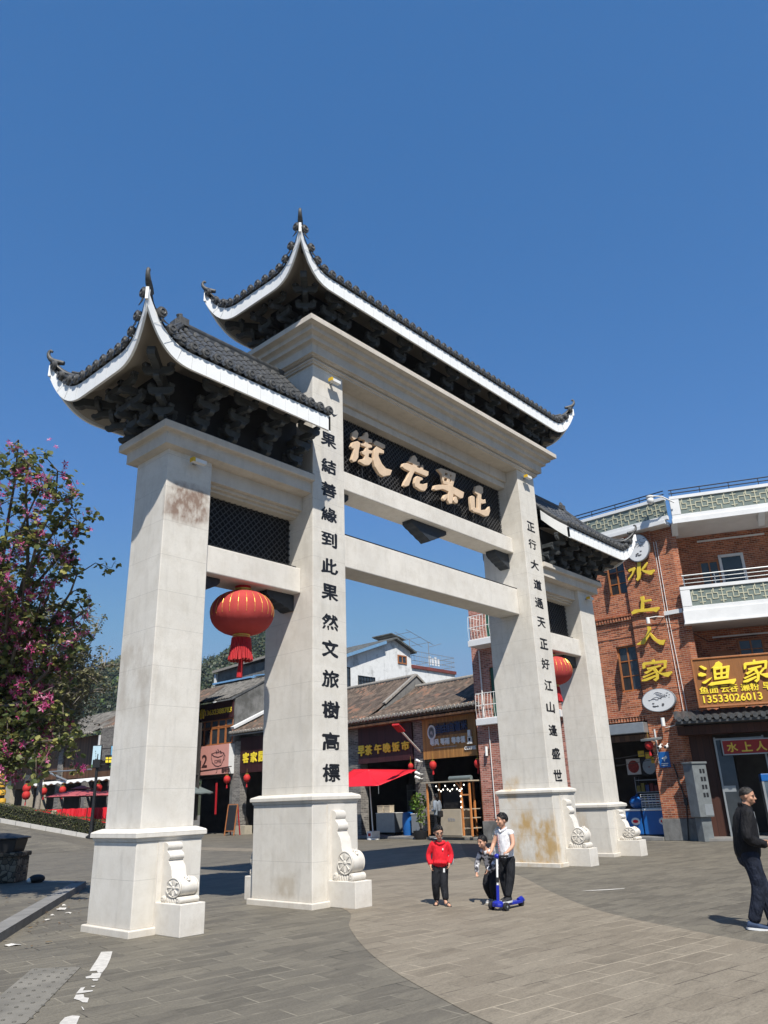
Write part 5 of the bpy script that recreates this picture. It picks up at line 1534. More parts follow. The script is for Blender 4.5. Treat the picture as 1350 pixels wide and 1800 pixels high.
# ------------------------------------------------------------------ cafe cart
x0,_ = FS.loc(755, 1470, 1.1); x1,_ = FS.loc(831, 1470, 1.1)
ct = FS.at('cafe_cart', 'orange timber cafe cart with a pale plywood counter and a string of white bulbs', 'cart', (x0+x1)/2, -1.1); h = (x1-x0)/2
m = MB(M['wood_post'])
posts = [(-h,.0),(-h,.8),(h*.62,.0),(h,.0),(h*.62,.8),(h,.8)]
for i,(a,b) in enumerate(posts):
    m = MB(M['wood_post']); m.box(a-.035,a+.035,b-.035,b+.035,.15,2.32 if a != h else 2.25); part('post', m, ct)
m = MB(M['ply']); m.box(-h-.25,h+.05,-.12,.95,2.32,2.37); part('roof_board', m, ct)
m = MB(M['grey_canopy']); m.tube([(-h*.1,.3,2.47),(h*.9,.3,2.47)], .10, 10); part('rolled_awning', m, ct, 50)
m = MB(M['ply']); m.box(-h*.45,h*.58,-.06,.6,.18,1.22); part('counter_front', m, ct, bevel=.008)
m = MB(INK2); put_text(m, '맘맘송', -.02*h, h*.30, .74,.88,-.0605,.006,.03); part('lettering', m, ct, label='faint grey lettering on the plywood')
m = MB(M['ply'])
for z in (.45,.85,1.2): m.box(h*.62,h,.0,.6,z,z+.03)
m.box(-h*.5,h,-.04,.0,.12,.18); part('side_shelf', m, ct)
m = MB(M['wood_post'])
for z in (1.75,): m.box(h*.66,h-.04,-.02,.02,z,z+.06)
m.bar((h*.62,0,2.05),(h*.40,0,2.3),.05,.05); part('brace', m, ct)
for a in (-h*.4,h*.8):
    m = MB(M['black']); m.lathe((a,.2,.09), [(.02,-.03),(.09,-.03),(.09,.03),(.02,.03)], 12, 'y'); part('wheel', m, ct)
BULB, _, bb = nodes_of('lit bulb'); bb.inputs['Base Color'].default_value = (.8,.78,.7,1); bb.inputs['Emission Color'].default_value = (1,.93,.8,1); bb.inputs['Emission Strength'].default_value = 2.0
random.seed(5)
m = MB(M['black']); wire = []
for i in range(25):
    t = i/24; wire.append((-h*.5+h*1.3*t, -.06, 2.28-.22*abs(sin(t*pi*3))-.05))
m.tube(wire, .006, 4); wr = part('light_string', m, ct)
for i in range(0,25,2):
    m = MB(BULB); p = wire[i]; m.ell((p[0],p[1],p[2]-.05),(.028,.028,.036),8,6); part('bulb', m, wr)
for k in range(4):
    m = MB(BULB); m.ell((h*.62,-.06,1.95-.22*k),(.028,.028,.036),8,6); part('bulb', m, wr)
m = MB(M['dark']); m.box(-h*.4,h*.55,.2,.28,1.25,2.1); part('menu_board', m, ct)
x,_ = FS.loc(812, 1465, 1.0)
m = MB(M['white']); m.box(-.1,.1,-.1,.1,0,.36); m.lathe((0,0,.36),[(.09,0),(.09,.04),(.02,.05)],12)
solo('white_bucket', m, 'small white container under the side shelf of the cafe cart', 'container', tuple(FS.w(x,-.9,.16)), FS.a)
# potted plant at the pier
x,_ = FS.loc(741, 1470, 1.0)
pp_ = FS.at('potted_plant', 'leafy green plant in a dark pot at the foot of the grey brick pier', 'plant', x, -1.0)
m = MB(M['black']); m.lathe((0,0,0), [(.28,0),(.34,.12),(.36,.36),(.32,.36),(.3,.30)], 16); part('pot', m, pp_, 40)
GL = leaf_mat('fresh plant leaf', [(.05,.12,.015),(.11,.20,.03),(.20,.27,.05)], .3)
TW = plain('twig bark', (.10,.075,.05), .8, .3, 20)
def leaf_quads(m, c, r, n, size, rnd):
    for _ in range(n):
        while True:
            p = Vector((rnd.uniform(-1,1), rnd.uniform(-1,1), rnd.uniform(-1,1)))
            if p.length < 1: break
        p = Vector(c)+Vector((p.x*r[0], p.y*r[1], p.z*r[2]))
        a = Vector((rnd.gauss(0,1), rnd.gauss(0,1), rnd.gauss(0,.6))).normalized(); b = a.orthogonal().normalized()
        b = Matrix.Rotation(rnd.uniform(0,6.28), 3, a) @ b
        s = size*rnd.uniform(.6,1.3); w_ = s*.42
        cdir = a.cross(b)
        m.add([p, p+a*s*.5+b*w_+cdir*w_*.3, p+a*s, p+a*s*.5-b*w_+cdir*w_*.3], [(0,1,2),(0,2,3)])
rn = random.Random(11)
m = MB(TW)
for k in range(7): m.tube([(0,0,.3),(rn.uniform(-.15,.15),rn.uniform(-.1,.1),.9),(rn.uniform(-.5,.4),rn.uniform(-.2,.2),rn.uniform(1.3,1.9))], [.018,.012,.006], 5)
part('stem', m, pp_)
m = MB(GL); leaf_quads(m,(-.1,0,1.45),(.42,.32,.42),230,.13,rn); leaf_quads(m,(.12,-.05,.95),(.25,.25,.35),80,.11,rn); part('foliage', m, pp_, recalc=False)

# ------------------------------------------------------------------ far left shop houses: 客家 and the 52 coffee house
FT = Fac(17.4, 28, -90)
kh = FT.thing('hakka_shop', 'small grey brick shop with tiled roof and dark sign partly behind the left centre pillar', 'building')
m = MB(M['brick_grey']); m.box(-2.46,-1.66,-.03,.5,.35,5.6); part('brick_pier', m, kh); m = MB(M['brick_grey']); m.box(3.5,9,0,.4,0,5.6); part('brick_pier', m, kh)
m = MB(M['plaster_beige']); m.box(-2.0,-1.0,-.08,.5,0,.5); part('pier_foot', m, kh)
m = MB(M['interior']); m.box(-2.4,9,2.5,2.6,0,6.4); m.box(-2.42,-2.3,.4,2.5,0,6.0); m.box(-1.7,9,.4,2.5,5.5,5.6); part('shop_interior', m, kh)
tiled_roof(kh, -2.3, 9.5, -.6, 6.12, 3.2, 7.85, M['old_tile'], .26, .08)
m = MB(M['white']); m.bar((-2.25,-.35,6.42),(-2.25,3.2,8.02),.34,.16); part('verge_plaster', m, kh)
m = MB(M['grey_metal']); m.box(-2.3,9,-.5,-.42,5.90,5.97); part('gutter', m, kh)
ks = FT.thing('hakka_sign', 'dark maroon sign with small yellow characters 客家 partly behind the pillar', 'sign')
m = MB(M['maroon']); m.box(-1.62,3.4,-.12,-.03,3.6,5.75); part('board', m, ks)
for c, a in (('客',-1.3),('家',-.5),('园',.3)):
    m = MB(M['yellow']); put_text(m, c, a, a+.58, 4.20, 4.78, -.125, .05, .04); part('lettering', m, ks, label='yellow character %s' % c)
small_lantern(FT, 434, 1368, .4, 'small red lantern at the door between the grey piers near the grey parasol', .22); small_lantern(FT, 399, 1370, .4, 'small red lantern under the pink coffee sign', .22)
ch = FT.thing('coffee_house', 'two storey grey gabled house with wooden windows above a pink coffee sign', 'building')
m = MB(M['plaster_grey']); m.prism([(0.0,0),(0,8.35),(3.4,10.1),(6.8,8.35),(6.8,0)][::-1], -2.75, -2.45, 'yz'); part('gable_wall', m, ch)
m = MB(M['brick_grey']); m.box(-9.5,-8.9,0,.4,0,8.2); m.box(-2.44,-2.2,-.01,.3,0,3.4); m.box(-9,-2.76,5,5.3,0,8.2); part('wall', m, ch)
tiled_roof(ch, -9.6, -2.35, -.7, 8.32, 3.4, 10.3, M['old_tile_grey'], .28, .06, caps=False)
m = MB(plain('blue tarpaulin', (.16,.33,.55), .6, .15)); m.bar((-4.8,3.3,10.36),(-9.4,3.3,10.38),.5,.12); m.bar((-4.6,3.2,10.42),(-2.4,3.3,10.30),.25,.08); part('tarpaulin', m, ch)
cs_ = FT.thing('upper_sign', 'maroon sign under the coffee house eave with a yellow phone number 13632388783', 'sign')
m = MB(M['maroon']); m.box(-7.5,-2.55,-.14,-.03,7.15,8.30); part('board', m, cs_)
xa,_ = FT.loc(340+190/9, 1120+1190/9, .15); xb,_ = FT.loc(340+605/9, 1120+1130/9, .15)
m = MB(M['gold']); put_text(m, '13632388783', xa, xb, 7.50, 7.84, -.145, .04, .012); part('lettering', m, cs_, label='yellow number 13632388783')
m = MB(M['yellow']); put_text(m, '宿', xa-.62, xa-.12, 7.36, 8.0, -.145, .05, .04); part('lettering', m, cs_, label='yellow character 宿')
for i in range(6):
    a = -7.4+.8*i
    window(ch, a, a+.78, 5.52, 6.62, .02, 1, 1, fw=.07); window(ch, a, a+.78, 6.64, 7.14, .02, 1, 1, fw=.07, gm=M['glass_blue'])
m = MB(M['interior']); m.box(-9.4,-2.76,2.5,2.6,0,8.2); m.box(-8.9,-2.76,.3,2.5,3.5,5.4); part('shop_interior', m, ch)
ps = FT.thing('pink_sign', 'pink sign box with the number 52 and a steaming coffee cup drawing', 'sign')
PK1 = plain('salmon pink', (.60,.29,.25), .55, .05)
m = MB(PK1); m.box(-8.5,-2.40,-.45,-.12,3.62,5.46); part('front', m, ps, bevel=.01)
m = MB(M['white']); m.box(-2.398,-2.36,-.44,.0,3.62,5.46); part('side', m, ps)
DK = plain('dark brown line', (.05,.02,.02), .6, .1)
def ppx(zx, zy): return FT.loc(340+zx/4.821, 1180+zy/4.821, .46)
def seg(m, pts, r): m.tube([(ppx(*p)[0], -.455, ppx(*p)[1]) for p in pts], r, 5)
m = MB(DK)
cupL = [(153,700),(152,730),(160,775),(185,800),(210,805),(235,795),(250,760),(262,700)]
seg(m, cupL, .022); seg(m, [(153,700),(175,720),(210,728),(245,715),(258,695)], .022); seg(m, [(153,700),(180,690),(225,680),(262,693)], .018)
seg(m, [(262,705),(268,715),(262,745),(248,760)], .02)
for dx in (0,18,36): seg(m, [(190+dx,672),(198+dx,680),(192+dx,690),(203+dx,697)] if dx != 18 else [(205,660),(215,672),(208,682),(218,692)], .02)
seg(m, [(20,850),(150,832),(322,805)], .03); seg(m, [(200,835),(198,855),(190,862)], .02)
part('cup_drawing', m, ps)
def ptext(s, zx0, zx1, zy0, zy1, bold=.03):
    x0, z1 = ppx(zx0, zy0); x1, z0 = ppx(zx1, zy1); m = MB(DK); put_text(m, s, x0, x1, z0, z1, -.451, .012, bold); part('lettering', m, ps, label='dark lettering %s' % s)
ptext('2', 75,112,712,812,.02); ptext('5', -5,30,720,820,.02); ptext('咖啡馆', 240,305,822,858,.03); ptext('COFFEE', 178,235,752,775,.0)
# grey scalloped parasol, chalk board, planter with figure
gp = FT.at('grey_parasol', 'grey parasol with scalloped edge in front of the pink coffee sign', 'parasol', -6.1, -2.4)
def round_parasol(t, mat, R_, zt, zb, tiers=False, n=8, scal=True):
    m = MB(mat); loops = []
    K = n*4
    for i in range(7):
        q = i/6; z = zt+(zb-zt)*(q**1.25); 
        loops.append([(R_*q*cos(2*pi*j/K)*(1-.03*(1-cos(2*pi*j/4))*q), R_*q*sin(2*pi*j/K)*(1-.03*(1-cos(2*pi*j/4))*q), z) for j in range(K)])
    if scal: loops.append([(R_*1.0*cos(2*pi*j/K), R_*1.0*sin(2*pi*j/K), zb-.08-.05*(j % 2)) for j in range(K)])
    loops[0] = [(.02*cos(2*pi*j/K), .02*sin(2*pi*j/K), zt) for j in range(K)]
    m.loft(loops, cap=False); o = part('canopy', m, t, 30, recalc=False); sd = o.modifiers.new('thick','SOLIDIFY'); sd.thickness = .01
    if tiers:
        m = MB(mat); l2 = [[(R_*.30*q*cos(2*pi*j/K)+.0, R_*.30*q*sin(2*pi*j/K), zt+.22-.22*q) for j in range(K)] for q in (.05,.5,1.0)]
        m.loft(l2, cap=False); o = part('top_tier', m, t, 30, recalc=False); sd = o.modifiers.new('thick','SOLIDIFY'); sd.thickness = .01
    m = MB(M['white_metal'] if not tiers else M['black']); m.tube([(0,0,0),(0,0,zt+.02)], .03, 8); m.lathe((0,0,0),[(.3,0),(.3,.08),(.06,.12)],14); part('pole', m, t, 40)
    m = MB(M['grey_metal'])
    for j in range(n): a = 2*pi*j/n; m.tube([(0,0,zt-.03),(R_*cos(a)*.97,R_*sin(a)*.97,zb-.02)], .012, 4)
    part('ribs', m, t)
round_parasol(gp, M['grey_canopy'], 2.9, 3.55, 2.55)
x,_ = FT.loc(405, 1466, 1.2)
cb = FT.at('chalk_board', 'black menu easel with wood frame leaning at the grey brick pier', 'board', x, -1.3, 0, rot=.25)
m = MB(M['wood_frame'])
m.bar((-.35,.0,0),(-.35,.30,1.75),.06,.05).bar((.35,.0,0),(.35,.30,1.75),.06,.05).bar((-.35,.30,1.75),(.35,.30,1.75),.06,.05).bar((-.35,.05,.25),(.35,.05,.25),.06,.05); part('frame', m, cb)
m = MB(M['black']); m.add([(-.33,.055,.28),(.33,.055,.28),(.33,.285,1.7),(-.33,.285,1.7),(-.33,.085,.28),(.33,.085,.28),(.33,.315,1.7),(-.33,.315,1.7)], [(0,1,2,3),(7,6,5,4),(0,4,5,1),(1,5,6,2),(2,6,7,3),(3,7,4,0)]); part('slate', m, cb)
m = MB(M['red_dark']); m.bar((-.35,.6,0),(-.33,.32,1.7),.06,.05).bar((.35,.6,0),(.33,.32,1.7),.06,.05); part('back_leg', m, cb)
m = MB(M['red_dark']); xr,_ = FT.loc(381, 1400, 0.2); m.box(-.09,.09,-.01,.01,-1.5,.4); solo('red_banner', m, 'narrow red cloth strip hanging in the dark coffee house doorway', 'banner', tuple(FT.w(xr,-.25,2.7)), FT.a)
# stone coloured house further behind
bw = FT.thing('rear_house', 'grey walled house with a pale flat roof edge seen behind the lantern tassel', 'building')
m = MB(M['plaster_grey']); m.box(-15.6,-4,8.0,14,0,12.6); part('wall', m, bw)
m = MB(M['plaster_white']); m.box(-15.85,-15.62,7.8,8.0,9,12.4); part('corner_strip', m, bw)
m = MB(M['tile_end']); m.add([(-15.9,7.6,12.45),(-4,7.6,13.0),(-4,11,13.6),(-15.9,11,13.05),(-15.9,7.6,12.65),(-4,7.6,13.2),(-4,11,13.8),(-15.9,11,13.25)], [(3,2,1,0),(4,5,6,7),(0,1,5,4),(1,2,6,5),(2,3,7,6),(3,0,4,7)]); part('roof', m, bw)

# ------------------------------------------------------------------ white gabled house behind the row
FW = Fac(17.0, 24.0, 0)
wh = FW.thing('white_house', 'white stained gabled house with a roof terrace behind the tiled shops', 'building')
def wp(zx, zy, off=0): return FW.loc(600+zx/4.821, 1100+zy/4.821, off)
a = wp(75,530); lft = -1.5
ap = wp(440,118); el = wp(75,238); er = wp(582,205)
sl = (ap[1]-el[1])/(ap[0]-el[0])
lx_ = el[0]-.6; lz_ = el[1]-.6*sl
cr = wp(590,325); ce = wp(962,402)
m = MB(M['plaster_white']); zz0 = 3.0
poly = [(lx_,zz0),(lx_,lz_),ap,er,(er[0]+.05,cr[1]),(ce[0],cr[1]-.05),(ce[0],zz0)]
m.prism(poly[::-1], 0, .3); part('gable_wall', m, wh)
m = MB(M['plaster_white']); m.box(ce[0]-.3,ce[0],.3,8,zz0,cr[1]-.05); m.box(lx_,lx_+.3,.3,8,zz0,lz_); m.box(lx_,ce[0],7.7,8,zz0,lz_); m.box(er[0]-.2,er[0]+.05,.3,8,zz0,er[1]); part('wall', m, wh)
TILE_D = tile_mat('dark slate roof', (.10,.105,.10), None, 0)
m = MB(TILE_D)
for (p, q) in (((lx_-.4, lz_-.4*sl), ap), ((er[0]+.35, er[1]-.28), ap)):
    m.add([(p[0],-.35,p[1]+.02),(q[0],-.35,q[1]+.02),(q[0],8,q[1]+.02),(p[0],8,p[1]+.02),(p[0],-.35,p[1]+.14),(q[0],-.35,q[1]+.14),(q[0],8,q[1]+.14),(p[0],8,p[1]+.14)], [(3,2,1,0),(4,5,6,7),(0,1,5,4),(1,2,6,5),(2,3,7,6),(3,0,4,7)])
part('roof', m, wh)
m = MB(plain('blue verge sheet', (.16,.30,.46), .5, .15)); m.bar((lx_-.4,-.40,lz_-.4*sl+.0),(ap[0]-1.2,-.40,ap[1]-1.2*sl+.02),.08,.2); part('verge_sheet', m, wh)
w1, w2 = wp(475,245), wp(553,330); window(wh, w1[0], w2[0], w2[1], w1[1], -.002, 2, 1, fw=.09)
w1, w2 = wp(140,420), wp(285,520); window(wh, w1[0], w2[0], w2[1], w1[1], -.002, 6, 2, fm=M['black'], fw=.05, name='barred_window')
w1, w2 = wp(50,350), wp(75,530); window(wh, w1[0]-.8, w2[0], w2[1], w1[1], -.002, 2, 2, fm=M['black'], fw=.05)
m = MB(plain('faded maroon coping', (.16,.045,.04), .8, .3, 2)); m.box(er[0]+.06,ce[0]+.05,-.12,.25,cr[1]-.28,cr[1]-.05); part('terrace_edge', m, wh)
tr = cr[1]-.05
m = MB(M['grey_metal'])
for zz in (.35,.7,1.05): m.tube([(er[0]+.1,-.02,tr+zz),(ce[0],-.02,tr+zz),(ce[0],7,tr+zz)], .022, 5)
k = er[0]+.1
while k < ce[0]: m.tube([(k,-.02,tr),(k,-.02,tr+1.05)], .013, 4); k += .3
part('terrace_rail', m, wh)
m = MB(M['grey_metal']); px0 = er[0]+.2; px1 = er[0]+(ce[0]-er[0])*.46
for x_ in (px0,px1):
    for y_ in (.2,3.5): m.tube([(x_,y_,tr),(x_,y_,tr+2.0)], .03, 5)
for y_ in (.2,1.3,2.4,3.5): m.tube([(px0-.3,y_,tr+2.6),(px1+.6,y_,tr+1.85)], .02, 5)
for q in (0,.5,1): m.tube([(px0+(px1-px0)*q,.0,tr+2.45-.5*q),(px0+(px1-px0)*q,3.6,tr+2.45-.5*q)], .02, 5)
m.tube([(px1,.2,tr+1.6),(px1+1.6,.2,tr+2.05)], .02, 5)
m.use(TILE_D); m.bar((px0-.35,2.6,tr+2.55),(px0+1.3,2.6,tr+2.25),2.0,.08); part('pergola', m, wh)
random.seed(9)
for i in range(4):
    m = MB(M['white']); x_ = er[0]+(ce[0]-er[0])*(.52+.07*i); m.box(x_,x_+.24,.5,.52,tr+.35,tr+1.0-.1*(i%2))
    solo('hanging_cloth', m, 'white cloth hung up to dry on the roof terrace', 'cloth', tuple(FW.P), 0, 'white cloths drying on the roof terrace')

m = MB(M['black']); m.tube([(-6.9,-.12,7.75),(-4,-.14,7.66),(-2.1,-.16,7.70),(-.72,-.16,7.62),(0,-.05,7.50)], .012, 5); pr('wall_cable', m)
m = MB(M['black']); m.T = RT; m.tube([(.1,-.02,7.2),(.8,.9,6.9),(1.4,1.46,7.05),(2.6,1.46,7.1)], .016, 5); pr('wall_cable', m)
gs = FS.at('goods_rack', 'dim shelf rack with boxes inside the breakfast shop behind the steel counter', 'shelf', -6.1, 2.6, .1)
m = MB(M['grey_metal'])
for z in (.5,1.0,1.5,2.0): m.box(-1.2,1.2,0,.4,z,z+.03)
for x in (-1.2,1.17): m.box(x,x+.03,0,.4,0,2.3)
part('rack', m, gs)
random.seed(12)
for i in range(14):
    m = MB(random.choice(PK+[M['ply'],M['white']])); z = (.53,1.03,1.53)[i % 3]; x = -1.1+2.1*random.random(); m.box(x,x+random.uniform(.15,.35),.02,.3,z,z+random.uniform(.15,.38)); part('packet', m, gs)
hb2 = FS.at('menu_panel', 'pale menu panel on the inner wall of the breakfast shop', 'panel', -7.2, 3.9, 2.0)
m = MB(M['grey_metal']); m.box(-.5,.5,-.03,0,0,1.1); part('panel', m, hb2); m = MB(M['white'])
for k in range(6): m.box(-.4,.4-.1*(k%2),-.036,-.031,.12+.15*k,.17+.15*k)
part('menu_lines', m, hb2)
# ================================================================== left side: ramp, hedge, barrier, timber shops
def P3(v): return (v.x, v.y, v.z)
cr_a = gnd(165,1494.5); cr_b = gnd(56,1500.5)
dcr = (cr_b-cr_a).normalized()
KD = 43.0
k0 = at_depth(0,1446,KD); k1 = at_depth(160,1475,KD)
dk = (k0-k1)
m = MB(M['pave_grey'])
A = [cr_a-dcr*4, cr_a, cr_b, cr_b+dcr*6]; B = [k1-dk*.22, k1, k0, k0+dk*.8]
B[0].z = 0.0
for p in A: p.z = .004
m.add([P3(p) for p in A+B], [(i,i+1,5+i,4+i) for i in range(3)])
struct('ramp', m)
m = MB(M['kerb_pale'])
back = Vector((dk.y, -dk.x, 0)).normalized()
if back.dot(Vector((sin(YAW),cos(YAW),0))) < 0: back = -back
for i in range(3):
    a, b = B[i], B[i+1]
    n_ = 6
    for j in range(n_):
        p = a.lerp(b, j/n_); q = a.lerp(b, (j+1)/n_-.004)
        m.add([P3(p+back*o+Vector((0,0,h))) for o,h in ((0,-.1),(0,.22),(.25,.22),(.25,-.1))]+[P3(q+back*o+Vector((0,0,h))) for o,h in ((0,-.1),(0,.22),(.25,.22),(.25,-.1))], [(0,1,2,3),(7,6,5,4),(0,4,5,1),(1,5,6,2),(2,6,7,3),(3,7,4,0)])
struct('kerb', m)
soil = plain('planting soil', (.07,.05,.035), .9, .3, 3)
m = MB(soil); m.add([P3(p+back*.25+Vector((0,0,.15))) for p in B]+[P3(p+back*14+Vector((0,0,.15))) for p in B], [(i,i+1,5+i,4+i) for i in range(3)]); struct('planting_bed', m)
# clipped hedge
HG = leaf_mat('hedge leaf', [(.018,.030,.010),(.035,.052,.014),(.070,.078,.022),(.10,.085,.035)], .15)
rn = random.Random(21)
hd = thing('clipped_hedge', 'low clipped green hedge along the pale kerb at the left', 'hedge', P3(k1))
m = MB(HG)
bark = plain('hedge core', (.02,.022,.012), .9, .3)
hc = MB(bark)
Bh = [B[0]+(B[1]-B[0])*.2, B[1], B[2], B[3]]
for i in range(3):
    a, b = Bh[i], Bh[i+1]; L = (b-a).length; n_ = int(L*420)
    for _ in range(n_):
        t = rn.random(); q = a.lerp(b, t)-k1; dd = rn.random(); hh = rn.random()
        top = .74+.06*noise.noise(Vector((t*L*.9,i,0)))*2
        side = rn.random()
        if side < .45: off, z = .35+rn.uniform(-.04,.06), .2+top*hh
        elif side < .9: off, z = .35+1.1*dd, .2+top+rn.uniform(-.05,.05)
        else: off, z = .35+1.1*dd, .2+top*hh
        leaf_c = q+back*off+Vector((0,0,z))
        aa = Vector((rn.gauss(0,1),rn.gauss(0,1),rn.gauss(.3,1))).normalized(); bb = aa.orthogonal().normalized(); s = .085*rn.uniform(.6,1.3)
        m.add([leaf_c, leaf_c+aa*s*.5+bb*s*.35, leaf_c+aa*s, leaf_c+aa*s*.5-bb*s*.35], [(0,1,2,3)])
    hc.add([P3(p-k1+back*o+Vector((0,0,h))) for p in (a,b) for o,h in ((.42,.15),(.42,.86),(1.35,.86),(1.35,.15))], [(0,1,2,3),(7,6,5,4),(0,4,5,1),(1,5,6,2),(2,6,7,3),(3,7,4,0)])
part('hedge_core', hc, hd); part('foliage', m, hd, recalc=False)
# red cloth barrier
rb_ = at_depth(188,1437,45.5); lb_ = at_depth(36,1428,45.5); rt_ = at_depth(188,1414.5,45.5)
bz = rt_.z
vb = (lb_-rb_); vb.z = 0; Lb_ = vb.length; vb.normalize()
br_ = thing('cloth_barrier', 'long bright red cloth barrier behind the hedge at the left', 'barrier', (rb_.x, rb_.y, bz-1.15), atan2(vb.y, vb.x))
m = MB(plain('red barrier cloth', (.62,.016,.028), .7, .15, 1.5)); rows = []
for i in range(121):
    x = (Lb_+2.5)*i/120-2.0; y = .05*sin(i*1.3)+.03*sin(i*3.1)
    rows.append([(x,y,.05),(x,y*1.2,.5),(x,y*.6,1.0+.012*sin(i*.8)),(x,y*.6+.02,1.0+.012*sin(i*.8)),(x,y*1.2+.02,.5),(x,y+.02,.05)])
m.loft(rows); part('cloth', m, br_)
m = MB(M['black'])
k = -1.8
while k < Lb_+.5: m.tube([(k,.06,0),(k,.06,1.02)], .025, 6); k += 1.5
part('post', m, br_); m = MB(M['ply']); m.box(Lb_*.58,Lb_*.58+.32,.07,.10,.15,.95); part('notice', m, br_)
# parasols
pk = at_depth(144,1381,48.6); ed = at_depth(76,1405,48.6)
t = thing('round_parasol', 'faded red two tiered parasol behind the barrier at the left', 'parasol', (pk.x, pk.y, .85), 0, 'faded red parasols behind the barrier')
round_parasol(t, M['pink_canopy'], 2.3, pk.z-.85-.2, ed.z-.85+.08, True, 8, False)
pk2 = at_depth(214,1383,49.6)
dup(t, (pk2.x, pk2.y, .85), None, 'faded red parasol whose tip reaches out behind the left outer pillar')
# street lamp with light boxes
lp = at_depth(161,1449,43.3); lt = at_depth(172,1322,43.3)
sl_ = thing('street_lamp', 'black street lamp with two upright picture panels beside the hedge', 'lamp', (lp.x, lp.y, .2), atan2(_r.y,_r.x))
H_ = at_depth(176,1322,43.3).z-.2
m = MB(M['black']); m.tube([(0,0,0),(0,0,.5),(0,0,H_)], [.14,.10,.075], 10); m.lathe((0,0,0),[(.26,0),(.26,.12),(.14,.2)],12); part('pole', m, sl_, 50)
def sloc(px, py):
    q = at_depth(px, py, 43.3)-Vector((lp.x,lp.y,.2)); return q.dot(_r.normalized()*1.0), q.z
bx0, bz1 = sloc(152,1308); bx1, bz0 = sloc(166.5,1347)
PB = plain('pale blue print', (.42,.58,.66), .5, .1, 2); PB2 = plain('blue print', (.16,.40,.62), .5, .25, 2); PGn = plain('green print', (.12,.25,.08), .5, .3, 3)
def board(x0, x1, z0, z1, kind):
    m = MB(M['black']); m.box(x0-.04,x1+.04,-.06,.06,z0-.04,z1+.04); f = part('light_box', m, sl_, bevel=.01)
    m = MB(PB if kind == 0 else PB2); m.box(x0,x1,-.066,-.061,z0,z1); part('picture', m, f)
    m = MB(PGn); m.box(x0,x1,-.070,-.0665,z0,z0+.16); part('picture_foot', m, f)
    m = MB(M['black'])
    if kind == 0:
        for k in range(5): m.box(x0+.15+.02*k,x0+.18+.02*k,-.071,-.0665,z1-.35-.13*k,z1-.27-.13*k)
        m.box(x0+.16,x1-.1,-.071,-.0665,z0+.36,z0+.46)
    else:
        for k in range(6): m.box(x0+.2,x0+.26,-.071,-.0665,z1-.3-.11*k,z1-.24-.11*k)
    part('picture_ink', m, f)
board(bx0, bx1, bz0, bz1, 0)
cx0, cz1 = sloc(185,1308); cx1, cz0 = sloc(201,1347); board(cx0, cx1, cz0, cz1, 1)
m = MB(M['black'])
for zz in (bz0+.15, bz1-.15): m.tube([(bx1,0,zz),(cx0,0,zz)], .03, 6)
m.box(-.22,.22,-.2,.2,bz0-.02,bz0+.42); part('arm', m, sl_)
lx0, lz1 = sloc(178,1328); lx1, lz0 = sloc(189,1339)
m = MB(M['yellow']); m.T = Matrix.Identity(4); m.box(lx0,lx1,-.22,-.05,lz0,lz1); lh = part('lantern_head', m, sl_, bevel=.02)
m = MB(M['black']); m.box((lx0+lx1)/2-.02,(lx0+lx1)/2+.02,-.225,-.2205,lz0,lz1); m.box(lx0,lx1,-.225,-.2205,(lz0+lz1)/2-.02,(lz0+lz1)/2+.02); m.box(lx0-.04,lx1+.04,-.25,-.02,lz1,lz1+.08); part('lantern_frame', m, lh)
# row of timber fronted shops further back
h0 = at_depth(100,1430,55.5)
FK = Fac(h0.x, h0.y, -90)
def kx(px, py=1380, off=0): return FK.loc(px, py, off)
eL = kx(0,1342,.7); e2 = kx(79,1301,.7); e3 = kx(189,1281,.7)
th = FK.thing('timber_shop', 'brown timber fronted shop house with tiled roof behind the red parasol', 'building')
g0 = .9
xL, xM, xR = kx(-60)[0], kx(72)[0], kx(205)[0]; xE = kx(300)[0]
m = MB(M['wood_dark']); m.box(xM,xE,0,.25,g0+2.7,e2[1]-.1); part('upper_wall', m, th)
m = MB(M['brick_grey'])
for px in (74,104,150,197):
    x = kx(px)[0]; m = MB(M['brick_grey'] if px != 74 else M['plaster_beige']); m.box(x-.35,x+.35,-.12,.3,g0,g0+2.9 if px > 120 else e2[1]-.6); part('pier', m, th)
m = MB(M['interior']); m.box(xL-3,xE,2,2.1,g0,e2[1]); m.box(xL-3,xE,.26,2,g0+2.7,g0+2.8); part('shop_interior', m, th)
tiled_roof(th, xM-.3, kx(172)[0], -.9, e2[1], 3.2, e2[1]+2.1, M['old_tile_grey'], .3, .06)
tiled_roof(th, kx(168)[0]-1.5, xE+.3, -.2, e3[1]+.2, 3.6, e3[1]+2.4, M['old_tile'], .3, .06)
m = MB(M['brick_grey']); x = kx(176)[0]; m.box(x,xE,-.3,-.01,g0+4,e3[1]+.1); part('brick_panel', m, th)
m = MB(M['white']); m.box(x-.2,x,-.35,0,e2[1]-1.9,e2[1]-.2); part('white_post', m, th)
m = MB(M['white_metal']); rows = []
for i in range(61):
    xx = xM-.5+(xR+3-xM)*i/60; rows.append([(xx,-.5,g0+2.72+.06*sin(i*1.5)),(xx,-.45,g0+2.9),(xx,-.40,g0+2.92),(xx,-.46,g0+2.70+.06*sin(i*1.5))])
m.loft(rows); part('awning_valance', m, th, 60)
m = MB(M['grey_metal']); a = kx(77,1354,.5); b = kx(117,1372,.5); m.tube([(a[0],-.5,a[1]),(b[0],-.5,b[1])], .08, 6); m.tube([(kx(80)[0],-.3,kx(80,1357,.3)[1]),(kx(165)[0],-.3,kx(165,1352,.3)[1])], .06, 6); part('pipe', m, th)
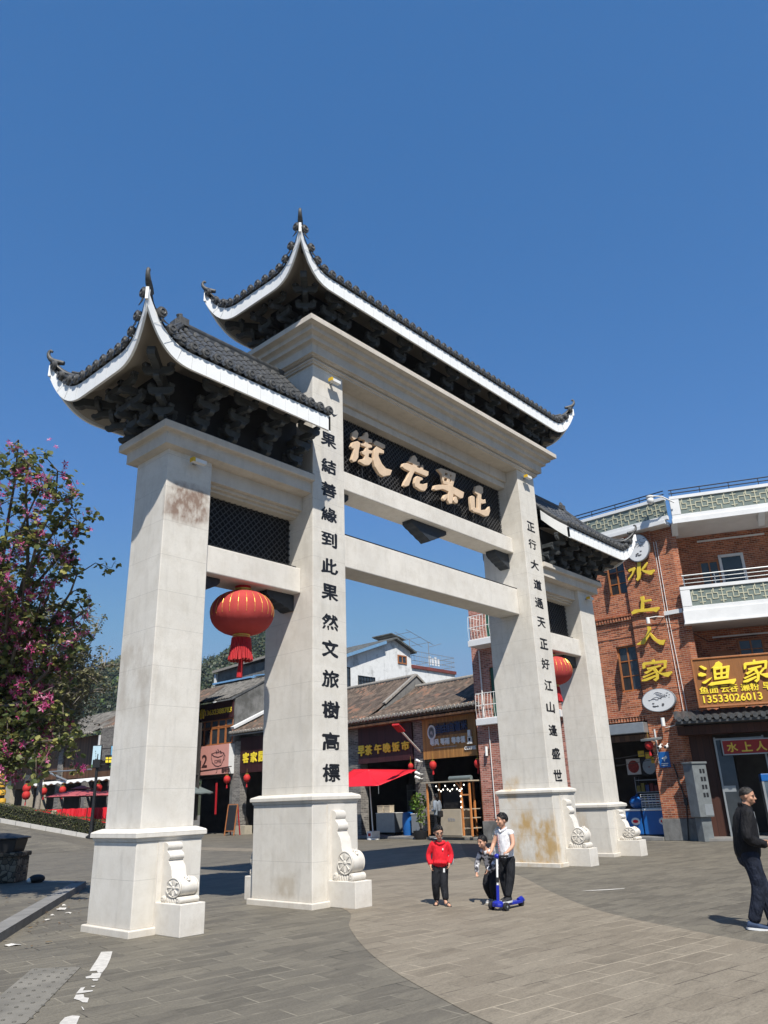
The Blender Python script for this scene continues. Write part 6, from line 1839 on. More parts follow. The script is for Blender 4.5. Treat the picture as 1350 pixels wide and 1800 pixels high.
th2 = FK.thing('far_timber_shop', 'brown timber shop with lower eave at the far left behind the flowering tree', 'building')
m = MB(M['wood_dark']); m.box(xL-4,xM-.02,.1,.35,g0+2.6,eL[1]-.1); part('upper_wall', m, th2)
for px in (18,50):
    x = kx(px)[0]; m = MB(M['plaster_beige']); m.box(x-.45,x+.45,-.15,.3,g0,g0+3.6); part('pier', m, th2)
tiled_roof(th2, xL-4, xM-.1, -.9, eL[1], 3.2, eL[1]+2.0, M['old_tile_grey'], .3, .06)
m = MB(M['grey_metal'])
for q in (.3,.8): m.tube([(xL-2,-1.0,eL[1]+q+1.2),(xM-.5,-1.0,eL[1]+q+1.2)], .04, 5)
for i in range(7): x = xL-2+(xM-.5-xL+2)*i/6; m.tube([(x,-1.0,eL[1]+.2),(x,-1.0,eL[1]+2.0)], .03, 5)
part('balcony_rail', m, th2)
small = 'red lanterns on the timber shops'
for px,py,lb in ((47,1386,'upper red lantern of the stacked pair beside the tree at the left'),(46,1398,'lower red lantern of the stacked pair beside the tree at the left'),(77,1391,'red lantern left of the faded red parasol'),(110,1389,'red lantern just above the left edge of the faded red parasol'),(173,1385,'red lantern between the street lamp pole and the left pillar')):
    small_lantern(FK, px, py, 1.0, lb, .30 if px < 60 else .24, small)
for i,py in enumerate((1364,1379,1393,1408)):
    x, z = FK.loc(4, py, 1.6)
    t = FK.at('yellow_lantern', ('topmost of the four yellow lanterns hung in a column at the left edge','second of the four yellow lanterns hung in a column at the left edge','third of the four yellow lanterns hung in a column at the left edge','lowest of the four yellow lanterns hung in a column at the left edge')[i], 'lantern', x, -1.6, z, 'column of yellow lanterns')
    m = MB(plain('yellow lantern cloth %d' % i, (.62,.36,.04), .7, .1)); m.lathe((0,0,0),[(.05,-.2),(.24,-.19),(.27,0),(.24,.19),(.05,.2)],12); part('lantern_body', m, t, 40)
    m = MB(M['black']); m.box(-.02,.1,-.275,-.25,-.1,.1); m.tube([(0,0,.19),(0,0,.45)], .01, 4); part('marking', m, t)
# ------------------------------------------------------------------ near left: raised pavement, stone planter with black box
m = MB(M['pave_grey'])
Ek = [gnd(149,1561), gnd(0,1657)]
d_ = (Ek[1]-Ek[0]).normalized()
Kp = [Ek[0]+d_*(-.15), Ek[0]+d_*9, Ek[0]+d_*24]
nl = Vector((d_.y,-d_.x,0))
if nl.x > 0: nl = -nl
top = .13
far = gnd(100,1551.5, .13); 
q0 = Kp[0]; q3 = Kp[0]+Vector((-.8,3.3,0)); q4 = Vector((-9,16,0)); q5 = Vector((-30,16,0)); q6 = Kp[2]+nl*14
poly = [q0,Kp[1],Kp[2],q6,q5,q4,q3]
inn = [q0+nl*.3-d_*-.3, Kp[1]+nl*.3, Kp[2]+nl*.3, q6, q5, q4, q3+nl*.3]
m.add([(p.x,p.y,top-.004) for p in poly], [tuple(range(len(poly)))]); struct('raised_pavement', m)
m = MB(M['kerb'])
L_ = (Kp[2]-Kp[0]).length; n_ = int(L_/1.0)
for j in range(n_):
    p = Kp[0].lerp(Kp[2], j/n_); q = Kp[0].lerp(Kp[2], (j+1)/n_-.0006)
    m.add([P3(a+nl*o+Vector((0,0,h))) for a in (p,q) for o,h in ((0,-.02),(0,top),(.28,top),(.28,-.02))], [(0,1,2,3),(7,6,5,4),(0,4,5,1),(1,5,6,2),(2,6,7,3),(3,7,4,0)])
for j in range(4):
    p = q0.lerp(q3, j/4); q = q0.lerp(q3, (j+1)/4-.003); s_ = Vector((-.28,-.05,0))
    m.add([P3(a+s_*o+Vector((0,0,h))) for a in (p,q) for o,h in ((0,-.02),(0,top),(1,top),(1,-.02))], [(0,1,2,3),(7,6,5,4),(0,4,5,1),(1,5,6,2),(2,6,7,3),(3,7,4,0)])
struct('near_kerb', m)
# stone planter
rubble, nt_, b_ = nodes_of('rubble stone'); gg = G(nt_)
vo = gg.n('ShaderNodeTexVoronoi'); vo.inputs['Scale'].default_value = 7.5; gg.L(gg.coord(), vo.inputs['Vector'])
ve = gg.n('ShaderNodeTexVoronoi', feature='DISTANCE_TO_EDGE'); ve.inputs['Scale'].default_value = 7.5; gg.L(gg.coord(), ve.inputs['Vector'])
bwn = gg.n('ShaderNodeRGBToBW'); gg.L(vo.outputs['Color'], bwn.inputs[0])
cc = gg.ramp(bwn.outputs[0], [(.2,(.06,.05,.038)),(.5,(.14,.105,.07)),(.8,(.22,.18,.13))])
cc = gg.mix(gg.math('LESS_THAN', ve.outputs['Distance'], .045), cc, (.02,.018,.015))
gg.L(cc, b_.inputs['Base Color']); b_.inputs['Roughness'].default_value = .9; gg.bump(ve.outputs['Distance'], .8, .05, b_)
pb0 = gnd(56,1551, .13); 
pl_ = thing('stone_planter', 'rubble stone planter wall at the left edge under the flowering tree', 'planter', (pb0.x,pb0.y,.126), atan2(_r.y,_r.x))
Dp = (pb0-EYE).dot(_f)
ph = at_depth(56,1498,Dp).z-.13; bt = at_depth(50,1466,Dp).z-.13
m = MB(rubble); m.box(-5.5,-.42,0,.7,0,ph-.10); part('rubble_wall', m, pl_, bevel=.03)
m = MB(rubble); m.box(-5.53,-.39,-.03,.73,ph-.10,ph); part('coping', m, pl_, bevel=.02)
m = MB(plain('planter shrub', (.04,.055,.02), .8, .4, 8)); 
m = MB(HG); rn = random.Random(4); leaf_quads(m,(-1.9,-.9,.25),(1.0,.5,.28),500,.12,rn); part('low_shrub', m, pl_, recalc=False)
bx = thing('black_bin', 'black box with a hipped lid on the stone planter at the left edge', 'bin', tuple(pl_.matrix_basis @ Vector((0,0,0))), atan2(_r.y,_r.x))
bx.location = Vector((pb0.x,pb0.y,.126+ph))+Vector((_r.x,_r.y,0)).normalized()*-.50+Vector((-_r.y,_r.x,0)).normalized()*.05
hb = bt-ph
m = MB(M['black']); m.add([(-1.5,0,0),(-.06,0,0),(-.06,.6,0),(-1.5,.6,0),(-1.6,-.03,hb*.72),(.0,-.03,hb*.72),(.0,.63,hb*.72),(-1.6,.63,hb*.72)], [(3,2,1,0),(4,5,6,7),(0,1,5,4),(1,2,6,5),(2,3,7,6),(3,0,4,7)]); part('body', m, bx, bevel=.015)
m = MB(M['black']); m.loft([[(-1.65,-.10,hb*.725),(.05,-.10,hb*.725),(.05,.68,hb*.725),(-1.65,.68,hb*.725)],[(-1.65,-.10,hb*.80),(.05,-.10,hb*.80),(.05,.68,hb*.80),(-1.65,.68,hb*.80)],[(-1.2,.25,hb*1.06),(-.4,.25,hb*1.06),(-.4,.4,hb*1.06),(-1.2,.4,hb*1.06)]]); part('lid', m, bx, bevel=.01)
# rubbish bag and litter
rbp = gnd(64,1551,.13)
m = MB(M['black']); m.ell((0,0,.08),(.20,.14,.10),12,8); m.use(M['white']); m.ell((-.17,.0,.06),(.07,.06,.06),8,6)
solo('rubbish_bag', m, 'small black and white rubbish bag on the pavement beside the stone planter', 'bag', (rbp.x,rbp.y,.126), smooth=80)
LIT = plain('paper scrap', (.55,.53,.49), .8, .1)
rn = random.Random(2)
for i,(px,py,w_,lb) in enumerate(((108,1599,.16,'largest white paper scrap by the raised kerb at the left'),(92,1610,.06,'tiny white scrap left of the largest paper scrap'),(120,1606.5,.06,'tiny white scrap right of the largest paper scrap'),(84,1618.5,.07,'small white scrap near the kerb below the other scraps'),(20,1662.5,.13,'crumpled white paper scrap near the left edge'),(112,1592,.05,'tiny white scrap closest to the raised kerb end'))):
    g0_ = gnd(px,py); m = MB(LIT); n_ = 9; vs = []
    for k in range(n_): a = 2*pi*k/n_; rr = w_*rn.uniform(.55,1.1); vs.append((rr*cos(a), rr*.6*sin(a), rn.uniform(.004,.025)))
    m.add(vs+[(0,0,.03)], [(k,(k+1)%n_,n_) for k in range(n_)])
    solo('paper_scrap', m, lb, 'litter', (g0_.x,g0_.y,.0), rn.uniform(0,3), 'paper scraps on the pavement')
# worn white paint line
PW = plain('worn white road paint', (.50,.48,.44), .85, .22, 14)
def z3(x,y): return gnd(x/3.375, 1440+y/3.375)
m = MB(PW)
shapes = [[(600,790),(667,787),(655,830),(632,880),(612,905),(603,918),(578,912),(575,902),(530,906),(545,880),(575,835)],
 [(605,912),(590,945),(568,948),(545,946),(510,948),(508,938),(540,930),(545,918),(575,916)],[(545,952),(585,950),(578,962),(552,962)],
 [(540,993),(565,990),(560,998),(545,999)],[(450,1038),(480,1003),(505,999),(490,1020),(552,1018),(548,1025),(480,1036)],[(437,1070),(450,1045),(495,1042),(500,1060),(528,1064),(518,1092),(490,1090),(470,1078)],
 [(480,1115),(490,1118),(500,1135),(492,1136)],[(385,1180),(430,1168),(474,1172),(455,1215),(440,1260),(340,1262),(355,1210)]]
for s_ in shapes:
    m.add([(p.x,p.y,.006) for p in (z3(*q) for q in s_)], [tuple(range(len(s_)))])
struct('painted_line', m)
q = gnd(1060,1564.5); m = MB(PW); m.add([(q.x+a,q.y+b,.006) for a,b in ((-.35,.28),(-.1,.12),(.15,-.08),(.36,-.26),(.28,-.28),(.02,-.12),(-.22,.10))], [tuple(range(7))]); struct('paint_mark', m)
# tactile paving strip at the lower left
m = MB(M['pave_grey']); TP = plain('worn tactile slab', (.175,.164,.140), .85, .3, 2, .3)
m = MB(TP); ps_ = [z3(480,878),z3(330,884),z3(190,890),z3(-250,1260),z3(150,1215)]
m.add([(p.x,p.y,.006) for p in ps_], [tuple(range(5))])
struct('tactile_strip', m)
m = MB(plain('worn stud', (.12,.114,.10), .9, .3)); ctr = z3(180,1000); dd = (z3(-250,1260)-z3(190,890)).normalized(); ee = Vector((dd.y,-dd.x,0))
if ee.x < 0: ee = -ee
o_ = z3(190,890)
for i in range(11):
    for j in range(5):
        p = o_+dd*(.10+.23*i+.1*(j%2))+ee*(.06+.115*j); 
        m.lathe((p.x,p.y,.006),[(.02,0),(.018,.008),(.008,.011)],7)
struct('tactile_studs', m)
FLV = leaf_mat('fallen leaf', [(.10,.055,.02),(.20,.13,.05),(.06,.04,.02)], 0)
m = MB(FLV); rn = random.Random(77)
for i in range(150):
    t_ = rn.random()**1.5; p = Kp[0].lerp(Kp[1], t_*.95)-nl*abs(rn.gauss(0,.45)) if i < 90 else Kp[0].lerp(Kp[1], rn.random())+nl*rn.uniform(.3,3)
    z = .012 if i < 90 else .138; a = rn.uniform(0,6.28); s = rn.uniform(.02,.05)
    u_ = Vector((cos(a),sin(a),rn.uniform(-.1,.25)))*s; v_ = Vector((-sin(a),cos(a),rn.uniform(-.1,.25)))*s*.5; c_ = Vector((p.x,p.y,z+.01))
    m.add([c_-u_, c_+v_, c_+u_, c_-v_], [(0,1,2,3)])
struct('fallen_leaves', m, 'stuff')
# ================================================================== hills
FOR = leaf_mat('hill foliage', [(.012,.024,.012),(.024,.042,.018),(.045,.062,.024),(.06,.06,.028)], .1)
FOB = leaf_mat('bright hill foliage', [(.05,.09,.015),(.09,.13,.025)], .1)
def hill_z(x, y):
    # distance along the view plane
    return 0
ridge = [(-40,1225),(60,1215),(120,1222),(150,1210),(185,1190),(210,1178),(280,1178),(340,1186),(365,1178),(395,1168),(420,1150),(450,1132),(480,1122),(520,1126),(560,1150),(600,1180),(650,1250),(720,1330)]
def ridge_y(px):
    for (a,b),(c,d) in zip(ridge, ridge[1:]):
        if a <= px <= c: return b+(d-b)*(px-a)/(c-a)
    return 1400
HD = 230.0
m = MB(plain('hill soil', (.035,.04,.018), .95, .4, .05)); rows = []
for j in range(9):
    t = j/8; row = []
    for i in range(60):
        px = -40+760*i/59; top_ = at_depth(px, ridge_y(px)+7, HD+60); bot = at_depth(px, 1432, HD-70); bot.z = -1
        p = bot.lerp(top_, t); p.z = -1+(top_.z+1)*(sin(t*pi/2)**1.1)
        row.append(P3(p))
    rows.append(row)
rows.append([P3(Vector(p)+Vector((60,80,-40))) for p in rows[-1]])
m.loft(rows, cap=False, closed=False); struct('hill', m, smooth=80)
rn = random.Random(33)
m = MB(FOR); nC = 0
while nC < 620:
    i = rn.uniform(0,58.9); j = rn.random()**.55*8
    i0, j0 = int(i), min(7,int(j)); fi, fj = i-i0, min(1,j-j0)
    p = Vector(rows[j0][i0]).lerp(Vector(rows[j0][i0+1]), fi).lerp(Vector(rows[j0+1][i0]).lerp(Vector(rows[j0+1][i0+1]), fi), fj)
    px = -40+760*i/59
    if not (100 < px < 225 or 330 < px < 490 or rn.random() < .25): continue
    nC += 1
    R_ = rn.uniform(1.6,3.4); m.use(FOB if (150 < px < 240 and j < 5 and rn.random() < .18) else FOR)
    for _ in range(70):
        a = Vector((rn.gauss(0,1),rn.gauss(0,1),rn.gauss(0,1))).normalized()*R_*rn.uniform(.6,1)
        c = p+Vector((0,0,R_*.8))+Vector((a.x,a.y,a.z*1.15)); s = rn.uniform(.35,.8)
        u = Vector((rn.gauss(0,1),rn.gauss(0,1),rn.gauss(0,1))).normalized(); v = u.orthogonal().normalized()
        m.add([c-u*s, c+v*s*.8, c+u*s, c-v*s*.8], [(0,1,2,3)])
struct('hill_forest', m, 'stuff')
# ================================================================== trees
LV = leaf_mat('orchid tree leaf', [(.055,.080,.032),(.098,.128,.046),(.165,.19,.066),(.26,.27,.085),(.36,.33,.095)], .38)
FLW = leaf_mat('magenta flower', [(.34,.02,.11),(.50,.05,.20),(.60,.14,.32),(.72,.42,.54)], .3)
BARK = plain('grey brown bark', (.12,.10,.08), .9, .35, 12, .5)
def tree(name, label, base, D, px0, tips, leafm, nleaf, lsize, flowers=0, seed=1, trunk_r=.12, spread=.45, fine=3, bark=BARK, hang=True):
    rn = random.Random(seed)
    t = thing(name, label, 'tree', P3(base))
    m = MB(bark); limbs = []
    top = Vector((0,0,0))
    h1 = tips['fork']
    m.tube([(0,0,0),(.06,.03,h1*.5),(.0,.1,h1)], [trunk_r*1.25,trunk_r,trunk_r*.85], 9)
    ends = []
    for (px,py,dz) in tips['tips']:
        e = at_depth(px,py,D+dz)-base
        s = Vector((0,.1,h1)); k = s.lerp(e,.45)+Vector((rn.uniform(-.6,.6),rn.uniform(-.6,.6),rn.uniform(-.6,.7)))
        pts = []
        for i in range(9):
            u = i/8; pts.append((s*(1-u)**2+k*2*u*(1-u)+e*u*u)+Vector((rn.gauss(0,.07),rn.gauss(0,.07),rn.gauss(0,.04))))
        m.tube(pts, [trunk_r*.6*(1-u/8*.85)+.006 for u in range(9)], 6)
        limbs.append(pts)
    twigs = []
    for pts in limbs:
        for q in range(fine*4):
            i = rn.randint(2,8); s = pts[i]; d = Vector((rn.gauss(0,1),rn.gauss(0,1),rn.gauss(.1,.8))).normalized()*rn.uniform(.4,1.0)*spread*2
            e = s+d; mid = s.lerp(e,.5)+Vector((0,0,.12)); e = e+Vector((0,0,-.12 if hang else .1))
            tp = [s, s.lerp(mid,.6), mid, mid.lerp(e,.6), e]
            m.tube(tp, [.013*spread/.4,.011*spread/.4,.009*spread/.4,.006*spread/.4,.003], 4); twigs.append(tp)
            for _ in range(2):
                j = rn.randint(1,4); s2 = tp[j]; d2 = Vector((rn.gauss(0,1),rn.gauss(0,1),rn.gauss(0,.8))).normalized()*rn.uniform(.25,.6)*spread*1.6
                tp2 = [s2, s2+d2*.5+Vector((0,0,.05)), s2+d2]; m.tube(tp2, [.007,.005,.003], 4); twigs.append(tp2)
    part('trunk', m, t, 60, recalc=False)
    m = MB(leafm)
    for _ in range(nleaf):
        tp = rn.choice(twigs); i = rn.randint(0,len(tp)-2); p = tp[i].lerp(tp[i+1], rn.random())+Vector((rn.gauss(0,.07),rn.gauss(0,.07),rn.gauss(-.03,.06)))
        a = Vector((rn.gauss(0,1),rn.gauss(0,1),rn.gauss(-.5,.5))).normalized(); b = a.cross(Vector((rn.gauss(0,.5),rn.gauss(0,.5),1))).normalized(); n_ = a.cross(b)
        s = lsize*rn.uniform(.55,1.25); f = rn.uniform(.1,.5)
        # two rounded lobes folded along the middle
        m.add([p, p+a*s*.9, p+a*s*1.05+b*s*.32+n_*s*f*.3, p+a*s*.62+b*s*.55+n_*s*f*.5, p+a*s*.15+b*s*.42+n_*s*f*.4, p+a*s*1.05-b*s*.32+n_*s*f*.3, p+a*s*.62-b*s*.55+n_*s*f*.5, p+a*s*.15-b*s*.42+n_*s*f*.4], [(0,1,2,3,4),(0,7,6,5,1)])
    part('crown', m, t, recalc=False)
    if flowers:
        m = MB(FLW)
        for _ in range(flowers):
            tp = rn.choice(twigs); c = tp[-1]+Vector((rn.gauss(0,.05),rn.gauss(0,.05),rn.gauss(.02,.05)))
            for _f in range(rn.randint(2,6)):
                o = c+Vector((rn.gauss(0,.075),rn.gauss(0,.075),rn.gauss(0,.085))); s = rn.uniform(.05,.085)
                ax = Vector((rn.gauss(0,1),rn.gauss(0,1),rn.gauss(.2,.7))).normalized(); bx_ = ax.orthogonal().normalized()
                for k in range(5):
                    w_ = Matrix.Rotation(2*pi*k/5+rn.uniform(-.2,.2), 3, ax) @ bx_; sd = ax.cross(w_)
                    m.add([o, o+w_*s*.55+sd*s*.22+ax*s*.25, o+w_*s*1.15+ax*s*.3, o+w_*s*.55-sd*s*.22+ax*s*.25], [(0,1,2,3)])
        part('blossom', m, t, recalc=False)
    return t
TD = 15.5
tb = at_depth(-75,1560,TD); tb.z = .12
tree('orchid_tree', 'flowering orchid tree with pink blossom leaning in at the left edge', tb, TD, 0,
     {'fork':3.2,'tips':[(28,775,.1),(52,815,-.4),(-25,850,.2),(0,820,.5),(70,860,0),(100,830,.5),(125,890,-.4),(138,920,.3),(140,1010,-.2),(115,980,.5),(60,960,-.6),(140,1075,.3),(110,1110,-.3),(40,1080,.5),(128,1160,0),(90,1210,-.5),(125,1260,-.2),(110,1290,-.7),(40,1250,.2),(60,1330,-.8),(20,1340,-.4),(-30,1150,.4),(-60,1000,0),(25,1010,-.5),(80,1060,.2)]},
     LV, 11500, .100, 520, 5, .11, .40, 4)
TD2 = 46.2
LV2 = leaf_mat('fine olive leaf', [(.10,.11,.05),(.16,.16,.075),(.22,.20,.10)], .25)
tb2 = at_depth(62,1440,TD2); tb2.z = .5
BARK2 = plain('pale twig bark', (.26,.23,.19), .9, .25, 12)
tree('feathery_tree', 'thin pale branched feathery tree behind the flowering tree', tb2, TD2, 0,
     {'fork':4.4,'tips':[(150,1085,0),(120,1105,.5),(95,1090,-.5),(160,1120,.2),(170,1155,.3),(183,1175,-.2),(130,1150,.6),(70,1080,.2),(50,1120,-.3),(105,1185,0),(150,1190,.4),(30,1160,.2),(80,1210,-.4),(20,1100,0)]},
     LV2, 20000, .13, 0, 8, .16, .95, 12, BARK2, False)
# ================================================================== people
def limb(m, pts, rad, n=10, up=None):
    """tapered limb: pts = joints, rad = radius or (side, front) per joint"""
    pts = [Vector(p) for p in pts]
    P = []; Rr = []
    R_ = [(r,r) if not isinstance(r, tuple) else r for r in rad]
    k = len(pts)
    for i in range(k-1):
        a, b = pts[max(i-1,0)], pts[i]; c, d = pts[i+1], pts[min(i+2,k-1)]
        st = 4
        for q in range(st):
            t = q/st
            P.append(.5*((2*b)+(c-a)*t+(2*a-5*b+4*c-d)*t*t+(3*b-a-3*c+d)*t**3))
            Rr.append((R_[i][0]+(R_[i+1][0]-R_[i][0])*t, R_[i][1]+(R_[i+1][1]-R_[i][1])*t))
    P.append(pts[-1]); Rr.append(R_[-1])
    d0 = (P[1]-P[0]).normalized(); d1 = (P[-1]-P[-2]).normalized()
    P = [P[0]-d0*min(Rr[0])*.75, P[0]-d0*min(Rr[0])*.45]+P+[P[-1]+d1*min(Rr[-1])*.45, P[-1]+d1*min(Rr[-1])*.75]
    Rr = [tuple(x*.35 for x in Rr[0]), tuple(x*.8 for x in Rr[0])]+Rr+[tuple(x*.8 for x in Rr[-1]), tuple(x*.35 for x in Rr[-1])]
    loops = []
    ref = Vector(up) if up is not None else Vector((1,0,0))
    for i, p in enumerate(P):
        d = (P[min(i+1,len(P)-1)]-P[max(i-1,0)]).normalized()
        sx = ref-d*ref.dot(d)
        if sx.length < .05: sx = Vector((0,1,0))-d*d.y
        sx.normalize(); fy = d.cross(sx)
        loops.append([p+sx*Rr[i][0]*cos(2*pi*j/n)+fy*Rr[i][1]*sin(2*pi*j/n) for j in range(n)])
    m.loft(loops)
def fused(name, mb, mat, parent, vox=.009, it=4, label=None):
    me = mb.mesh(name); o = link(name, me, parent)
    r = o.modifiers.new('fuse','REMESH'); r.mode = 'VOXEL'; r.voxel_size = vox; r.use_smooth_shade = True
    s = o.modifiers.new('relax','SMOOTH'); s.factor = .5; s.iterations = it
    if label: o['label'] = label
    return o
def hand(m, wrist, d, palmn, s, grip=0.0, side=1):
    """palm + four unequal bent fingers + thumb. d = direction of the hand, palmn = palm normal"""
    w_ = Vector(wrist); d = Vector(d).normalized(); pn = Vector(palmn); pn = (pn-d*pn.dot(d)).normalized(); x = d.cross(pn)*side
    limb(m, [w_, w_+d*s*.45, w_+d*s*.9], [(.26*s,.16*s),(.40*s,.17*s),(.42*s,.15*s)], 10, x)
    for i,(off,L) in enumerate(((-.30,.72),(-.10,.82),(.10,.78),(.29,.60))):
        b = w_+d*s*.92+x*off*s; a1 = .25+grip*.9; a2 = .6+grip*1.5
        d1 = d*cos(a1)+pn*sin(a1); d2 = d*cos(a2)+pn*sin(a2)
        p1 = b+d1*L*s*.5; p2 = p1+d2*L*s*.5
        limb(m, [b-d*s*.1,b,p1,p2], [.10*s,.098*s,.088*s,.07*s], 8)
    b = w_+d*s*.28-x*.34*s; d1 = (d*.75-x*.62+pn*.25).normalized(); d2 = (d*.8-x*.1+pn*(.4+grip)).normalized()
    limb(m, [b+x*.1*s,b+d1*.3*s,b+d1*.3*s+d2*.36*s], [.13*s,.11*s,.085*s], 8)
def head(m, c, s, fwd, upv=(0,0,1)):
    """c = centre of the skull, s = half head height; returns axes"""
    c = Vector(c); f = Vector(fwd).normalized(); u = Vector(upv); u = (u-f*u.dot(f)).normalized(); r = f.cross(u)
    def Pt(x,y,z): return c+r*x*s+f*y*s+u*z*s
    m2 = MB(m.cur)
    def blob(p, rx, ry, rz, n=14, k=10):
        loops = []
        for i in range(k+1):
            t = pi*(i+.03)/(k+.06); loops.append([Pt(p[0]+rx*sin(t)*cos(2*pi*j/n), p[1]+ry*sin(t)*sin(2*pi*j/n), p[2]-rz*cos(t)) for j in range(n)])
        m.loft(loops)
    blob((0,-.08,.22),.70,.80,.76); blob((0,.14,-.22),.58,.62,.66); blob((0,.32,-.62),.32,.30,.24)
    blob((0,.40,-.25),.42,.36,.46)
    limb(m, [Pt(0,.70,.12),Pt(0,.80,-.04),Pt(0,.88,-.20)], [.055*s,.075*s,.11*s], 8)
    blob((0,.70,-.50),.17,.10,.06,10,6); blob((0,.69,-.60),.15,.09,.05,10,6)     # lips
    for sx in (-1,1):
        blob((sx*.72,-.02,-.05),.07,.15,.24,8,7)                    # ears
        blob((sx*.30,.62,.16),.20,.12,.07,8,6)                     # brow
        blob((sx*.36,.46,-.20),.22,.22,.2,10,7)                    # cheeks
    return Pt
def face_parts(parent, Pt, s, hairm, kind='short', smile=False, glasses=False):
    f0 = Pt(0,1,0)-Pt(0,0,0); f0.normalize()
    m = MB(M['black'])
    for sx in (-1,1):
        limb(m, [Pt(sx*.40,.665,.03),Pt(sx*.30,.715,.04),Pt(sx*.19,.715,.02)], [.022*s,.04*s,.022*s], 8)
    part('eyes', m, parent, 60)
    m = MB(hairm)
    for sx in (-1,1): limb(m, [Pt(sx*.46,.62,.19),Pt(sx*.32,.73,.235),Pt(sx*.16,.745,.20)], [.02*s,.036*s,.025*s], 6)
    part('eyebrows', m, parent, 60)
    m = MB(plain('lip', (.30,.10,.08), .5, .1) if not smile else plain('smile', (.55,.35,.30), .5, .2))
    limb(m, [Pt(-.17,.72,-.53+(.05 if smile else 0)),Pt(0,.80,-.555),Pt(.17,.72,-.53+(.05 if smile else 0))], [.018*s,.03*s,.018*s], 6); part('mouth', m, parent, 60)
    # hair cap: shell grown from the skull, cut along a hair line
    m = MB(hairm); n = 22; loops = []
    for i in range(10):
        t = pi*.5*(i/9)*1.18
        row = []
        for j in range(n):
            a = 2*pi*j/n; fr = max(0, sin(a)); lim = 1.0-(.44*fr**1.3)+(.20*max(0,-sin(a)))
            tt = t*lim
            k = (1.06+.07*noise.noise(Vector((cos(a)*6,sin(a)*6,i*1.3+s*90)))) if kind != 'buzz' else 1.03+.03*noise.noise(Vector((cos(a)*9,sin(a)*9,i*2.1)))
            if kind == 'buzz': tt = t*(lim*.90)
            row.append(Pt(.72*k*sin(tt)*cos(a)*1.02, -.08+.82*k*sin(tt)*sin(a), .22+.78*k*cos(tt)+((.10*noise.noise(Vector((cos(a)*4,sin(a)*4+s*70,i*.9)))+.03) if kind == 'short' else 0)))
        loops.append(row)
    m.loft(loops[1:], cap=True)
    h = part('hair', m, parent, 70, recalc=True)
    sd = h.modifiers.new('thick','SOLIDIFY'); sd.thickness = .05*s; sd.offset = -1
    if glasses:
        m = MB(M['black'])
        for sx in (-1,1):
            ring = [Pt(sx*(.30+.19*cos(2*pi*k/14)),.80,.02+.15*sin(2*pi*k/14)) for k in range(15)]; m.tube(ring, .022*s, 5); m.tube([Pt(sx*.49,.78,.04),Pt(sx*.72,.02,.05)], .02*s, 5)
        m.tube([Pt(-.11,.82,.04),Pt(.11,.82,.04)], .02*s, 5); part('glasses', m, parent)
def shoe(m, heel, toe, w_, h_, sole=None):
    a = Vector(heel); b = Vector(toe); d = (b-a).normalized(); L = (b-a).length
    sx = Vector((-d.y,d.x,0)).normalized(); u = Vector((0,0,1))
    loops = []
    for t, ww, hh in ((-.02,.5,.5),(.05,.85,.95),(.25,.9,1.0),(.5,.95,.72),(.75,1.0,.50),(.93,.8,.36),(1.02,.4,.2)):
        c = a+d*L*t
        loops.append([c+sx*w_*ww*.5*cos(2*pi*j/12)+u*(h_*hh*.5+h_*hh*.5*sin(2*pi*j/12)+.012) for j in range(12)])
    m.loft(loops)
    if sole is not None:
        m.use(sole); loops = []
        for t, ww in ((-.03,.45),(.05,.9),(.5,.98),(.8,1.06),(.96,.8),(1.04,.4)):
            c = a+d*L*t; loops.append([c+sx*w_*ww*.52*q+u*zz for q,zz in ((-1,0),(1,0),(1,.024),(-1,.024))])
        m.loft(loops)

def heading_to(v): return atan2(-v.x, v.y)     # rotz so that local +y points along v
LEFT = Vector((-_r.x,-_r.y,0)).normalized(); NEAR = Vector((-sin(YAW),-cos(YAW),0))
RED_CL = cloth('red hoodie cloth', (.60,.016,.028)); BLK_CL = cloth('black trouser cloth', (.012,.013,.016), .8, .35, .7)
NAVY_CL = cloth('dark navy trouser cloth', (.013,.017,.030), .8, .35, .8); JACK = cloth('black jacket cloth', (.008,.008,.0095), .75, .4, .8)
WHITE_CL = cloth('white shirt cloth', (.72,.72,.74), .8, .04, .6); GREY_CL = cloth('blue grey sweater', (.20,.23,.265), .85, .15)
def camo():
    m, nt, b = nodes_of('grey patterned jersey'); g = G(nt); n_ = g.noise(14, 3, .5)
    g.L(g.ramp(n_, [(.42,(.02,.02,.024)),(.47,(.22,.22,.24)),(.54,(.28,.28,.30)),(.57,(.66,.66,.68))]), b.inputs['Base Color']); b.inputs['Roughness'].default_value = .85; return m
CAMO = camo()

HAIRG = cloth('cropped grey hair', (.030,.027,.024), .6, .7, .9)
M['hair'] = cloth('black cropped hair', (.010,.009,.009), .45, .5, 1.0)
# ---- boy in the red hoodie
G1 = gnd(774,1591)
hd1 = heading_to((NEAR+LEFT*.05).normalized())
boy = thing('person', 'boy in a red hoodie and black trousers with glasses looking down while walking', 'person', P3(G1), hd1)
boy.rotation_euler = (0, -.055, hd1)
# local: +y forward (towards camera), +x = his right hand side is -x when seen from the front
m = MB(M['skin_kid']); S = 1.27
lim = lambda a,b,**k: limb(m,a,b,**k)
hc_ = (.03,.10,1.135)
fw = Vector((-.28,.92,-.28))
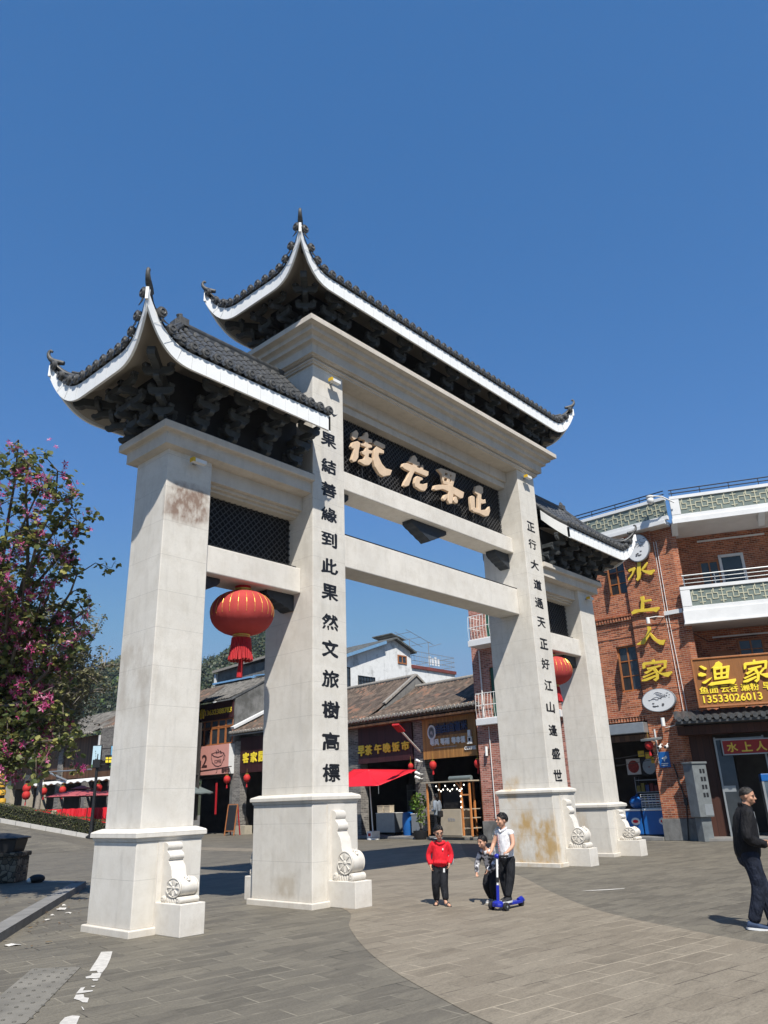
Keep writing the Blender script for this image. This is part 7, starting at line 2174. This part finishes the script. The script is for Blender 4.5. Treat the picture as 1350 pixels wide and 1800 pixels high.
# trunk and neck
limb(m, [(0,0,.62),(0,.0,.78),(0,.01,.93),(0,.02,.985)], [(.105,.075),(.10,.07),(.12,.075),(.05,.045)], 12)
limb(m, [(0,.02,.97),(.015,.055,1.05)], [.042,.042], 10)
Pt = head(m, hc_, .112, fw, (.0,.3,1))
for sx, sh, el, wr in ((1,(.125,.0,.945),(.195,-.03,.76),(.165,.07,.60)),(-1,(-.125,.0,.945),(-.185,-.02,.77),(-.155,.10,.64))):
    limb(m, [sh,el,wr], [.040,.033,.023], 10)
    hand(m, wr, (-.25*sx,.30,-.9), (-.9*sx,.2,0), .062, .35, sx)
for hp, kn, an in (((.06,0,.62),(.07,.03,.34),(.06,-.03,.06)),((-.06,0,.62),(-.055,.06,.35),(-.085,.14,.075))):
    limb(m, [hp,kn,an], [.066,.046,.030], 10)
for an, toe in (((.06,-.05,.035),(.075,.13,.02)),((-.085,.12,.05),(-.15,.29,.03))): limb(m, [an,toe], [.03,.026], 8)
fused('body', m, None, boy, .0075, 3)
face_parts(boy, Pt, .112, M['hair'], 'short', True, True)
m = MB(RED_CL)
limb(m, [(0,0,.60),(0,.01,.66),(0,.015,.80),(0,.01,.92),(0,.01,.965)], [(.128,.10),(.140,.110),(.132,.102),(.132,.09),(.07,.06)], 14)
for sx, sh, el, wr in ((1,(.125,.0,.935),(.200,-.03,.76),(.172,.055,.635)),(-1,(-.125,.0,.935),(-.190,-.02,.77),(-.162,.085,.665))):
    limb(m, [(sx*.06,0,.945),sh,el,wr], [.055,.054,.046,.038], 10)
limb(m, [(-.08,.0,.965),(-.05,.075,.965),(.0,.095,.945),(.05,.075,.965),(.08,0,.965),(.05,-.07,.98),(-.05,-.07,.98)], [.026]*7, 8)   # hood rim
limb(m, [(-.09,.095,.655),(.0,.125,.66),(.09,.095,.655)], [.03,.034,.03], 8)                                              # pouch
fused('hoodie', m, None, boy, .0085, 3)
m = MB(M['white']); m.box(-.055,-.035,.120,.128,.855,.885); part('badge', m, boy)
m = MB(BLK_CL)
limb(m, [(0,0,.52),(0,0,.60),(0,0,.66)], [(.12,.095),(.135,.105),(.125,.095)], 12)
limb(m, [(.062,0,.60),(.075,.035,.34),(.062,-.03,.10)], [.085,.074,.056], 10); limb(m, [(-.062,0,.60),(-.06,.065,.35),(-.088,.13,.125)], [.085,.074,.056], 10)
fused('trousers', m, None, boy, .009, 3)
m = MB(M['white']); m.box(-.08,-.05,.098,.106,.51,.57); part('print', m, boy)
for an, toe, nz in (((.06,-.09,0),(.078,.15,0),0),((-.08,.10,.02),(-.165,.31,.0),0)):
    m = MB(plain('dark slipper', (.03,.035,.04), .7, .2)); a = Vector(an); b = Vector(toe); shoe(m, a, b, .085, .016, None)
    d = (b-a).normalized(); c = a+d*(b-a).length*.62; sx_ = Vector((-d.y,d.x,0))
    limb(m, [c-sx_*.045+Vector((0,0,.01)), c+Vector((0,0,.062)), c+sx_*.045+Vector((0,0,.01))], [(.02,.008)]*3, 8, tuple(d)); part('slipper', m, boy, 60)
m = MB(M['white']); m.ell((0,0,0),(.055,.03,.10),10,8); m.ell((.0,.0,.10),(.028,.02,.03),8,6)
wb = boy.matrix_basis @ Vector((-.215,-.06,.60))
solo('white_bottle', m, 'white plastic bottle held at the side of the boy in red', 'bottle', tuple(Vector(P3(G1))+Matrix.Rotation(hd1,3,'Z') @ Vector((-.225,-.02,.70))), hd1+.5, smooth=80)

# ---- scooter with the tall boy
G2 = gnd(896,1597)
hd2 = heading_to((NEAR*.70+LEFT*.72).normalized())
sc_ = thing('kick_scooter', 'blue three wheeled kick scooter under the boy in the white shirt', 'scooter', P3(G2), hd2)
m = MB(M['blue_paint']); m.prism([(-.055,-.30),(.055,-.30),(.07,-.1),(.075,.16),(.11,.24),(.10,.32),(.05,.36),(-.05,.36),(-.10,.32),(-.11,.24),(-.075,.16),(-.07,-.1)], .055, .10, 'xy'); m.ell((0,.29,.10),(.10,.08,.045),12,8); part('deck', m, sc_, bevel=.012)
for sx in (-1,1):
    m = MB(M['rubber']); m.lathe((sx*.145,.27,.062), [(.028,-.026),(.056,-.026),(.062,-.015),(.062,.015),(.056,.026),(.028,.026)], 20, 'x'); wh_ = part('front_wheel', m, sc_, 40)
    m = MB(M['grey_metal']); m.lathe((sx*.145,.27,.062), [(.008,-.028),(.028,-.024),(.028,.024),(.008,.028)], 12, 'x'); part('hub', m, wh_, 40)
m = MB(M['rubber']); m.lathe((0,-.31,.05), [(.02,-.03),(.046,-.03),(.05,-.02),(.05,.02),(.046,.03),(.02,.03)], 16, 'x'); part('rear_wheel', m, sc_, 40)
m = MB(M['blue_paint']); m.tube([(0,-.24,.095),(0,-.32,.112),(0,-.37,.08)], [.035,.042,.032], 8); part('rear_brake', m, sc_, 50)
m = MB(M['blue_paint']); m.tube([(0,.285,.10),(0,.262,.36)], .026, 10); part('lower_stem', m, sc_, 50)
m = MB(M['white_metal']); m.tube([(0,.262,.36),(0,.225,.76)], .017, 10); m.use(M['black']).tube([(0,.2575,.40),(0,.250,.47)], .027, 10); part('upper_stem', m, sc_, 50)
m = MB(M['blue_paint']); m.ell((0,.222,.775),(.045,.04,.04),12,8); part('stem_head', m, sc_, 60)
m = MB(M['black']); m.tube([(-.20,.19,.78),(-.06,.222,.778),(.06,.222,.778),(.20,.19,.78)], [.017,.014,.014,.017], 8); part('handlebar', m, sc_, 50)

tall = thing('person', 'taller boy in a white collared sleeveless shirt standing on the blue scooter', 'person', P3(G2+Vector((0,0,.10))), hd2)
m = MB(M['skin_kid'])
limb(m, [(0,-.04,.64),(0,-.03,.82),(0,-.02,1.0),(0,-.01,1.06)], [(.105,.075),(.10,.07),(.12,.075),(.05,.045)], 12)
limb(m, [(0,-.01,1.04),(0,.0,1.12)], [.044,.042], 10)
fw2 = Matrix.Rotation(-hd2,3,'Z') @ (LEFT*.95+NEAR*.30)
Pt = head(m, (0,.015,1.205), .115, fw2, (0,0,1))
for sx in (-1,1):
    sh = (sx*.13,-.02,1.015); el = (sx*.20,.035,.84); wr = (sx*.165,.155,.735)
    limb(m, [(sx*.07,-.02,1.02),sh,el,wr], [.045,.044,.035,.024], 10)
    hand(m, wr, (-.35*sx,.9,-.15) if True else 0, (0,-.1,-1), .062, .9, sx)
for hp, kn, an in (((.065,-.04,.64),(.075,.0,.36),(.055,-.03,.07)),((-.065,-.04,.64),(-.08,.02,.36),(-.06,.10,.07))): limb(m, [hp,kn,an], [.066,.046,.03], 10)
fused('body', m, None, tall, .0075, 3)
face_parts(tall, Pt, .115, M['hair'], 'short')
m = MB(WHITE_CL)
limb(m, [(0,-.03,.655),(0,-.025,.74),(0,-.02,.90),(0,-.02,1.0),(0,-.015,1.045)], [(.130,.10),(.138,.105),(.136,.10),(.142,.088),(.07,.06)], 14)
for sx in (-1,1): limb(m, [(sx*.07,-.02,1.02),(sx*.142,-.018,1.005)], [.05,.058], 10)
fused('shirt', m, None, tall, .0085, 3)
m = MB(WHITE_CL)
for sx in (-1,1): limb(m, [(0,.062,1.025),(sx*.04,.05,1.055),(sx*.062,.0,1.08),(sx*.03,-.055,1.085)], [(.012,.022)]*4, 8)
part('collar', m, tall, 60)
m = MB(M['red_dark']); 
for k in range(8): m.ell((.055-.002*k,.086+.0035*min(k,3),.97-.032*k),(.006,.006,.012),6,5)
part('red_piping', m, tall)
m = MB(BLK_CL)
limb(m, [(0,-.04,.55),(0,-.035,.63),(0,-.03,.69)], [(.125,.10),(.135,.105),(.125,.095)], 12)
limb(m, [(.067,-.035,.62),(.082,.0,.36),(.06,-.03,.09)], [.082,.070,.054], 10); limb(m, [(-.067,-.035,.62),(-.084,.02,.36),(-.062,.095,.10)], [.082,.070,.054], 10)
fused('trousers', m, None, tall, .009, 3)
for a, b in (((.05,-.11,0),(.065,.12,0)),((-.06,.03,0),(-.07,.25,0))):
    m = MB(plain('black trainer', (.03,.03,.033), .6, .4, 30)); shoe(m, a, b, .085, .085, M['white']); part('trainer', m, tall, 60)

# ---- small boy leaning behind the scooter
G3 = gnd(864,1588)
hd3 = heading_to((NEAR*.75+LEFT*.65).normalized())
sm_ = thing('person', 'small boy in a grey and white patterned jersey leaning forward beside the scooter', 'person', P3(G3), hd3)
m = MB(M['skin_kid'])
limb(m, [(0,-.12,.50),(0,-.06,.65),(0,.03,.79),(0,.06,.83)], [(.095,.07),(.09,.065),(.105,.07),(.045,.042)], 12)
limb(m, [(0,.05,.815),(.0,.10,.885)], [.038,.038], 10)
fw3 = Vector((.25,.95,-.10))
Pt = head(m, (.0,.135,.955), .106, fw3, (0,-.1,1))
for sx, el, wr in ((1,(.17,.08,.62),(.13,.18,.47)),(-1,(-.17,.07,.64),(-.12,.22,.52))):
    limb(m, [(sx*.11,.03,.785),el,wr], [.036,.03,.022], 10); hand(m, wr, (-.2*sx,.5,-.8), (-.8*sx,.3,.2), .055, .5, sx)
for hp, kn, an in (((.055,-.12,.50),(.07,.0,.29),(.06,-.09,.06)),((-.055,-.12,.50),(-.07,.02,.29),(-.07,.0,.06))): limb(m, [hp,kn,an], [.058,.042,.028], 10)
fused('body', m, None, sm_, .0075, 3)
face_parts(sm_, Pt, .106, M['hair'], 'short', True)
m = MB(CAMO)
limb(m, [(0,-.13,.47),(0,-.10,.55),(0,-.05,.66),(0,.02,.76),(0,.05,.805)], [(.115,.09),(.125,.10),(.122,.095),(.122,.085),(.06,.055)], 14)
for sx, el, wr in ((1,(.178,.08,.62),(.137,.165,.49)),(-1,(-.178,.07,.64),(-.127,.205,.54))): limb(m, [(sx*.06,.02,.79),(sx*.112,.03,.78),el,wr], [.05,.054,.048,.036], 10)
fused('jersey', m, None, sm_, .0085, 3)
m = MB(BLK_CL)
limb(m, [(0,-.13,.45),(0,-.12,.52)], [(.115,.09),(.112,.088)], 12)
limb(m, [(.058,-.12,.48),(.075,.0,.29),(.062,-.09,.09)], [.078,.068,.052], 10); limb(m, [(-.058,-.12,.48),(-.075,.02,.29),(-.072,.0,.09)], [.078,.068,.052], 10)
fused('trousers', m, None, sm_, .009, 3)
for a, b in (((.06,-.15,0),(.075,.04,0)),((-.07,-.06,0),(-.085,.13,0))):
    m = MB(plain('grey trainer', (.30,.29,.29), .6, .3, 30)); shoe(m, a, b, .075, .075, M['white']); part('trainer', m, sm_, 60)

# ---- man in black walking off to the right
G4 = gnd(1331,1633)
hd4 = heading_to((-LEFT*.97+NEAR*.22).normalized())
man = thing('person', 'man in a black jacket and navy trousers walking to the right at the right edge', 'person', P3(G4), hd4)
man.rotation_euler = (-.085, 0, hd4)
m = MB(M['skin'])
limb(m, [(0,-.02,.92),(0,-.02,1.12),(0,-.01,1.32),(0,.0,1.42)], [(.145,.105),(.14,.10),(.17,.105),(.07,.06)], 14)
limb(m, [(0,.0,1.40),(0,.03,1.49)], [.058,.056], 10)
Pt = head(m, (0,.05,1.575), .118, Vector((.42,.90,-.06)), (0,0,1))
for sx, el, wr in ((1,(.255,-.05,1.08),(.20,.19,1.0)),(-1,(-.255,-.06,1.08),(-.17,.20,1.02))):
    limb(m, [(sx*.19,-.01,1.345),el,wr], [.052,.043,.030], 10); hand(m, wr, (-.55*sx,.8,.05), (-.5*sx,-.4,-.5), .088, .8, sx)
for hp, kn, an in (((.09,-.02,.92),(.10,.05,.50),(.09,-.05,.09)),((-.09,-.02,.92),(-.10,.13,.50),(-.09,.22,.09))): limb(m, [hp,kn,an], [.09,.06,.04], 10)
fused('body', m, None, man, .009, 3)
face_parts(man, Pt, .118, HAIRG, 'buzz')
m = MB(JACK)
limb(m, [(0,-.02,.86),(0,-.02,.94),(0,-.02,1.12),(0,-.015,1.30),(0,-.005,1.41)], [(.185,.155),(.195,.165),(.20,.158),(.205,.14),(.09,.085)], 16)
for sx, el, wr in ((1,(.265,-.05,1.08),(.212,.15,1.005)),(-1,(-.265,-.06,1.08),(-.182,.16,1.025))): limb(m, [(sx*.10,-.01,1.37),(sx*.195,-.01,1.345),el,wr], [.08,.084,.072,.05], 12)
limb(m, [(-.06,.05,1.43),(0,.085,1.415),(.06,.05,1.43),(.07,-.02,1.46),(0,-.07,1.47),(-.07,-.02,1.46),(-.06,.05,1.43)], [(.016,.03)]*7, 8)
fused('jacket', m, None, man, .010, 3)
m = MB(M['grey_metal']); m.tube([(0,.108,1.39),(0,.135,1.2),(0,.148,.95)], .006, 5); part('zip', m, man)
m = MB(NAVY_CL)
limb(m, [(0,-.02,.80),(0,-.02,.90),(0,-.02,.96)], [(.165,.135),(.175,.14),(.16,.12)], 14)
limb(m, [(.09,-.02,.88),(.10,.05,.50),(.092,-.04,.12)], [(.112,.122),(.082,.090),(.066,.076)], 12); limb(m, [(-.09,-.02,.88),(-.10,.13,.50),(-.092,.22,.12)], [(.112,.122),(.082,.090),(.066,.076)], 12)
fused('trousers', m, None, man, .010, 3)
for a, b in (((.09,-.13,.0),(.10,.16,.0)),((-.09,.15,0),(-.10,.44,0))):
    m = MB(plain('blue canvas shoe', (.03,.05,.10), .8, .3, 25)); shoe(m, a, b, .105, .09, M['white']); part('canvas_shoe', m, man, 60)

# ---- woman at the cafe cart
gx,_ = FS.loc(771,1468,1.75)
wp_ = FS.w(gx, -1.75, .10)
hd5 = heading_to(LEFT*.8-NEAR*.6)
wo = thing('person', 'woman in a blue grey sweater with a black shoulder bag standing at the cafe cart', 'person', P3(wp_), hd5)
wo.scale = (1.1,1.1,1.12)
m = MB(M['skin'])
limb(m, [(0,0,.85),(0,0,1.05),(0,0,1.25),(0,.0,1.33)], [(.13,.095),(.115,.085),(.14,.09),(.055,.05)], 14); limb(m, [(0,0,1.31),(0,.02,1.39)], [.048,.046], 10)
Pt = head(m, (0,.035,1.47), .112, Vector((.35,.9,-.05)), (0,0,1))
for sx, el, wr in ((1,(.20,.0,1.02),(.13,.20,.98)),(-1,(-.20,-.02,1.02),(-.13,.18,.98))): limb(m, [(sx*.155,0,1.265),el,wr], [.045,.037,.026], 10); hand(m, wr, (-.3*sx,.9,.1), (-.8*sx,0,-.4), .075, .6, sx)
for sx in (-1,1): limb(m, [(sx*.075,0,.85),(sx*.08,.02,.46),(sx*.075,-.02,.08)], [.08,.055,.036], 10)
fused('body', m, None, wo, .010, 3)
face_parts(wo, Pt, .112, M['hair'], 'short')
m = MB(M['hair']); limb(m, [Pt(0,-.55,.35),Pt(0,-.80,-.2),Pt(0,-.72,-.9),Pt(0,-.6,-1.5)], [(.07,.05),(.085,.06),(.075,.05),(.04,.03)], 12); part('long_hair', m, wo, 70)
m = MB(GREY_CL); limb(m, [(0,0,.80),(0,0,.92),(0,0,1.12),(0,0,1.24),(0,0,1.32)], [(.165,.13),(.165,.13),(.155,.12),(.168,.11),(.07,.06)], 14)
for sx, el, wr in ((1,(.21,.0,1.02),(.14,.165,.985)),(-1,(-.21,-.02,1.02),(-.14,.15,.985))): limb(m, [(sx*.08,0,1.28),(sx*.16,0,1.265),el,wr], [.068,.07,.062,.045], 10)
fused('sweater', m, None, wo, .011, 3)
m = MB(BLK_CL); limb(m, [(0,0,.76),(0,0,.86)], [(.15,.12),(.15,.115)], 12)
for sx in (-1,1): limb(m, [(sx*.08,0,.80),(sx*.085,.02,.46),(sx*.078,-.02,.09)], [.10,.082,.065], 10)
fused('trousers', m, None, wo, .011, 3)
for sx in (-1,1):
    m = MB(M['black']); shoe(m, (sx*.08,-.09,0), (sx*.095,.15,0), .09, .08, M['white']); part('shoe', m, wo, 60)
bg_ = thing('shoulder_bag', 'black shoulder bag hanging behind the woman at the cafe cart', 'bag', tuple(wp_+Matrix.Rotation(hd5,3,'Z') @ Vector((-.11,-.22,.96))), hd5)
m = MB(M['black']); m.box(-.15,.15,-.06,.06,-.13,.13); part('pouch', m, bg_, bevel=.04)
m = MB(M['black']); m.tube([(-.12,.02,.10),(-.04,.08,.30),(.10,.16,.46),(.12,.24,.45)], .012, 6); part('strap', m, bg_)
# ================================================================== air
hm, hnt, hb_ = nodes_of('thin haze')
hnt.nodes.remove(hb_)
pv = hnt.nodes.new('ShaderNodeVolumePrincipled'); pv.inputs['Density'].default_value = .0002; pv.inputs['Color'].default_value = (.80,.88,1.0,1); pv.inputs['Anisotropy'].default_value = .2
hnt.links.new(pv.outputs[0], [n for n in hnt.nodes if n.type == 'OUTPUT_MATERIAL'][0].inputs['Volume'])
m = MB(hm); m.box(-60,420,-60,480,-3,95); struct('haze', m, 'stuff')
